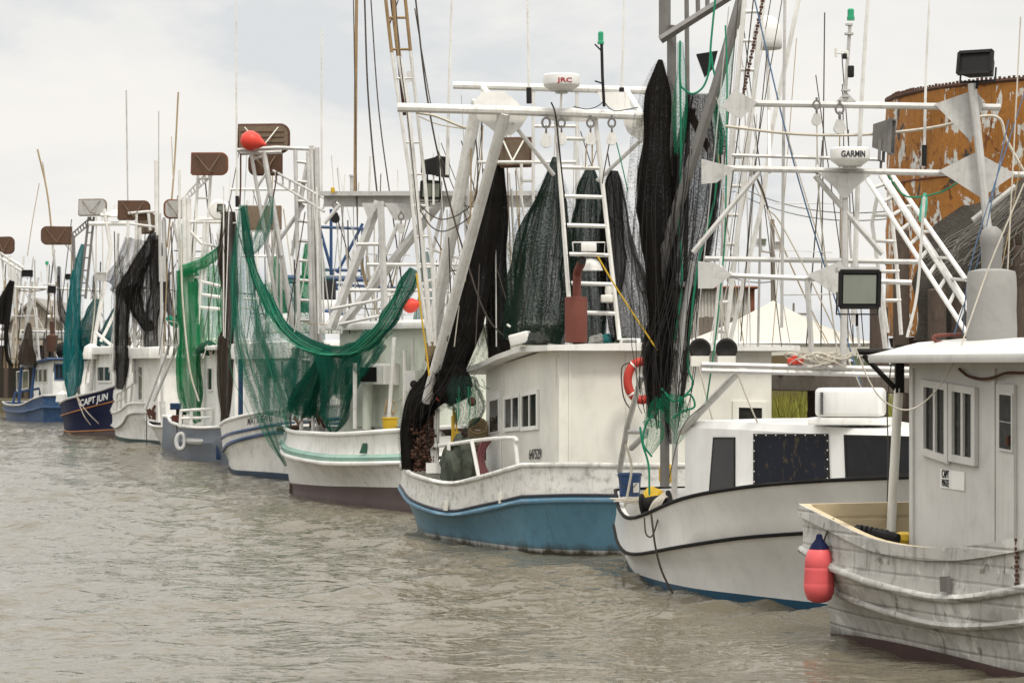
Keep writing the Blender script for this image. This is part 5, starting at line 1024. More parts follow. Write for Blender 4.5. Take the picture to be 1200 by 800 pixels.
# ======================================================= white boat with brown bottom and green covering board
def boat_brown():
    r = thing("fishing_boat", "white boat with brown bottom and sea green ledge under a green draped net", "fishing boat", W(420, 593), BOATS)
    d = Vector((0.47, -0.88, 0)).normalized(); n = Vector((0.88, 0.47, 0)).normalized()
    lv = [[(341, 574), (346, 581), (380, 588), (420, 593), (475, 599), (540, 603)],
          [(339, 564), (344, 566), (380, 569), (420, 570), (475, 571), (540, 571)],
          [(329, 524), (335, 533), (365, 540.5), (400, 543), (475, 542), (540, 540)],
          [(328, 516), (334, 526), (365, 533), (400, 536), (475, 535), (540, 533)],
          [(331, 514), (338, 523), (366, 529.5), (400, 532.5), (475, 531.5), (540, 530)],
          [(332, 500), (341, 506), (368, 508), (400, 509), (475, 504), (540, 500)]]
    h = hull(r, lv, [BROWNB, HWHITE, GREENP, GREENP, HWHITE], (-0.62, 54.15), d, 'tip', 'transom', ext=(0.4, 0), deck_z=0.9, inner=0.08, cap=WHITE, capr=0.05, rubs=((2, WHITE, 0.05),), dY=[0, 0.02, 0.25, 0.27, 0.0, 0.0])
    nn = h['n']; L5 = h['L'][6]
    for ply in ([(364, 530), (370, 530), (369, 516), (365, 516)], [(375, 530), (380, 530), (379, 518), (377, 518)], [(421, 531), (431, 531), (430, 519), (425, 519)]):
        a = min(L5, key=lambda p: abs(600+F*p.x/p.y-ply[0][0]) if (p-h['P0']).dot(nn) < 0 else 1e9); mb = MB(); mb.prism([P(x, y, a.y-0.05) for x, y in ply], 0.03); mb.build("freeing_port", mat("dark green recess", (0.03, 0.09, 0.06), 0.7), r, smooth=False)
    mb = MB(); lines(mb, [[(340, 520), (341, 560), (341, 580)]], 61.5, 4); mb.tube([P(326, 503, 62), P(352, 500, 61.5)], 0.07); mb.build("stem_iron", RUSTD, r)
    # house
    A = gp(398, 58.8); B = gp(540, 54.3); bk = n*2.4; prismwall(r, [A, B, B+bk, A+bk], 0.8, 3.85, PALEGRN); pl = wallplane(A, B)
    o = 0.25; roofslab(r, [A-d*0.6-n*o, B+d*o-n*o, B+d*o+bk+n*o, A-d*0.6+bk+n*o], [3.98]*4, 0.14, WHITE, camber=0.08)
    mb = MB(); lines(mb, [[(431, 392), (431, 503)]], 57.2, 13, 14); mb.build("pipe_column", PALEGRN, r); 
    window(r, pl, [(434, 425), (468, 426), (468, 451), (434, 451)], WHITE, None, 0.06, 0.10)
    w_ = MB(); e = pl[1]; w_.prism([hit(x, y, *pl)+e*0.2 for x, y in ((436, 427), (467, 428), (467, 450), (436, 450))], 0.36); ac = w_.build("air_conditioner", WHITE, r, smooth=False)
    g = MB(); g.prism([hit(x, y, *pl)+e*0.39 for x, y in ((440, 430), (459, 430), (459, 447), (440, 447))], 0.015)
    for k in range(7): a = hit(440, 431.5+k*2.3, *pl)+e*0.4; b = hit(459, 431.5+k*2.3, *pl)+e*0.4; g.bar(a, b, 0.012, 0.02, e)
    g.build("grille", DARK, ac, smooth=False)
    window(r, pl, [(404, 428), (412, 428), (412, 452), (404, 452)], WHITE, GLASS, 0.03, 0.03); mb = MB(); a, b = hit(432, 468, *pl)+e*0.02, hit(470, 468, *pl)+e*0.02; mb.bar(a, b, 0.05, 0.03, e); mb.build("wall_batten", PALEGRN, r, smooth=False)
    mb = MB(); lines(mb, [[(416, 425), (416, 502)], [(462, 395), (455, 502)], [(474, 410), (474, 500)], [(484, 395), (484, 440)]], 56, 5, 8); mb.build("awning_post", WPIPE, r)
    mb = MB(); mb.box(P(483, 446, 55.5), pw(12, 55.5), 0.25, pw(24, 55.5), (0.9, -0.3, 0)); mb.build("meter_box", ALU, r, smooth=False); mb = MB(); mb.lathe(P(485, 450, 55.3), [(0.085, 0), (0.085, -0.06), (0.05, -0.07)], 14, axis=(0, 1, 0)); mb.build("gauge", BLACK, r)
    # gantry of pale plate with legs
    mb = MB(); c0, c1 = P(380, 232, 58.5), P(640, 232, 55.5); mb.bar(c0+Vector((0, 0, 0.09)), c1+Vector((0, 0, 0.09)), 0.5, 0.10, (0, 0, 1)); mb.bar(c0-Vector((0, 0, 0.08)), c1-Vector((0, 0, 0.08)), 0.05, 0.24, (0, 0, 1)); mb.build("gantry_beam", ALU, r, smooth=False)
    mb = MB(); lines(mb, [[(444, 236), (388, 385)], [(515, 238), (400, 382)]], 57.5, 11, 4); lines(mb, [[(446, 236), (452, 395)]], 57, 9, 6); lines(mb, [[(394, 238), (398, 240), (380, 262)], [(520, 240), (505, 300), (512, 392)], [(545, 240), (552, 395)], [(466, 262), (455, 290), (430, 340)], [(575, 240), (615, 330)], [(575, 262), (617, 318)], [(500, 290), (570, 312)], [(418, 286), (448, 286)], [(430, 310), (560, 310)], [(410, 340), (500, 340), (580, 345)]], 57, 4.5, 7)
    lines(mb, [[(388, 362), (440, 352), (490, 335), (540, 312)], [(397, 380), (470, 365)]], 57, 4, 7); mb.build("gantry_leg", ALU, r, smooth=False)
    for ply in ([(424, 238), (446, 238), (432, 258)], [(450, 238), (520, 238), (505, 240), (478, 258), (462, 258)]): mb = MB(); mb.prism([P(x, y, 57.3) for x, y in ply], 0.03); mb.build("gusset_plate", ALU, r, smooth=False)
    mb = MB(); lines(mb, [[(412, 205), (412, 228)]], 58, 4, 10); mb.lathe(P(412, 207, 58), [(0.06, 0), (0.06, 0.04), (0.01, 0.05)], 12); mb.build("vent_pipe", ALU, r); mb = MB(); mb.lathe(P(390, 226, 58), [(0.04, 0), (0.05, 0.06), (0.04, 0.12), (0.01, 0.13)], 10); mb.build("yellow_lamp", YELLOW, r)
    block(r, 393, 236, 58, 26, DARK); block(r, 470, 250, 57, 24, ALU); floodlight(r, 503, 222, 56.5, 24, 20, 0.3, 0.15, dpx=14); floodlight(r, 508, 196, 56.5, 24, 22, 1.0, 0.0, lens=False, dpx=24)
    antenna(r, [(508, 240), (508, 190), (508, 178)], 56.3, 3, None, False)
    # lattice towers on the foredeck, with the tray that carries the doors
    Y = 60.5; mb = MB(); lines(mb, [[(365, 171), (366, 300), (374, 505)], [(371, 173), (373, 330), (379, 505)]], Y, 6.5, 8); ladder(mb, P(346, 176, Y), P(353, 505, Y-.5), P(361, 178, Y), P(367, 505, Y-.5), 14, 0.05, 0.04); lines(mb, [[(362, 180), (342, 300)], [(362, 180), (346, 260)]], Y, 4.5)
    mb.build("lattice_tower", ALU, r)
    mb = MB(); ladder(mb, P(294, 178, Y), P(331, 396, Y), P(309, 178, Y), P(330, 300, Y-.2), 7, 0.045, 0.035); lines(mb, [[(309, 178), (330, 300), (345, 396)]], Y, 6.5, 8); lines(mb, [[(325, 285), (356, 240)], [(278, 176), (324, 173), (372, 175)], [(281, 180), (330, 178)]], Y, 5)
    a0, a1, b0, b1 = P(320, 200, Y), P(385, 235, Y-1), P(322, 212, Y), P(380, 248, Y-1); ladder(mb, a0, a1, b0, b1, 8, 0.03, 0.025); mb.build("door_tray", ALU, r)
    for s_, w_, m_ in (([(282, 180), (282, 215), (281, 240)], 3, RUSTD), ([(326, 190), (323, 215), (320, 232)], 2.4, RUSTD), ([(427, -10), (432, 120), (446, 260), (462, 350), (470, 395)], 3, CABLE), ([(434, -10), (444, 130), (460, 250), (472, 340)], 2.2, CABLE), ([(414, -10), (417, 170), (419, 280), (420, 300)], 1.8, CABLE),
                       ([(430, 300), (436, 345), (450, 378), (470, 392), (492, 384)], 4, ROPE), ([(422, 290), (426, 320), (434, 345)], 4, TANROPE), ([(340, 470), (342, 580)], 2.4, CABLE), ([(330, 525), (345, 536), (355, 520), (358, 505)], 2, CABLE), ([(468, 510), (460, 530), (466, 540), (476, 536)], 2, BLACK)): addrope(r, s_, 58 if s_[0][0] > 400 else 60.3, w_, m_, "line")
    addrope(r, [(416, 228), (417, 80), (418, -20)], 59, 4.5, TANP, "whip_aerial"); antenna(r, [(377, 230), (377, 100), (377, 34)], 60.5, 3.2, None, False)
    antenna(r, [(278, 240), (277, 120), (277, -10)], 64, 3); antenna(r, [(456, 30), (474, -20)], 58, 2, RUSTD, False)
    mb = MB(); c = P(360, 390, 64); mb.lathe(c, [(1.15, 0), (1.15, 0.25), (0.95, 0.42), (0.5, 0.5), (0.01, 0.5)], 28); mb.build("hard_top", WHITE, r, angle=50)
    mb = MB(); rnd = random.Random(2)
    for k in range(14): a = P(345+rnd.random()*38, 480+rnd.random()*22, 60); mb.tube([a, a+Vector((rnd.uniform(-.3, .3), rnd.uniform(-.2, .2), rnd.uniform(.1, .5)))], 0.03, 6)
    mb.build("windlass_gear", RUSTD, r)
    clutter(r, 345, 500, 175, 385, 58.6, 36, 4, .2); clutter(r, 500, 620, 200, 380, 57, 20, 6, .2)
boat_brown()
mb = MB(); c = P(457, 498, 55.6); mb.lathe(c+Vector((0, 0, -0.12)), [(0.15, 0), (0.17, 0.25), (0.185, 0.26), (0.185, 0.29), (0.16, 0.28), (0.14, 0.04), (0.01, 0.03)], 20); tag(mb.build("bucket", YELLOW), "yellow bucket against the pale green house of the brown bottomed boat", "bucket")
def pearbuoy(px, py, Y, R, lb, ax):
    mb = MB(); mb.lathe(P(px, py, Y), [(0.01, -R*1.05), (R*0.5, -R*0.92), (R*0.9, -R*0.5), (R, 0), (R*0.86, R*0.55), (R*0.45, R*1.1), (R*0.2, R*1.4), (R*0.16, R*1.6), (0.01, R*1.6)], 22, axis=ax); tag(mb.build("buoy", REDP), lb, "buoy")
pearbuoy(294, 165, 60.2, pw(12, 60.2), "red pear shaped buoy resting in the metal tray with the slatted door", (0.9, -0.2, -0.25))
pearbuoy(481, 358, 57, pw(9, 57), "red buoy half hidden behind the green net and white outrigger", (0.8, -0.3, 0.2))
mb = MB(); mb.tube(curve3([P(458, 465, 56.2), P(453, 470, 56.1), P(451, 485, 56.1), P(456, 470, 56), P(461, 486, 56), P(464, 474, 56.1), P(456, 466, 56.1)]), 0.02, 5); tag(mb.build("tan_line", TANROPE), "tan line knotted round the awning post above the yellow bucket", "rope")
net("fishing_net", "sea green net slung in a deep curve from lattice tower to white outrigger", GRNNET, [[(486, 316, 54.2, 10), (477, 334, 54.3, 17), (468, 352, 54.4, 14), (456, 374, 54.6, 19), (447, 386, 54.8, 14), (434, 398, 55.1, 18), (421, 406, 55.4, 13), (408, 412, 56, 16), (399, 413, 56.4, 12), (378, 411, 57.8, 13), (354, 400, 59, 12), (331, 381, 59.4, 9), (311, 349, 59.8, 11), (298, 318, 60, 7), (291, 290, 60, 9), (284, 242, 60, 4)],
    ([(379, 414, 57.6, 10), (370, 438, 57.9, 16), (359, 462, 58.4, 24), (351, 482, 58.9, 26)], {'amp': .28})], NETS, [([(486, 318, 53.9, 18), (447, 388, 54.4, 26), (399, 416, 55.9, 24), (331, 386, 59, 18), (288, 280, 59.7, 14)], 16, .014, 7)], GREENROPE, amp=.2)
net("fishing_net", "thin sea green veil hanging under the slung net before the brown bottomed boat", GRNNETM, [[(396, 412, 56.6, 44), (397, 440, 57, 42), (394, 470, 58, 32), (391, 495, 58, 20), (390, 507, 58, 6)], ([(440, 396, 55.2, 24), (424, 416, 55.6, 28), (410, 436, 56.4, 28), (400, 465, 57, 16)], {}), ([(365, 405, 58.2, 40), (366, 430, 58.4, 50), (362, 458, 58.6, 48), (358, 485, 58.8, 36)], {})], NETS, seg=56, pleats=12, amp=.18)
net("fishing_net", "see through sea green net curtain before the blue striped white boat", GRNNETT, [[(285, 240, 60.5, 8), (284, 300, 60.5, 20), (286, 360, 60.6, 28), (299, 420, 60.7, 36), (316, 470, 60.8, 34), (330, 520, 60.9, 20), (338, 545, 61, 8)], ([(320, 330, 61, 30), (335, 385, 61, 66), (342, 425, 61, 76), (338, 460, 61, 62), (332, 490, 61, 40)], {}), ([(319, 230, 60, 3), (312, 258, 60, 13), (302, 284, 60, 12), (294, 296, 60, 8)], {})], NETS,
    [([(284, 250, 60.3, 14), (288, 370, 60.3, 34), (310, 460, 60.3, 60), (335, 540, 60.3, 26)], 10, 0.010, 6)], GREENROPE, seg=56, pleats=10, amp=.2)
net("fishing_net", "sea green net tail hanging behind the white outrigger ladder", GRNNETM, [[(497, 295, 57.5, 8), (499, 330, 57.5, 14), (496, 370, 57.5, 18), (493, 400, 57.5, 18), (493, 425, 57.5, 8)]], NETS)

# ======================================================= small boats farther along: one recipe, each with its own trace
def simplehouse(r, A, B, depth, z0, z1, m, roof=None, over=0.25, rm=None, name="cabin", rth=0.1):
    a, b = gp(*A), gp(*B); dd = (b-a).normalized(); nn = Vector((-dd.y, dd.x, 0)); nn = nn if nn.y > 0 else -nn
    bk = nn*depth; prismwall(r, [a, b, b+bk, a+bk], z0, z1, m, name)
    if rm: roofslab(r, [a-dd*over-nn*over, b+dd*over-nn*over, b+dd*over+bk+nn*over, a-dd*over+bk+nn*over], [z1+rth]*4, rth, rm, camber=0.06)
    return wallplane(a, b)
def zat(py, Y): return H-(py-HOR)/F*Y
def boat_striped():
    r = thing("fishing_boat", "white bowed boat with two blue stripes and MATTHEW lettering", "fishing boat", W(310, 558), BOATS); d = Vector((.45, -.89, 0)).normalized(); n = Vector((.89, .45, 0))
    lv = [[(270, 549), (276, 555.5), (300, 558.5), (336, 562), (400, 572)], [(268, 545), (274, 550), (300, 552), (334, 554.5), (400, 562)], [(261, 528), (270, 519), (298, 511), (329, 506), (400, 497)], [(260, 513), (270, 508), (298, 502), (327, 497), (400, 490)], [(258, 498), (268, 492), (298, 485), (326, 481), (400, 474)]]
    h = hull(r, lv, [mat("dark blue bottom paint", (0.03, 0.055, 0.085), 0.6, dirt=0.3), HWHITE, HWHITE, HWHITE], (-6.9, 74.5), d, 'tip', 'tip', ext=(0.3, 1.0), deck_z=1.2, cap=WHITE, capr=0.05, rubs=((2, BLUEM, 0.055), (3, BLUEM, 0.045)), dY=[0, 0.02, 0.3, 0.35, 0.4])
    L = h['L']; nn = h['n']; near = lambda li, px: min(L[li][2:], key=lambda p: abs(600+F*p.x/p.y-px) if (p-h['P0']).dot(nn) < 0.02 else 1e9)
    a = near(4, 296); b = near(4, 312); c = near(5, 296); b2 = near(4, 325)
    up = c-a; nr = Vector(((b2-a).y, -(b2-a).x, 0)).normalized(); nr = nr if nr.y < 0 else -nr
    lettering(r, "MATTHEW G", a+up*0.25+nr*0.20, b2+up*0.25+nr*0.20, up*0.5, nr, DKTXT, name="boat_name")
    pl = simplehouse(r, (286, 72.5), (350, 66), 2.4, 1.0, zat(420, 70), WHITE, rm=WHITE, rth=0.42, over=0.3)
    window(r, pl, [(316, 420), (347, 421), (347, 445), (316, 446)], ALU, GLASSG, 0.06, 0.05, bars=1)
    mb = MB(); lines(mb, [[(282, 420), (282, 492)]], 73, 6, 10); mb.build("blue_post", BLUEM, r)
    Y = 72; mb = MB(); lines(mb, [[(330, 330), (480, 338)], [(372, 258), (395, 340)], [(425, 262), (395, 320)], [(388, 245), (388, 330)], [(425, 268), (424, 330)], [(375, 266), (426, 268)], [(375, 316), (425, 317)]], Y, 4); lines(mb, [[(330, 325), (450, 328)]], Y, 7); mb.build("flybridge_rail", BLUEM, r)
    mb = MB(); mb.box(P(383, 340, 71), pw(20, 71), 0.5, pw(22, 71)); mb.build("instrument_box", DARK, r, smooth=False); mb = MB(); mb.box(P(385, 358, 71), pw(40, 71), 0.9, pw(12, 71), bev=.04); mb.build("bridge_seat", WHITE, r)
    mb = MB(); mb.box(P(392, 368, 70.6), pw(26, 70.6), 0.5, pw(10, 70.6), bev=.06); mb.build("blue_cushion", BLUEM, r)
    mb = MB(); lines(mb, [[(270, 222), (345, 222)], [(275, 245), (300, 245)], [(290, 235), (290, 330)], [(300, 250), (303, 395)], [(312, 245), (318, 395)], [(282, 270), (330, 271)], [(284, 300), (330, 300)], [(286, 350), (340, 352)]], 73, 3.6); mb.build("rig_frame", WPIPE, r)
    mb = MB(); mb.box(P(307, 255, 73), pw(46, 73), 0.15, pw(28, 73), bev=0.02); mb.build("stowed_door", DOORT, r)
    mb = MB(); lines(mb, [[(262, 245), (264, 300), (262, 490)]], 74.5, 6, 8); mb.build("mast", ALUD, r)
    clutter(r, 262, 350, 175, 390, 73.5, 22, 14)
boat_striped()
net("fishing_net", "brown black net twisted into a rope beside the striped boat's bow", BRNNET, [[(268, 248, 74, 12), (267, 300, 74, 18), (270, 350, 74, 16), (268, 385, 74, 13), (265, 405, 74, 16), (264, 450, 74, 14), (264, 480, 74, 9), (262, 494, 74, 6)]], NETS, [([(262, 262, 73.7, 34), (266, 320, 73.7, 20)], 18, .012, 2), ([(266, 260, 73.7, 20), (262, 490, 73.7, 26)], 10, .012, 4)], amp=.2)
net("fishing_net", "grass green net bundle on the striped boat's flybridge tower", BGRNNET, [[(362, 285, 71.5, 8), (366, 320, 71.5, 26), (364, 350, 71.5, 26), (360, 380, 71.5, 14)]], NETS)
net("fishing_net", "slim grass green net strip left of the grass green bundle, behind the lattice tower", BGRNNET, [([(322, 300, 72, 6), (326, 340, 72, 12), (330, 385, 72, 18)], {})], NETS)
def boat_slate():
    r = thing("fishing_boat", "slate blue round sterned boat with white rail and hanging tyre fender", "fishing boat", W(235, 538), BOATS); d = Vector((.42, -.9, 0)).normalized()
    lv = [[(205, 529), (209, 534), (218, 537.5), (240, 541), (268, 545)], [(198, 508), (202, 514), (213, 518), (235, 519), (265, 518)], [(197, 488), (200, 494), (212, 499), (235, 501.5), (265, 500)]]
    hull(r, lv, [SLATE, SLATE], (-9.6, 85.0), d, 'tip', 'transom', ext=(.5, 0), deck_z=1.0, cap=WHITE, capr=.055, dY=[0, .25, .3])
    mb = MB(); mb.tube([P(217, 516, 83), P(235, 517.5, 81), P(252, 516, 80)], .11, 8); mb.build("rub_pad", SILVER, r)
    pl = simplehouse(r, (238, 84.5), (275, 79), 2.2, .9, zat(410, 82), WHITE, rm=WHITE, rth=.12, over=.3)
    window(r, pl, [(244, 430), (250, 430), (250, 458), (244, 458)], WHITE, GLASS, .05, .05)
    simplehouse(r, (214, 88.5), (240, 87.5), 2, .9, zat(420, 88), CREAM, rm=WHITE)
    mb = MB(); lines(mb, [[(211, 500), (212, 481)], [(224, 502), (224, 482)], [(247, 501), (248, 480)], [(211, 481), (226, 480), (249, 479)], [(212, 490), (249, 489)]], 82.5, 4); mb.build("deck_rail", WHITE, r)
    Y = 84; mb = MB(); ladder(mb, P(248, 196, Y), P(215, 231, Y), P(250, 204, Y), P(217, 236, Y), 10, .03, .025); ladder(mb, P(232, 204, Y), P(226, 330, Y), P(247, 204, Y), P(240, 330, Y), 6, .05, .035); lines(mb, [[(216, 231), (217, 320), (222, 490)], [(221, 233), (222, 330)]], Y, 6, 8); lines(mb, [[(214, 260), (262, 260)], [(230, 258), (262, 256)], [(222, 270), (236, 285), (260, 290)], [(240, 260), (232, 380)], [(236, 330), (258, 335)], [(236, 345), (258, 348)], [(232, 360), (258, 362)]], Y, 4.5); mb.build("rig_frame", WPIPE, r)
    mb = MB(); lines(mb, [[(203, 260), (212, 300)], [(192, 255), (193, 330)], [(225, 290), (240, 400)], [(208, 405), (180, 470)], [(200, 400), (170, 480)]], 86, 4); mb.build("outrigger", ALU, r)
    mb = MB(); mb.lathe(P(256, 246, 83), [(0.02, -.02), (.28, 0), (.34, .12), (.3, .3), (.15, .4), (.01, .42)], 20, axis=(0, 1, .1)); mb.build("searchlight_dome", WHITE, r); floodlight(r, 259, 243, 82.4, 9, 8, .2, .2, dpx=6)
    for s_, w_ in (([(212, 280), (214, 350), (222, 430), (233, 470)], 3), ([(201, 160), (203, 210)], 2)): addrope(r, s_, 82, w_, ROPE, "line")
    addrope(r, [(209, 108), (204, 200), (196, 290)], 86, 3, TANROPE, "whip_aerial"); addrope(r, [(186, 130), (186, 260)], 92, 2, ALU, "whip_aerial")
    addrope(r, [(207, 498), (209, 520), (214, 528)], 84, 2, CABLE, "line"); mb = MB(); lines(mb, [[(248, 420), (243, 404), (238, 420)], [(250, 404), (246, 420)]], 82, 2); mb.build("line", ROPE, r)
    mb = MB(); mb.box(P(256, 527, 79.2), .16, .1, .6, bev=.03); mb.build("rubber_fender", BLUEM, r)
    clutter(r, 192, 262, 195, 410, 85.5, 24, 15)
boat_slate()
mb = MB(); c = P(212, 517, 82.6); mb.tube([c+Vector((math.cos(a)*.14, -.05+math.sin(a)*.06, math.sin(a)*.25)) for a in [6.2832*k/24 for k in range(25)]], .07, 10); tag(mb.build("tyre_fender", mat("whitewashed tyre", (.5, .5, .5), .8)), "whitewashed tyre hung as fender on the slate blue boat", "tyre")
for k, (px, py, mt, lb) in enumerate(((206, 476, BLUEM, "blue crate of gear on the slate blue boat's deck"), (213, 482, BLACK, "dark gear box beside the blue crate on the slate blue boat"), (208, 490, REDOX, "dull red crate lowest on the slate blue boat's deck"))):
    mb = MB(); c = P(px, py, 85.5); mb.box(c, .34, .36, .22, bev=.02)
    for i in (-1, 1): mb.box(c+Vector((.0, -.19, .06*i)), .34, .02, .04)
    tag(mb.build("gear_crate", mt, smooth=False), lb, "crate")
net("fishing_net", "bright green net falling straight beside the slate blue boat's rail", BGRNNET, [[(217, 316, 84, 16), (221, 350, 84, 24), (222, 390, 84, 24), (222, 430, 84, 26), (224, 462, 84, 24), (227, 482, 84, 14), (232, 495, 84, 7)]], NETS, amp=.18)
net("fishing_net", "bright green net swag and veil strung from post to mast of the slate blue boat", BGRNNETT, [[(238, 312, 84.5, 46), (240, 345, 84.5, 50), (240, 385, 84.5, 44), (236, 420, 84.5, 30)], ([(216, 262, 84.2, 6), (218, 300, 84.2, 10), (224, 325, 84.2, 18)], {})], NETS)
net("fishing_net", "tight bright green net roll sloping up to the slate blue boat's mast", BGRNNET, [[(213, 318, 83.8, 12), (225, 314, 83.8, 12), (240, 307, 83.8, 11), (252, 298, 83.8, 10), (263, 288, 83.8, 8)]], NETS)
net("fishing_net", "small emerald net flap sticking out beyond the bright green net", mat("emerald net cloth", (0.01, .33, .20), .8), [[(196, 371, 86, 5), (203, 377, 86, 9), (212, 380, 86, 8)]], NETS)
net("net_heap", "dark green net heaped on the slate blue boat's house roof", mat("dark green heap", (.01, .06, .035), .95, bump=.9, bscale=40), [[(230, 414, 82.5, 3), (236, 409, 82.5, 11), (246, 408, 82.5, 15), (256, 412, 82.5, 4)]], None, cat="net pile")
def skiff():
    r = thing("fishing_boat", "small old white skiff tucked between the slate blue and white boats", "fishing boat", W(195, 523), BOATS)
    hull(r, [[(187, 518), (190, 522), (197, 525), (208, 529)], [(180, 505), (184, 510), (192, 514), (208, 516)], [(172, 492), (176, 498), (186, 500), (206, 500)]], [HWHITE, HWHITE], (-12.6, 97.5), (.42, -.9), 'tip', 'transom', ext=(.3, 0), deck_z=.5, cap=WHITE, capr=.05, dY=[0, .2, .3])
    mb = MB(); lines(mb, [[(190, 470), (192, 498)]], 96, 7, 8); lines(mb, [[(189, 300), (190, 480)], [(187, 250), (188, 330)]], 96, 3.5, 8); mb.build("post", ALU, r)
    mb = MB(); rnd = random.Random(5)
    for k in range(10): a = P(176+rnd.random()*10, 492-rnd.random()*6, 98); mb.tube([a, a+Vector((rnd.uniform(-.3, .3), 0, rnd.uniform(.1, .4)))], .05, 6)
    mb.build("deck_gear", RUSTD, r)
skiff()
def boat_step():
    r = thing("fishing_boat", "plain white boat with stepped bulwark and white stern railing", "fishing boat", W(160, 518), BOATS)
    h = hull(r, [[(136, 513), (139, 516), (147, 517.5), (156, 518.3), (172, 519.5), (195, 521.5)], [(135, 509), (138, 511), (147, 513), (156, 514), (172, 515), (195, 517)], [(131, 498), (137, 501), (145, 495), (152, 485), (172, 483.5), (195, 483)], [(131, 484), (137, 483), (144, 479), (152, 473), (172, 472.5), (195, 472)]], [mat("green bottom paint", (.03, .06, .05), .6), HWHITE, HWHITE], (-14.6, 104.8), (.40, -.92), 'tip', 'transom', ext=(.5, 0), deck_z=.9, cap=WHITE, capr=.05, rubs=((2, ALU, .05),), dY=[0, .02, .25, .25])
    mb = MB(); lines(mb, [[(136, 483), (137, 462)], [(141, 481), (142, 459)], [(147, 477), (148, 455)], [(153, 472), (155, 449)], [(136, 462), (147, 456), (156, 449)], [(136, 470), (148, 465)]], 104, 3.4); mb.build("deck_rail", WHITE, r)
    mb = MB(); mb.box(P(164, 491, 100.6), pw(20, 100), .05, .12, (1, -.3, 0)); mb.build("ledge", ALU, r, smooth=False)
    pl = simplehouse(r, (156, 103.5), (185, 97.5), 2.4, .9, zat(420, 102), WHITE, rm=WHITE, rth=.4, over=.4); window(r, pl, [(163, 428), (168, 428), (168, 470), (163, 470)], WHITE, GLASS, .06, .05)
    pl = simplehouse(r, (186, 106), (214, 104), 2.4, .9, zat(412, 105), WHITE, rm=WHITE, rth=.5, over=.5)
    mb = MB(); lines(mb, [[(183, 188), (184, 272), (186, 480)], [(188, 290), (188, 470)]], 102, 5, 8); lines(mb, [[(150, 250), (172, 248), (184, 248)], [(152, 262), (182, 266)], [(160, 250), (158, 330)], [(150, 258), (150, 300), (146, 470)], [(174, 250), (176, 270)], [(150, 336), (186, 338)], [(164, 266), (168, 400)], [(172, 300), (174, 420)], [(156, 300), (158, 450)], [(180, 300), (182, 480)]], 102.5, 3.6); mb.build("rig_frame", WPIPE, r)
    mb = MB(); lines(mb, [[(192, 258), (194, 340)]], 103, 5, 8); lines(mb, [[(193, 258), (193, 400)]], 101, 3); mb.build("stack_pipe", DARK, r); addrope(r, [(148, 106), (149, 180), (150, 250)], 103, 2.6, ALU, "whip_aerial")
    addrope(r, [(150, 405), (158, 430), (172, 445), (184, 430)], 101, 2, ALU, "line"); addrope(r, [(172, 484), (172, 520), (173, 528)], 99, 1.6, CABLE, "line"); clutter(r, 134, 214, 230, 430, 103.5, 26, 16)
boat_step()
net("fishing_net", "black net hung from the mast over the plain white boat, drooping left", BLKNETF, [[(182, 272, 102, 8), (173, 294, 102, 14), (162, 316, 102, 20), (151, 336, 102, 24), (145, 356, 102, 16), (143, 390, 102, 13), (143, 430, 102, 13), (140, 456, 102, 7)], ([(150, 335, 102, 20), (160, 360, 102, 14), (172, 382, 102, 10), (180, 380, 102, 10)], {})], NETS, [([(160, 300, 101.6, 50), (146, 350, 101.6, 30), (142, 460, 101.6, 24)], 12, .012, 4)])
net("fishing_net", "thin black net strand beside the mast of the plain white boat", BLKNETT, [[(181, 276, 101.5, 9), (185, 310, 101.5, 17), (184, 340, 101.5, 18), (178, 375, 101.5, 15), (177, 410, 101.5, 15), (180, 450, 101.5, 10), (182, 492, 101.5, 4)], ([(183, 280, 101.5, 8), (191, 330, 101.5, 12), (199, 362, 101.5, 8), (207, 374, 101.5, 4)], {})], NETS, [([(180, 290, 101.3, 16), (178, 400, 101.3, 16), (183, 490, 101.3, 8)], 9, .012, 4)])
net("fishing_net", "see through black veil left of the mast on the plain white boat", BLKNETV, [[(160, 280, 102.6, 22), (153, 310, 102.6, 34), (146, 338, 102.6, 40), (138, 348, 102.6, 24)], ([(172, 300, 102.5, 16), (172, 340, 102.5, 22), (172, 380, 102.5, 18)], {})], NETS)
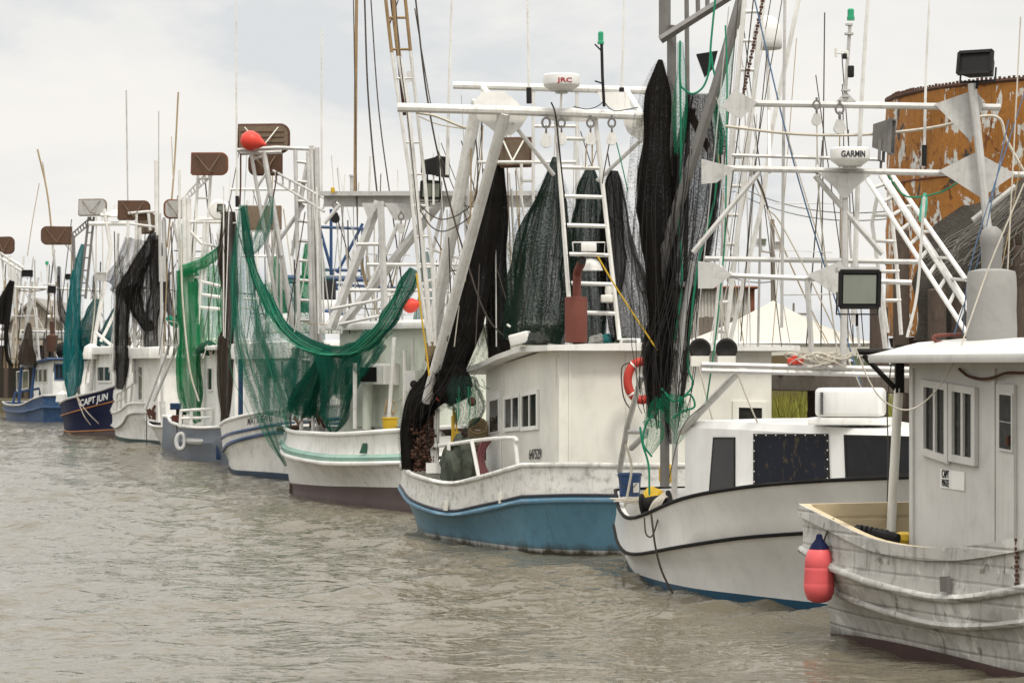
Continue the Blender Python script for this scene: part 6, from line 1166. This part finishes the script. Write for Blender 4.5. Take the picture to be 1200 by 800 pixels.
def boat_navy():
    r = thing("fishing_boat", "navy blue boat lettered CAPT JUN with orange line and moored bow", "fishing boat", W(105, 510), BOATS); d = Vector((.42, -.9, 0)).normalized()
    h = hull(r, [[(76, 506), (81, 508.5), (100, 510), (120, 511), (141, 512.5)], [(75, 503), (80, 505.5), (100, 505), (120, 504), (141, 503)], [(71, 487), (79, 484.5), (100, 478.5), (120, 473.5), (141, 468.5)], [(70, 473), (78, 468), (100, 462), (120, 457), (141, 450)]], [BROWNB, NAVY, NAVY], (-18.9, 117.4), d, 'tip', 'transom', ext=(.5, 0), deck_z=1.2, cap=ALU, capr=.055, rubs=((1, mat("orange line paint", (.38, .14, .03), .5), .035), (2, mat("orange line paint", (.38, .14, .03), .5), .03)), dY=[0, .02, .45, .55])
    L = h['L']; nn = h['n']; near = lambda li, px: min(L[li], key=lambda p: abs(600+F*p.x/p.y-px) if (p-h['P0']).dot(nn) < 0.02 else 1e9)
    a, b, c = near(3, 95), near(3, 129), near(4, 95); up = c-a; nr = Vector(((b-a).y, -(b-a).x, 0)).normalized(); nr = nr if nr.y < 0 else -nr
    lettering(r, "CAPT JUN", a+up*.22+nr*.10, b+up*.22+nr*.10, up*.62, nr, WHTXT, name="boat_name")
    pl = simplehouse(r, (106, 114), (142, 108), 2.4, 1.1, zat(415, 112), WHITE, rm=WHITE, rth=.3, over=.3); window(r, pl, [(115, 428), (131, 428), (131, 448), (115, 448)], WHITE, GLASS, .08, .06, bars=1)
    mb = MB(); mb.lathe(P(107, 414, 112.5), [(.35, -.25), (.38, 0), (.3, .3), (.1, .42), (.01, .42)], 16); mb.build("dome", WHITE, r); mb = MB(); mb.lathe(P(103, 462, 113), [(.12, 0), (.12, .5), (.01, .52)], 12); mb.build("vent", WHITE, r); mb = MB(); mb.lathe(P(74, 468, 117), [(.35, -.1), (.3, .25), (.05, .4), (.01, .4)], 14); mb.build("bow_cover", WHITE, r)
    mb = MB(); lines(mb, [[(122, 245), (130, 290), (112, 390), (105, 470)], [(118, 252), (145, 252)], [(104, 262), (148, 262)]], 113, 5, 8); lines(mb, [[(113, 390), (135, 408)], [(138, 360), (118, 400)], [(106, 410), (140, 410)]], 112.5, 4); mb.build("rig_frame", WPIPE, r); mb = MB(); mb.lathe(P(136, 254, 113), [(.3, 0), (.2, .25), (.1, .3), (.1, .5), (.01, .5)], 12); mb.build("mast_head", WHITE, r)
    mb = MB(); ladder(mb, P(107, 254, 114), P(84, 274, 114), P(108, 260, 114), P(86, 279, 114), 8, .035, .03); ladder(mb, P(104, 254, 114), P(93, 350, 114), P(110, 254, 114), P(100, 350, 114), 7, .06, .035); lines(mb, [[(86, 276), (90, 420), (93, 470)]], 114, 4, 6); mb.build("outrigger", ALUD, r)
    addrope(r, [(113, 254), (111, 360), (100, 450)], 113, 2, ROPE, "line"); floodlight(r, 117, 323, 112.5, 12, 9, .5, .2, m=ALU, lens=False, dpx=8)
    for k, s_ in enumerate(([(89, 462), (98, 486), (110, 502), (112, 507)], [(89, 462), (100, 480), (118, 498), (135, 510)])): addrope(r, s_, 112.0-.6*k, 1.8, ROPE, "mooring_line")
    clutter(r, 78, 150, 250, 430, 114.5, 22, 17)
boat_navy()
net("fishing_net", "teal net pulled tall and narrow over the navy boat's bow", TEALNET, [[(97, 286, 114, 3), (92, 310, 114, 9), (87, 345, 114, 14), (86, 390, 114, 18), (86, 425, 114, 20), (85, 450, 114, 16), (82, 466, 114, 6)]], NETS, [([(96, 290, 113.6, 6), (86, 400, 113.6, 22), (84, 460, 113.6, 16)], 7, .014, 4)], MATS["teal netting"])
net("fishing_net", "dark teal net hung in folds above the navy boat's wheelhouse", DTEALNET, [[(113, 350, 114, 5), (108, 370, 114, 18), (104, 395, 114, 22), (106, 412, 114, 20)], ([(136, 362, 113.5, 6), (130, 385, 113.5, 18), (126, 405, 113.5, 22)], {})], NETS)
net("fishing_net", "slim black net hanging behind the teal net", BLKNETT, [[(69, 312, 128, 3), (69, 340, 128, 4), (72, 365, 128, 7), (80, 380, 128, 9)], ([(111, 322, 118, 3), (110, 350, 118, 5)], {})], NETS)
def boat_left():
    r = thing("fishing_boat", "blue hulled boat with white house and blue edged roof, farthest along", "fishing boat", W(48, 494), BOATS); d = Vector((.3, -.95, 0)).normalized()
    hull(r, [[(7, 489.5), (11, 492), (26, 493.5), (38, 494.2), (50, 494.8), (75, 495)], [(4, 478), (9, 481), (24, 483), (38, 480.5), (50, 477), (75, 477)], [(3, 471), (8, 474), (24, 474.5), (38, 468), (50, 463.5), (75, 463)]], [BLUED, BLUED], (-22.6, 139.8), d, 'tip', 'tip', sharp=(4,), ext=(1.2, .2), deck_z=.9, cap=ALU, capr=.06, rubs=((1, BLUED, .07),), dY=[0, .2, .25])
    K = gp(62, 139.6); J = K-d*8.5; Lp = K+Vector((.95, .2, 0))*3.2; prismwall(r, [J, K, Lp, Lp-d*8.5], .8, [zat(426, 145), zat(421, 139.6), zat(421, 139.6), zat(426, 145)], WHITE); ps, pe = wallplane(J, K), wallplane(K, Lp)
    for a, b in ((42, 45), (46, 50), (51.5, 56)): window(r, ps, [(a, 432), (b, 431), (b, 448), (a, 449)], WHITE, GLASS, .06, .05)
    window(r, pe, [(63.5, 426), (75, 426), (75, 445), (63.5, 445)], BLUEM, GLASS, .08, .05, bars=1); window(r, ps, [(20, 435), (34, 433), (34, 455), (20, 458)], WHITE, GLASS, .05, .05, bars=1)
    o = .35; n2 = Vector((.95, .3, 0)); rp = [J-d*3-n2*o, K+d*.3-n2*o, Lp+d*.3+n2*o, Lp-d*11.5+n2*o]; roofslab(r, rp, [zat(427, 147), zat(419, 139), zat(419, 139), zat(427, 147)], .14, BLUEM, camber=.1)
    mb = MB(); lines(mb, [[(25, 430), (22, 475)], [(41, 426), (36, 470)], [(72, 422), (73, 464)]], 143, 4); mb.build("awning_post", BLUEM, r); mb = MB(); lines(mb, [[(15, 474), (18, 460), (46, 455), (47, 464)]], 143.5, 3.4); mb.build("deck_rail", BLUEM, r)
    mb = MB(); ys = random.Random(1)
    for x0, x1, y0 in ((2, 12, 296), (12, 22, 300), (30, 16, 330), (38, 24, 330), (45, 20, 325), (22, 14, 310), (34, 44, 385), (42, 46, 360), (28, 12, 300), (18, 9, 370)): lines(mb, [[(x0, y0), (x1, 425)]], 146+ys.random()*2, 3)
    lines(mb, [[(0, 296), (28, 314)], [(0, 302), (26, 318)], [(4, 336), (118, 340)], [(34, 388), (80, 389)], [(10, 300), (11, 330)], [(17, 308), (18, 380)]], 146, 3.4); lines(mb, [[(50, 333), (66, 333)], [(56, 333), (55, 310)], [(49, 330), (48, 318)]], 145, 2); mb.build("rig_frame", WPIPE, r)
    mb = MB(); lines(mb, [[(60, 268), (66, 330)], [(78, 285), (62, 268)], [(85, 295), (68, 276)]], 140, 3); mb.build("outrigger", WPIPE, r)
    for s_, w_ in (([(44, 175), (56, 230), (64, 310), (66, 335)], 3), ([(50, 190), (57, 240), (62, 300)], 1.5), ([(46, 215), (38, 260), (32, 300)], 1.3)): addrope(r, s_, 141, w_, TANROPE, "whip_aerial")
    floodlight(r, 60, 339, 140, 9, 8, .4, .1, lens=False, dpx=5); floodlight(r, 82, 324, 138, 9, 6, 0, .1, lens=False, dpx=5); floodlight(r, 32, 320, 146, 12, 7, .2, .1, lens=False, dpx=6)
    mb = MB(); mb.lathe(P(55, 310, 145), [(.1, 0), (.1, .18), (.02, .2)], 10); mb.build("green_light", GRNLENS, r); mb = MB(); mb.lathe(P(61, 412, 144), [(.3, 0), (.3, .9), (.12, 1.0), (.14, 1.7), (.01, 1.7)], 14); mb.build("exhaust_stack", RUSTD, r)
    mb = MB(); mb.box(P(60, 371, 150), .5, .3, .2, bev=.05); mb.tube([P(61, 374, 150), P(61, 386, 150)], .05); mb.build("radar_bar", WHITE, r)
    clutter(r, -5, 84, 280, 425, 146, 26, 18)
boat_left()
net("fishing_net", "black net looped along the rig of the farthest blue boat", BLKNET, [[(14, 329, 144, 4), (8, 340, 144, 6), (2, 358, 144, 9), (0, 380, 144, 8)], ([(14, 329, 143.8, 5), (10, 360, 143.8, 6), (7, 395, 143.8, 5), (9, 420, 143.8, 4), (15, 429, 143.8, 3)], {})], NETS)
net("fishing_net", "brown black net draped like a tent on the farthest blue boat's roof", BRNNET, [[(34, 378, 142.6, 3), (33, 395, 142.6, 10), (32, 415, 142.6, 17), (31, 428, 142.6, 19)]], NETS)
net("net_heap", "dark net heap on the roof beside the rusty stack, partly behind the teal net", mat("black net heap", (.02, .018, .017), .95, bump=.8), [[(66, 412, 141.5, 6), (72, 409, 141.5, 14), (82, 411, 141.5, 8)]], None, cat="net pile")
# ------------------------------------------------------- trawl doors
trawldoor("brown trawl door at the picture's left edge, nearest the gabled house", (-6, 278, 17, 297), 146, DOORW, rounded='right', yaw=-.2)
trawldoor("brown rectangular trawl door with white brace, second from the left edge", (49, 266, 84, 286), 139, DOORW, rounded='left', yaw=.15)
trawldoor("bright galvanised trawl door with brown rim above the teal net", (92, 234, 125, 252), 113.6, SILVER, rounded='right', rim=DOORT, yaw=-.2)
trawldoor("dark brown trawl door above the drooping black net", (139, 236, 175, 257), 102.6, DOORW, rounded='right', yaw=.1)
trawldoor("smaller brown trawl door hanging behind and below the dark brown one", (160, 250, 182, 273), 103.6, DOORT, rounded='right', yaw=-.3)
trawldoor("half silver half brown trawl door with a round end, left of the bright green net", (193, 235, 216, 255), 86, SILVER, rounded='left', rim=RUST, yaw=.35)
trawldoor("rusty brown trawl door right above the slate blue boat's ladder", (225, 180, 266, 204), 83.5, DOORW, rounded='right', rim=RUST, yaw=.05)
t = trawldoor("large slatted trawl door at the top of the lattice tower, behind the red buoy", (280, 147, 338, 178), 60.8, DOORT, rounded='right', slats=4, brace=CREAM, yaw=-.05)
trawldoor("reddish brown trawl door hanging just beneath the large slatted one", (293, 181, 330, 204), 61.6, DOORW, rounded='left', yaw=.1)
trawldoor("wooden trawl door tilted behind the blue boat's white frame", (586, 163, 621, 194), 44.9, DOORT, rounded=None, brace=CREAM, rim=DOORW, yaw=-.15)
t = MB(); t.prism([P(x, y, 36.8) for x, y in ((816, 64), (841, 60), (836, 80), (826, 91))], .1); tag(t.build("hatch_board", DARK, smooth=False), "small dark board hung behind the slanting spar near bright green rope", "board")
t = MB(); t.prism([P(x, y, 36.9) for x, y in ((806, 138), (812, 130), (832, 170), (828, 178))], .1); t.prism([P(x, y, 36.7) for x, y in ((805, 128), (815, 128), (814, 142), (806, 141))], .15); tag(t.build("trawl_block", RUSTD, smooth=False), "dark steel trawl block hanging low behind the slanting spar", "pulley")
# ======================================================= the bank behind
def piling(px, y0, Y, wpx, label, zb=0.2):
    top = P(px, y0, Y); R = pw(wpx, Y)/2; rnd = random.Random(int(px)); mb = MB(); hh = top.z-zb; prof = []
    for k in range(9): prof.append((R*(1.03-0.05*k/8+rnd.uniform(-.02, .02)), hh*k/8))
    prof += [(R*0.85, hh+.02), (R*.4, hh+.03), (.01, hh+.02)]; mb.lathe((top.x, Y, zb), prof, 14); tag(mb.build("piling", WOODD), label, "piling", "timber pilings along the bank")
piling(1030, 360, 45, 22, "dark timber piling close behind the floodlight and left of the orange tank", .9); piling(1056, 270, 47, 19, "tallest dark piling in front of the orange tank's left part", .9)
piling(957, 438, 47, 22, "short dark timber piling between the grass and the roof air conditioner", .5)
piling(1098, 340, 46, 22, "dark piling behind the white ladder, under the orange tank", .9); piling(1124, 345, 46.5, 18, "slim dark piling right beside the grey wrapped stack", .9); piling(1194, 290, 46, 16, "dark piling at the picture's right edge", .9); piling(1078, 436, 38, 24, "dark timber piling behind the grey boat's wheelhouse corner", -.5)
piling(985, 428, 43, 26, "broad dark piling behind the roof air conditioner", .5)
def dock():
    t = thing("dock", "weathered plank dock along the bank behind the white boat's cabin", "dock", (6.2, 44, 1.6)); mb = MB(); rnd = random.Random(6)
    a, b = Vector((EDGE(54)+.6, 54, 2.9)), Vector((EDGE(31)+.6, 31, 2.9)); d = (b-a).normalized(); nn = Vector((0, 0, 1)).cross(d); nn = nn if nn.x > 0 else -nn; L = (b-a).length; k = 0
    while k*0.26 < L: p = a+d*(k*.26)+Vector((0, 0, rnd.uniform(-.012, .012))); mb.bar(p-nn*rnd.uniform(.0, .08), p+nn*1.5, .235, .05, (0, 0, 1)); k += 1
    mb.build("decking", WOOD, t, smooth=False); mb = MB()
    for dz in (-.16,): mb.bar(a+Vector((0, 0, dz)), b+Vector((0, 0, dz)), .28, .08, nn)
    mb.bar(a+nn*1.4+Vector((0, 0, -.2)), b+nn*1.4+Vector((0, 0, -.2)), .3, .08, nn); mb.build("fascia_beam", WOOD, t, smooth=False)
    for k in range(6): p = a+d*(2.6+k*4.2)+nn*.15; mb = MB(); mb.tube([Vector((p.x, p.y, .0)), Vector((p.x, p.y, 2.7))], .15, 10); mb.build("post", WOODD, t)
dock()
def grass():
    rng = random.Random(11); v = []; f = []
    for k in range(24000):
        y = rng.uniform(50, 74); x = EDGE(y)+.9+abs(rng.gauss(0, 3.2)); h_ = rng.uniform(.8, 1.75); a = rng.random()*6.28; w_ = .022; lx, ly = rng.gauss(0, .22), rng.gauss(0, .22); o = len(v); dx, dy = math.cos(a)*w_, math.sin(a)*w_
        v += [(x-dx, y-dy, .88), (x+dx, y+dy, .88), (x+lx*.4+dx*.7, y+ly*.4+dy*.7, .9+h_*.6), (x+lx*.4-dx*.7, y+ly*.4-dy*.7, .9+h_*.6), (x+lx, y+ly, .9+h_)]; f += [[o, o+1, o+2, o+3], [o+3, o+2, o+4]]
    me = bpy.data.meshes.new("marsh_grass"); me.from_pydata(v, [], f); m = mat("marsh grass blades", (.25, .25, .045), .8, dirt=.7, dirtcol=(.36, .28, .09), scale=.8); me.materials.append(m); o = bpy.data.objects.new("marsh_grass", me); COL.objects.link(o); kind(o, "stuff")
grass()
def tank():
    t = thing("storage_tank", "big rusty orange tank with peeling grey paint standing above the bank", "tank", (13.5, 56.4, .9)); R = 5.2; c = Vector((13.5, 56.4, 0)); mb = MB(); zt, zb = 8.85, 3.7; seg = 128; rows = 24; v = []; f = []
    for i in range(rows+1):
        z = zb+(zt-zb)*i/rows
        for k in range(seg):
            a = 2*math.pi*k/seg; q = Vector((math.cos(a), math.sin(a), 0)); rr = R+.035*noise.noise(Vector((q.x*4, q.y*4, z*1.2)))+.02*noise.noise(Vector((q.x*11, q.y*11, z*3)))+(-.012 if i in (8, 16) else 0); v.append(c+q*rr+Vector((0, 0, z)))
    for i in range(rows): f += [[i*seg+k, i*seg+(k+1) % seg, (i+1)*seg+(k+1) % seg, (i+1)*seg+k] for k in range(seg)]
    mb.add(v, f); mb.build("shell", TANKM, t); mb = MB(); mb.tube([c+Vector((math.cos(6.2832*k/64)*R, math.sin(6.2832*k/64)*R, zt+.02)) for k in range(65)], .05, 6)
    rnd = random.Random(2)
    for k in range(300): a = 6.2832*k/300; mb.box(c+Vector((math.cos(a)*(R+.02), math.sin(a)*(R+.02), zt+.06+rnd.random()*.03)), .05, .03, .06, (-math.sin(a), math.cos(a), 0))
    mb.build("rim", RUSTD, t, smooth=False)
    for z in (5.3, 7.0): mb = MB(); mb.tube([c+Vector((math.cos(6.2832*k/96)*(R+.015), math.sin(6.2832*k/96)*(R+.015), z)) for k in range(97)], .025, 5); mb.build("seam", RUST, t)
    for k in range(16): a = -2.9+k*.19; z0, z1 = ((5.3, 7.0), (7.0, 8.8), (3.75, 5.3))[k % 3]; mb = MB(); mb.tube([c+Vector((math.cos(a)*(R+.012), math.sin(a)*(R+.012), z0)), c+Vector((math.cos(a)*(R+.012), math.sin(a)*(R+.012), z1))], .02, 5); mb.build("seam", RUST, t); mb = MB(); mb.lathe(c+Vector((0, 0, zb-.28)), [(.1, 0), (R*.98, .02), (R*.99, .22), (.1, .26)], 48); mb.build("tank_floor", RUSTD, t)
    mb = MB()
    for k in range(14): a = 6.2832*k/14+.1; mb.tube([c+Vector((math.cos(a)*R*.92, math.sin(a)*R*.92, .85)), c+Vector((math.cos(a)*R*.92, math.sin(a)*R*.92, zb-.2))], .17, 8); a2 = a+6.2832/14; mb.tube([c+Vector((math.cos(a)*R*.95, math.sin(a)*R*.95, 1.1)), c+Vector((math.cos(a2)*R*.95, math.sin(a2)*R*.95, zb-.4))], .06, 6)
    mb.build("stand_leg", WOODD, t); mb = MB()
    lo = c+Vector((0, 0, .9)); mb.lathe(lo, [(R*.86, 0), (R*.86, zb-1.25)], 48); mb.build("lower_shell", TANKM, t)
tank()
net("net_tarpaulin", "grey black frayed net slung over the orange tank's lower right side", netmat("grey black frayed net", (.10, .092, .08), .86, freq=34), [[(1240, 190, 47, 20), (1215, 235, 47, 50), (1190, 275, 47, 90), (1165, 315, 47.2, 130), (1160, 400, 47.4, 140)]], None, [([(1215, 220, 46.4, 40), (1170, 280, 46.2, 110), (1130, 320, 46, 140)], 60, .022, 4), ([(1235, 215, 46.2, 50), (1200, 270, 46, 120), (1150, 340, 45.8, 150)], 40, .02, 9)], mat("frayed grey strand", (0.13, 0.12, 0.105), 0.9, dirt=.7, dirtcol=(.05, .045, .04), scale=3), amp=.26, seg=64, depth=.35)
def stair():
    r = thing("ladder", "white aluminium boarding ladder with handrail propped before the orange tank", "ladder", P(1130, 400, 37)); Y0, Y1 = 38.5, 36.0; mb = MB()
    A0, A1 = P(1016, 210, Y0), P(1134, 392, Y1); B0, B1 = P(1033, 205, Y0+.3), P(1142, 372, Y1+.3); C0, C1 = P(1046, 206, Y0+.3), P(1132, 328, Y1+.4)
    mb.tube([A0, A1], .035, 8); mb.tube([B0, B1], .055, 8); mb.build("stringer", WPIPE, r); mb = MB(); mb.tube([C0, C1], .035, 8)
    for t in (.05, .3, .55, .8, 1): mb.tube([C0.lerp(C1, t), B0.lerp(B1, .02+t*.72)], .025, 6)
    mb.build("handrail", WPIPE, r); mb = MB()
    for k in range(10): t = .06+k*.095; p, q = A0.lerp(A1, t), B0.lerp(B1, t); mb.tube([p, q+Vector((.0, .1, 0))], .03, 6)
    mb.build("tread", ALU, r, smooth=False); mb = MB(); lines(mb, [[(1028, 230), (1022, 262), (1030, 320), (1040, 390)], [(1042, 228), (1050, 300), (1056, 392)], [(1024, 252), (1046, 252)], [(1026, 282), (1050, 283)], [(1032, 318), (1054, 318)], [(1038, 352), (1056, 352)]], 39, 5); mb.build("support_frame", WPIPE, r)
stair()
net("rag", "turquoise rag tied to the boarding ladder's handrail", mat("turquoise rag", (.10, .42, .31), .9), [[(1084, 226, 37.4, 3), (1083, 238, 37.4, 8), (1081, 252, 37.4, 7), (1078, 260, 37.4, 3)]], None, cat="rag", depth=.3)
def tent():
    t = thing("tent", "white peaked event tent with a cream canopy beyond the white boat", "tent", gp(912, 56)); Y = 54.0; x0, x1 = gp(800, Y).x, gp(1030, Y).x; z = zat(402, Y); y0, y1 = Y, Y+5.2; apex = Vector((gp(906, Y+2.6).x, Y+2.6, zat(352, Y+2.6))); mb = MB(); v = []; f = []; N_ = 10; ring = []
    per = [(x0+(x1-x0)*k/12, y0) for k in range(12)]+[(x1, y0+(y1-y0)*k/12) for k in range(12)]+[(x1-(x1-x0)*k/12, y1) for k in range(12)]+[(x0, y1-(y1-y0)*k/12) for k in range(12)]; n_ = len(per)
    for i in range(N_+1):
        s = i/N_
        for j, (x, y) in enumerate(per):
            q = Vector((x, y, z)).lerp(apex, s); q.z = z+(apex.z-z)*(s**1.35)+.03*math.sin(j*1.3)*s*(1-s)*2-.02*math.sin(j*math.pi/2)*(1-s)*0; v.append(q)
    v2 = [Vector((x, y, z-.25+.02*math.sin(j))) for j, (x, y) in enumerate(per)]; o = len(v); v += v2
    for i in range(N_): f += [[i*n_+j, i*n_+(j+1) % n_, (i+1)*n_+(j+1) % n_, (i+1)*n_+j] for j in range(n_)]
    f += [[o+j, o+(j+1) % n_, (j+1) % n_, j] for j in range(n_)]; mb.add(v, f); mb.build("canopy", TENT, t, angle=60); mb = MB()
    mb.tube([Vector((x, y, z)) for x, y in per]+[Vector((x0, y0, z))], .05, 6); mb.build("eave_rope", WHITE, t); mb = MB()
    for x, y in ((x0, y0), (x1, y0), (x1, y1), (x0, y1), (x0, (y0+y1)/2), (x1, (y0+y1)/2)): mb.tube([Vector((x, y, .9)), Vector((x, y, z))], .05, 8)
    mb.build("pole", WPIPE, t); mb = MB(); mb.prism([Vector((x0+.3, y1-.2, .9)), Vector((x1-.3, y1-.2, .9)), Vector((x1-.3, y1-.2, z-.2)), Vector((x0+.3, y1-.2, z-.2))], .02); mb.build("back_curtain", cloth("cream tent wall", (.66, .57, .42), .5), t)
tent()
def shack():
    t = thing("shed", "pale sided shed with rusty roof edge behind a grey board fence", "shed", gp(850, 82)); a, b = gp(800, 80), gp(881, 80); dd = (b-a).normalized(); bk = Vector((-dd.y, dd.x, 0))*5; prismwall(t, [a-dd*.6, b, b+bk, a-dd*.6+bk], .9, zat(340, 82), mat("pale corrugated siding", (.52, .50, .46), .6, dirt=.3, planks=0)); pl = wallplane(a, b); mb = MB()
    for k in range(22): p = a.lerp(b, k/21); mb.bar(p+pl[1]*.02+Vector((0, 0, .9)), p+pl[1]*.02+Vector((0, 0, zat(341, 82))), .05, .03, pl[1])
    mb.build("rib", mat("pale corrugated siding", (.5, .5, .5)), t, smooth=False); roofslab(t, [a-dd-bk*.06, b+dd*.15-bk*.06, b+dd*.15+bk*1.05, a-dd+bk*1.05], [zat(338, 82)]*4, .08, RUST); mb = MB(); mb.bar(b+pl[1]*.05+Vector((0, 0, .9)), b+pl[1]*.05+Vector((0, 0, zat(341, 82))), .16, .1, pl[1]); mb.build("corner_trim", RUST, t, smooth=False)
    mb = MB(); a, b = gp(822, 76), gp(885, 75); L = (b-a).length; dd = (b-a).normalized(); rnd = random.Random(3); k = 0; nr = Vector((dd.y, -dd.x, 0))
    while k*.17 < L: p = a+dd*k*.17; mb.bar(p+Vector((0, 0, .85)), p+Vector((0, 0, zat(371, 76)+rnd.uniform(-.04, .04))), .15, .03, nr); k += 1
    for z in (1.6, 3.6): mb.bar(a+Vector((0, .05, z)), b+Vector((0, .05, z)), .1, .05, nr)
    tag(mb.build("board_fence", WOOD, smooth=False), "grey board fence before the pale shed", "fence")
    mb = MB(); a, b = gp(896, 78), gp(922, 77)
    for k in range(6): mb.box(a.lerp(b, k/5)+Vector((0, 0, zat(372+3*(k % 2), 77.5)/2+.45)), .12, .12, zat(372+3*(k % 2), 77.5)-.9)
    mb.bar(a+Vector((0, -.05, zat(378, 77))), b+Vector((0, -.05, zat(378, 77))), .2, .08, (0, 1, 0)); tag(mb.build("post_rail_fence", WOODD, smooth=False), "dark post fence left of the white tent's peak", "fence")
shack()
def poles():
    for px, yt, Y, w_, lb in ((908, 257, 88, 6, "tall utility pole carrying two floodlights"), (848, 0, 0, 0, None), (864, 352, 150, 3, "thin distant pole above the tent's left slope"), (879, 350, 140, 3, None), (930, 355, 150, 3, "thin distant pole right of the tent peak, with crossarm")):
        if not lb: continue
        t = thing("utility_pole", lb, "pole", gp(px, Y)); mb = MB(); b = gp(px, Y)+Vector((0, 0, .9)); mb.tube([b, P(px-3 if w_ > 5 else px, yt, Y)], pw(w_, Y)/2*1.15, 10, r2=pw(w_, Y)/2*.85); mb.build("pole", WOOD, t)
        mb = MB()
        if w_ > 5: mb.tube([P(906, 296, Y), P(893, 294, Y), P(890, 288, Y)], .05); mb.tube([P(906, 290, Y), P(914, 292, Y)], .05); mb.build("bracket", ALU, t); floodlight(t, 891, 283, Y, 10, 8, .3, .2, m=ALU, dpx=8); floodlight(t, 914, 287, Y, 8, 9, -.4, .2, m=ALU, dpx=8, lens=False)
        else: mb.bar(P(px-22, yt+13, Y), P(px+20, yt+13, Y), .12, .1, (0, 1, 0)); mb.build("crossarm", WOOD, t)
    mb = MB()
    for y in (215, 224): mb.tube(sag(P(860, y, 120), P(1060, y+30, 90), .6, 16), .02, 4)
    mb.tube(sag(P(830, 308, 110), P(905, 330, 88), .3, 12), .02, 4); tag(mb.build("overhead_wire", CABLE), "thin overhead wires crossing the pale sky by the utility pole", "wire")
poles()
def farhouse():
    t = thing("house", "taupe gabled house rising behind the leftmost boats", "house", gp(45, 195)); Y = 192; a, b = gp(10, Y), gp(74, Y); ze = zat(381, Y); zp = zat(351, Y); c = gp(41, Y); bk = Vector((0, 12, 0)); mb = MB(); v = [a+Vector((0, 0, .9)), b+Vector((0, 0, .9)), b+Vector((0, 0, ze)), c+Vector((0, 0, zp)), a+Vector((0, 0, ze))]; v += [p+bk for p in v]; mb.add(v, [[0, 1, 2, 3, 4], [9, 8, 7, 6, 5], [0, 5, 6, 1], [1, 6, 7, 2], [4, 9, 5, 0]]); mb.build("wall", SIDING, t, smooth=False)
    mb = MB()
    for p, q in ((v[2], v[3]), (v[3], v[4])):
        o = (p-q).normalized()*.5*(1 if p is v[2] else 0)
        n_ = Vector((-(q-p).z, 0, (q-p).x)).normalized(); n_ = n_ if n_.z > 0 else -n_; e = (q-p).normalized(); P_ = [p-(e*.6 if p is v[2] else e*0), q+(e*.6 if q is v[4] else e*0)]; mb.prism([P_[0]+n_*.1-Vector((0, .5, 0)), P_[1]+n_*.1-Vector((0, .5, 0)), P_[1]+n_*.1+bk, P_[0]+n_*.1+bk], .16)
    mb.build("roof", mat("grey shingle", (.30, .28, .26), .9, dirt=.3), t, smooth=False); pl = wallplane(a, b); window(t, pl, [(44, 362), (48, 362), (48, 374), (44, 374)], SIDING, GLASS, .1, .08); window(t, pl, [(24, 386), (30, 386), (30, 398), (24, 398)], WHITE, GLASS, .1, .08)
    t = thing("boathouse", "long dark open boathouse with pale roof edge behind the leftmost boats", "boathouse", gp(40, 172)); Y = 172; a, b = gp(-40, Y), gp(150, Y-6); mb = MB(); z = zat(391, Y)
    roofslab(t, [a, b, b+Vector((0, 9, 0)), a+Vector((0, 9, 0))], [z]*4, .35, mat("pale roof sheet", (.42, .42, .40), .6, dirt=.3)); mb = MB(); mb.bar(a+Vector((0, 7, 2.4)), b+Vector((0, 7, 2.4)), .2, 4.2, (0, 0, 1)); mb.build("back_wall", mat("dark boathouse timber", (.07, .06, .05), .9), t, smooth=False); mb = MB()
    for k in range(9): p = a.lerp(b, k/8)+Vector((0, .3, 0)); mb.tube([p+Vector((0, 0, -.5)), p+Vector((0, 0, z-.3))], .16, 8)
    mb.build("post", WOODD, t)
farhouse()
def treeline():
    rng = random.Random(21); v = []; f = []
    for k in range(5200):
        x = rng.uniform(-150, 260); y = 330+rng.uniform(0, 60)+abs(x)*.1; top = 3.0+2.6*noise.noise(Vector((x*.03, 2, 0)))+1.6*noise.noise(Vector((x*.13, 5, 0))); z = .8+rng.random()*max(1.0, top); s = rng.uniform(.35, .9); a = rng.random()*6.28; o = len(v); q = Vector((math.cos(a), math.sin(a), rng.uniform(-.6, .6))); u = q.orthogonal().normalized()*s; w_ = q.normalized().cross(u)
        c = Vector((x, y, z)); v += [c-u-w_*.6, c+u-w_*.5, c+u*.7+w_*.7, c-u*.6+w_*.8]; f.append([o, o+1, o+2, o+3])
    me = bpy.data.meshes.new("distant_trees"); me.from_pydata([tuple(p) for p in v], [], f); me.materials.append(mat("distant foliage", (.075, .09, .05), .9, dirt=.4, dirtcol=(.04, .05, .03), scale=.2)); o = bpy.data.objects.new("distant_treeline", me); COL.objects.link(o); kind(o, "stuff")
treeline()
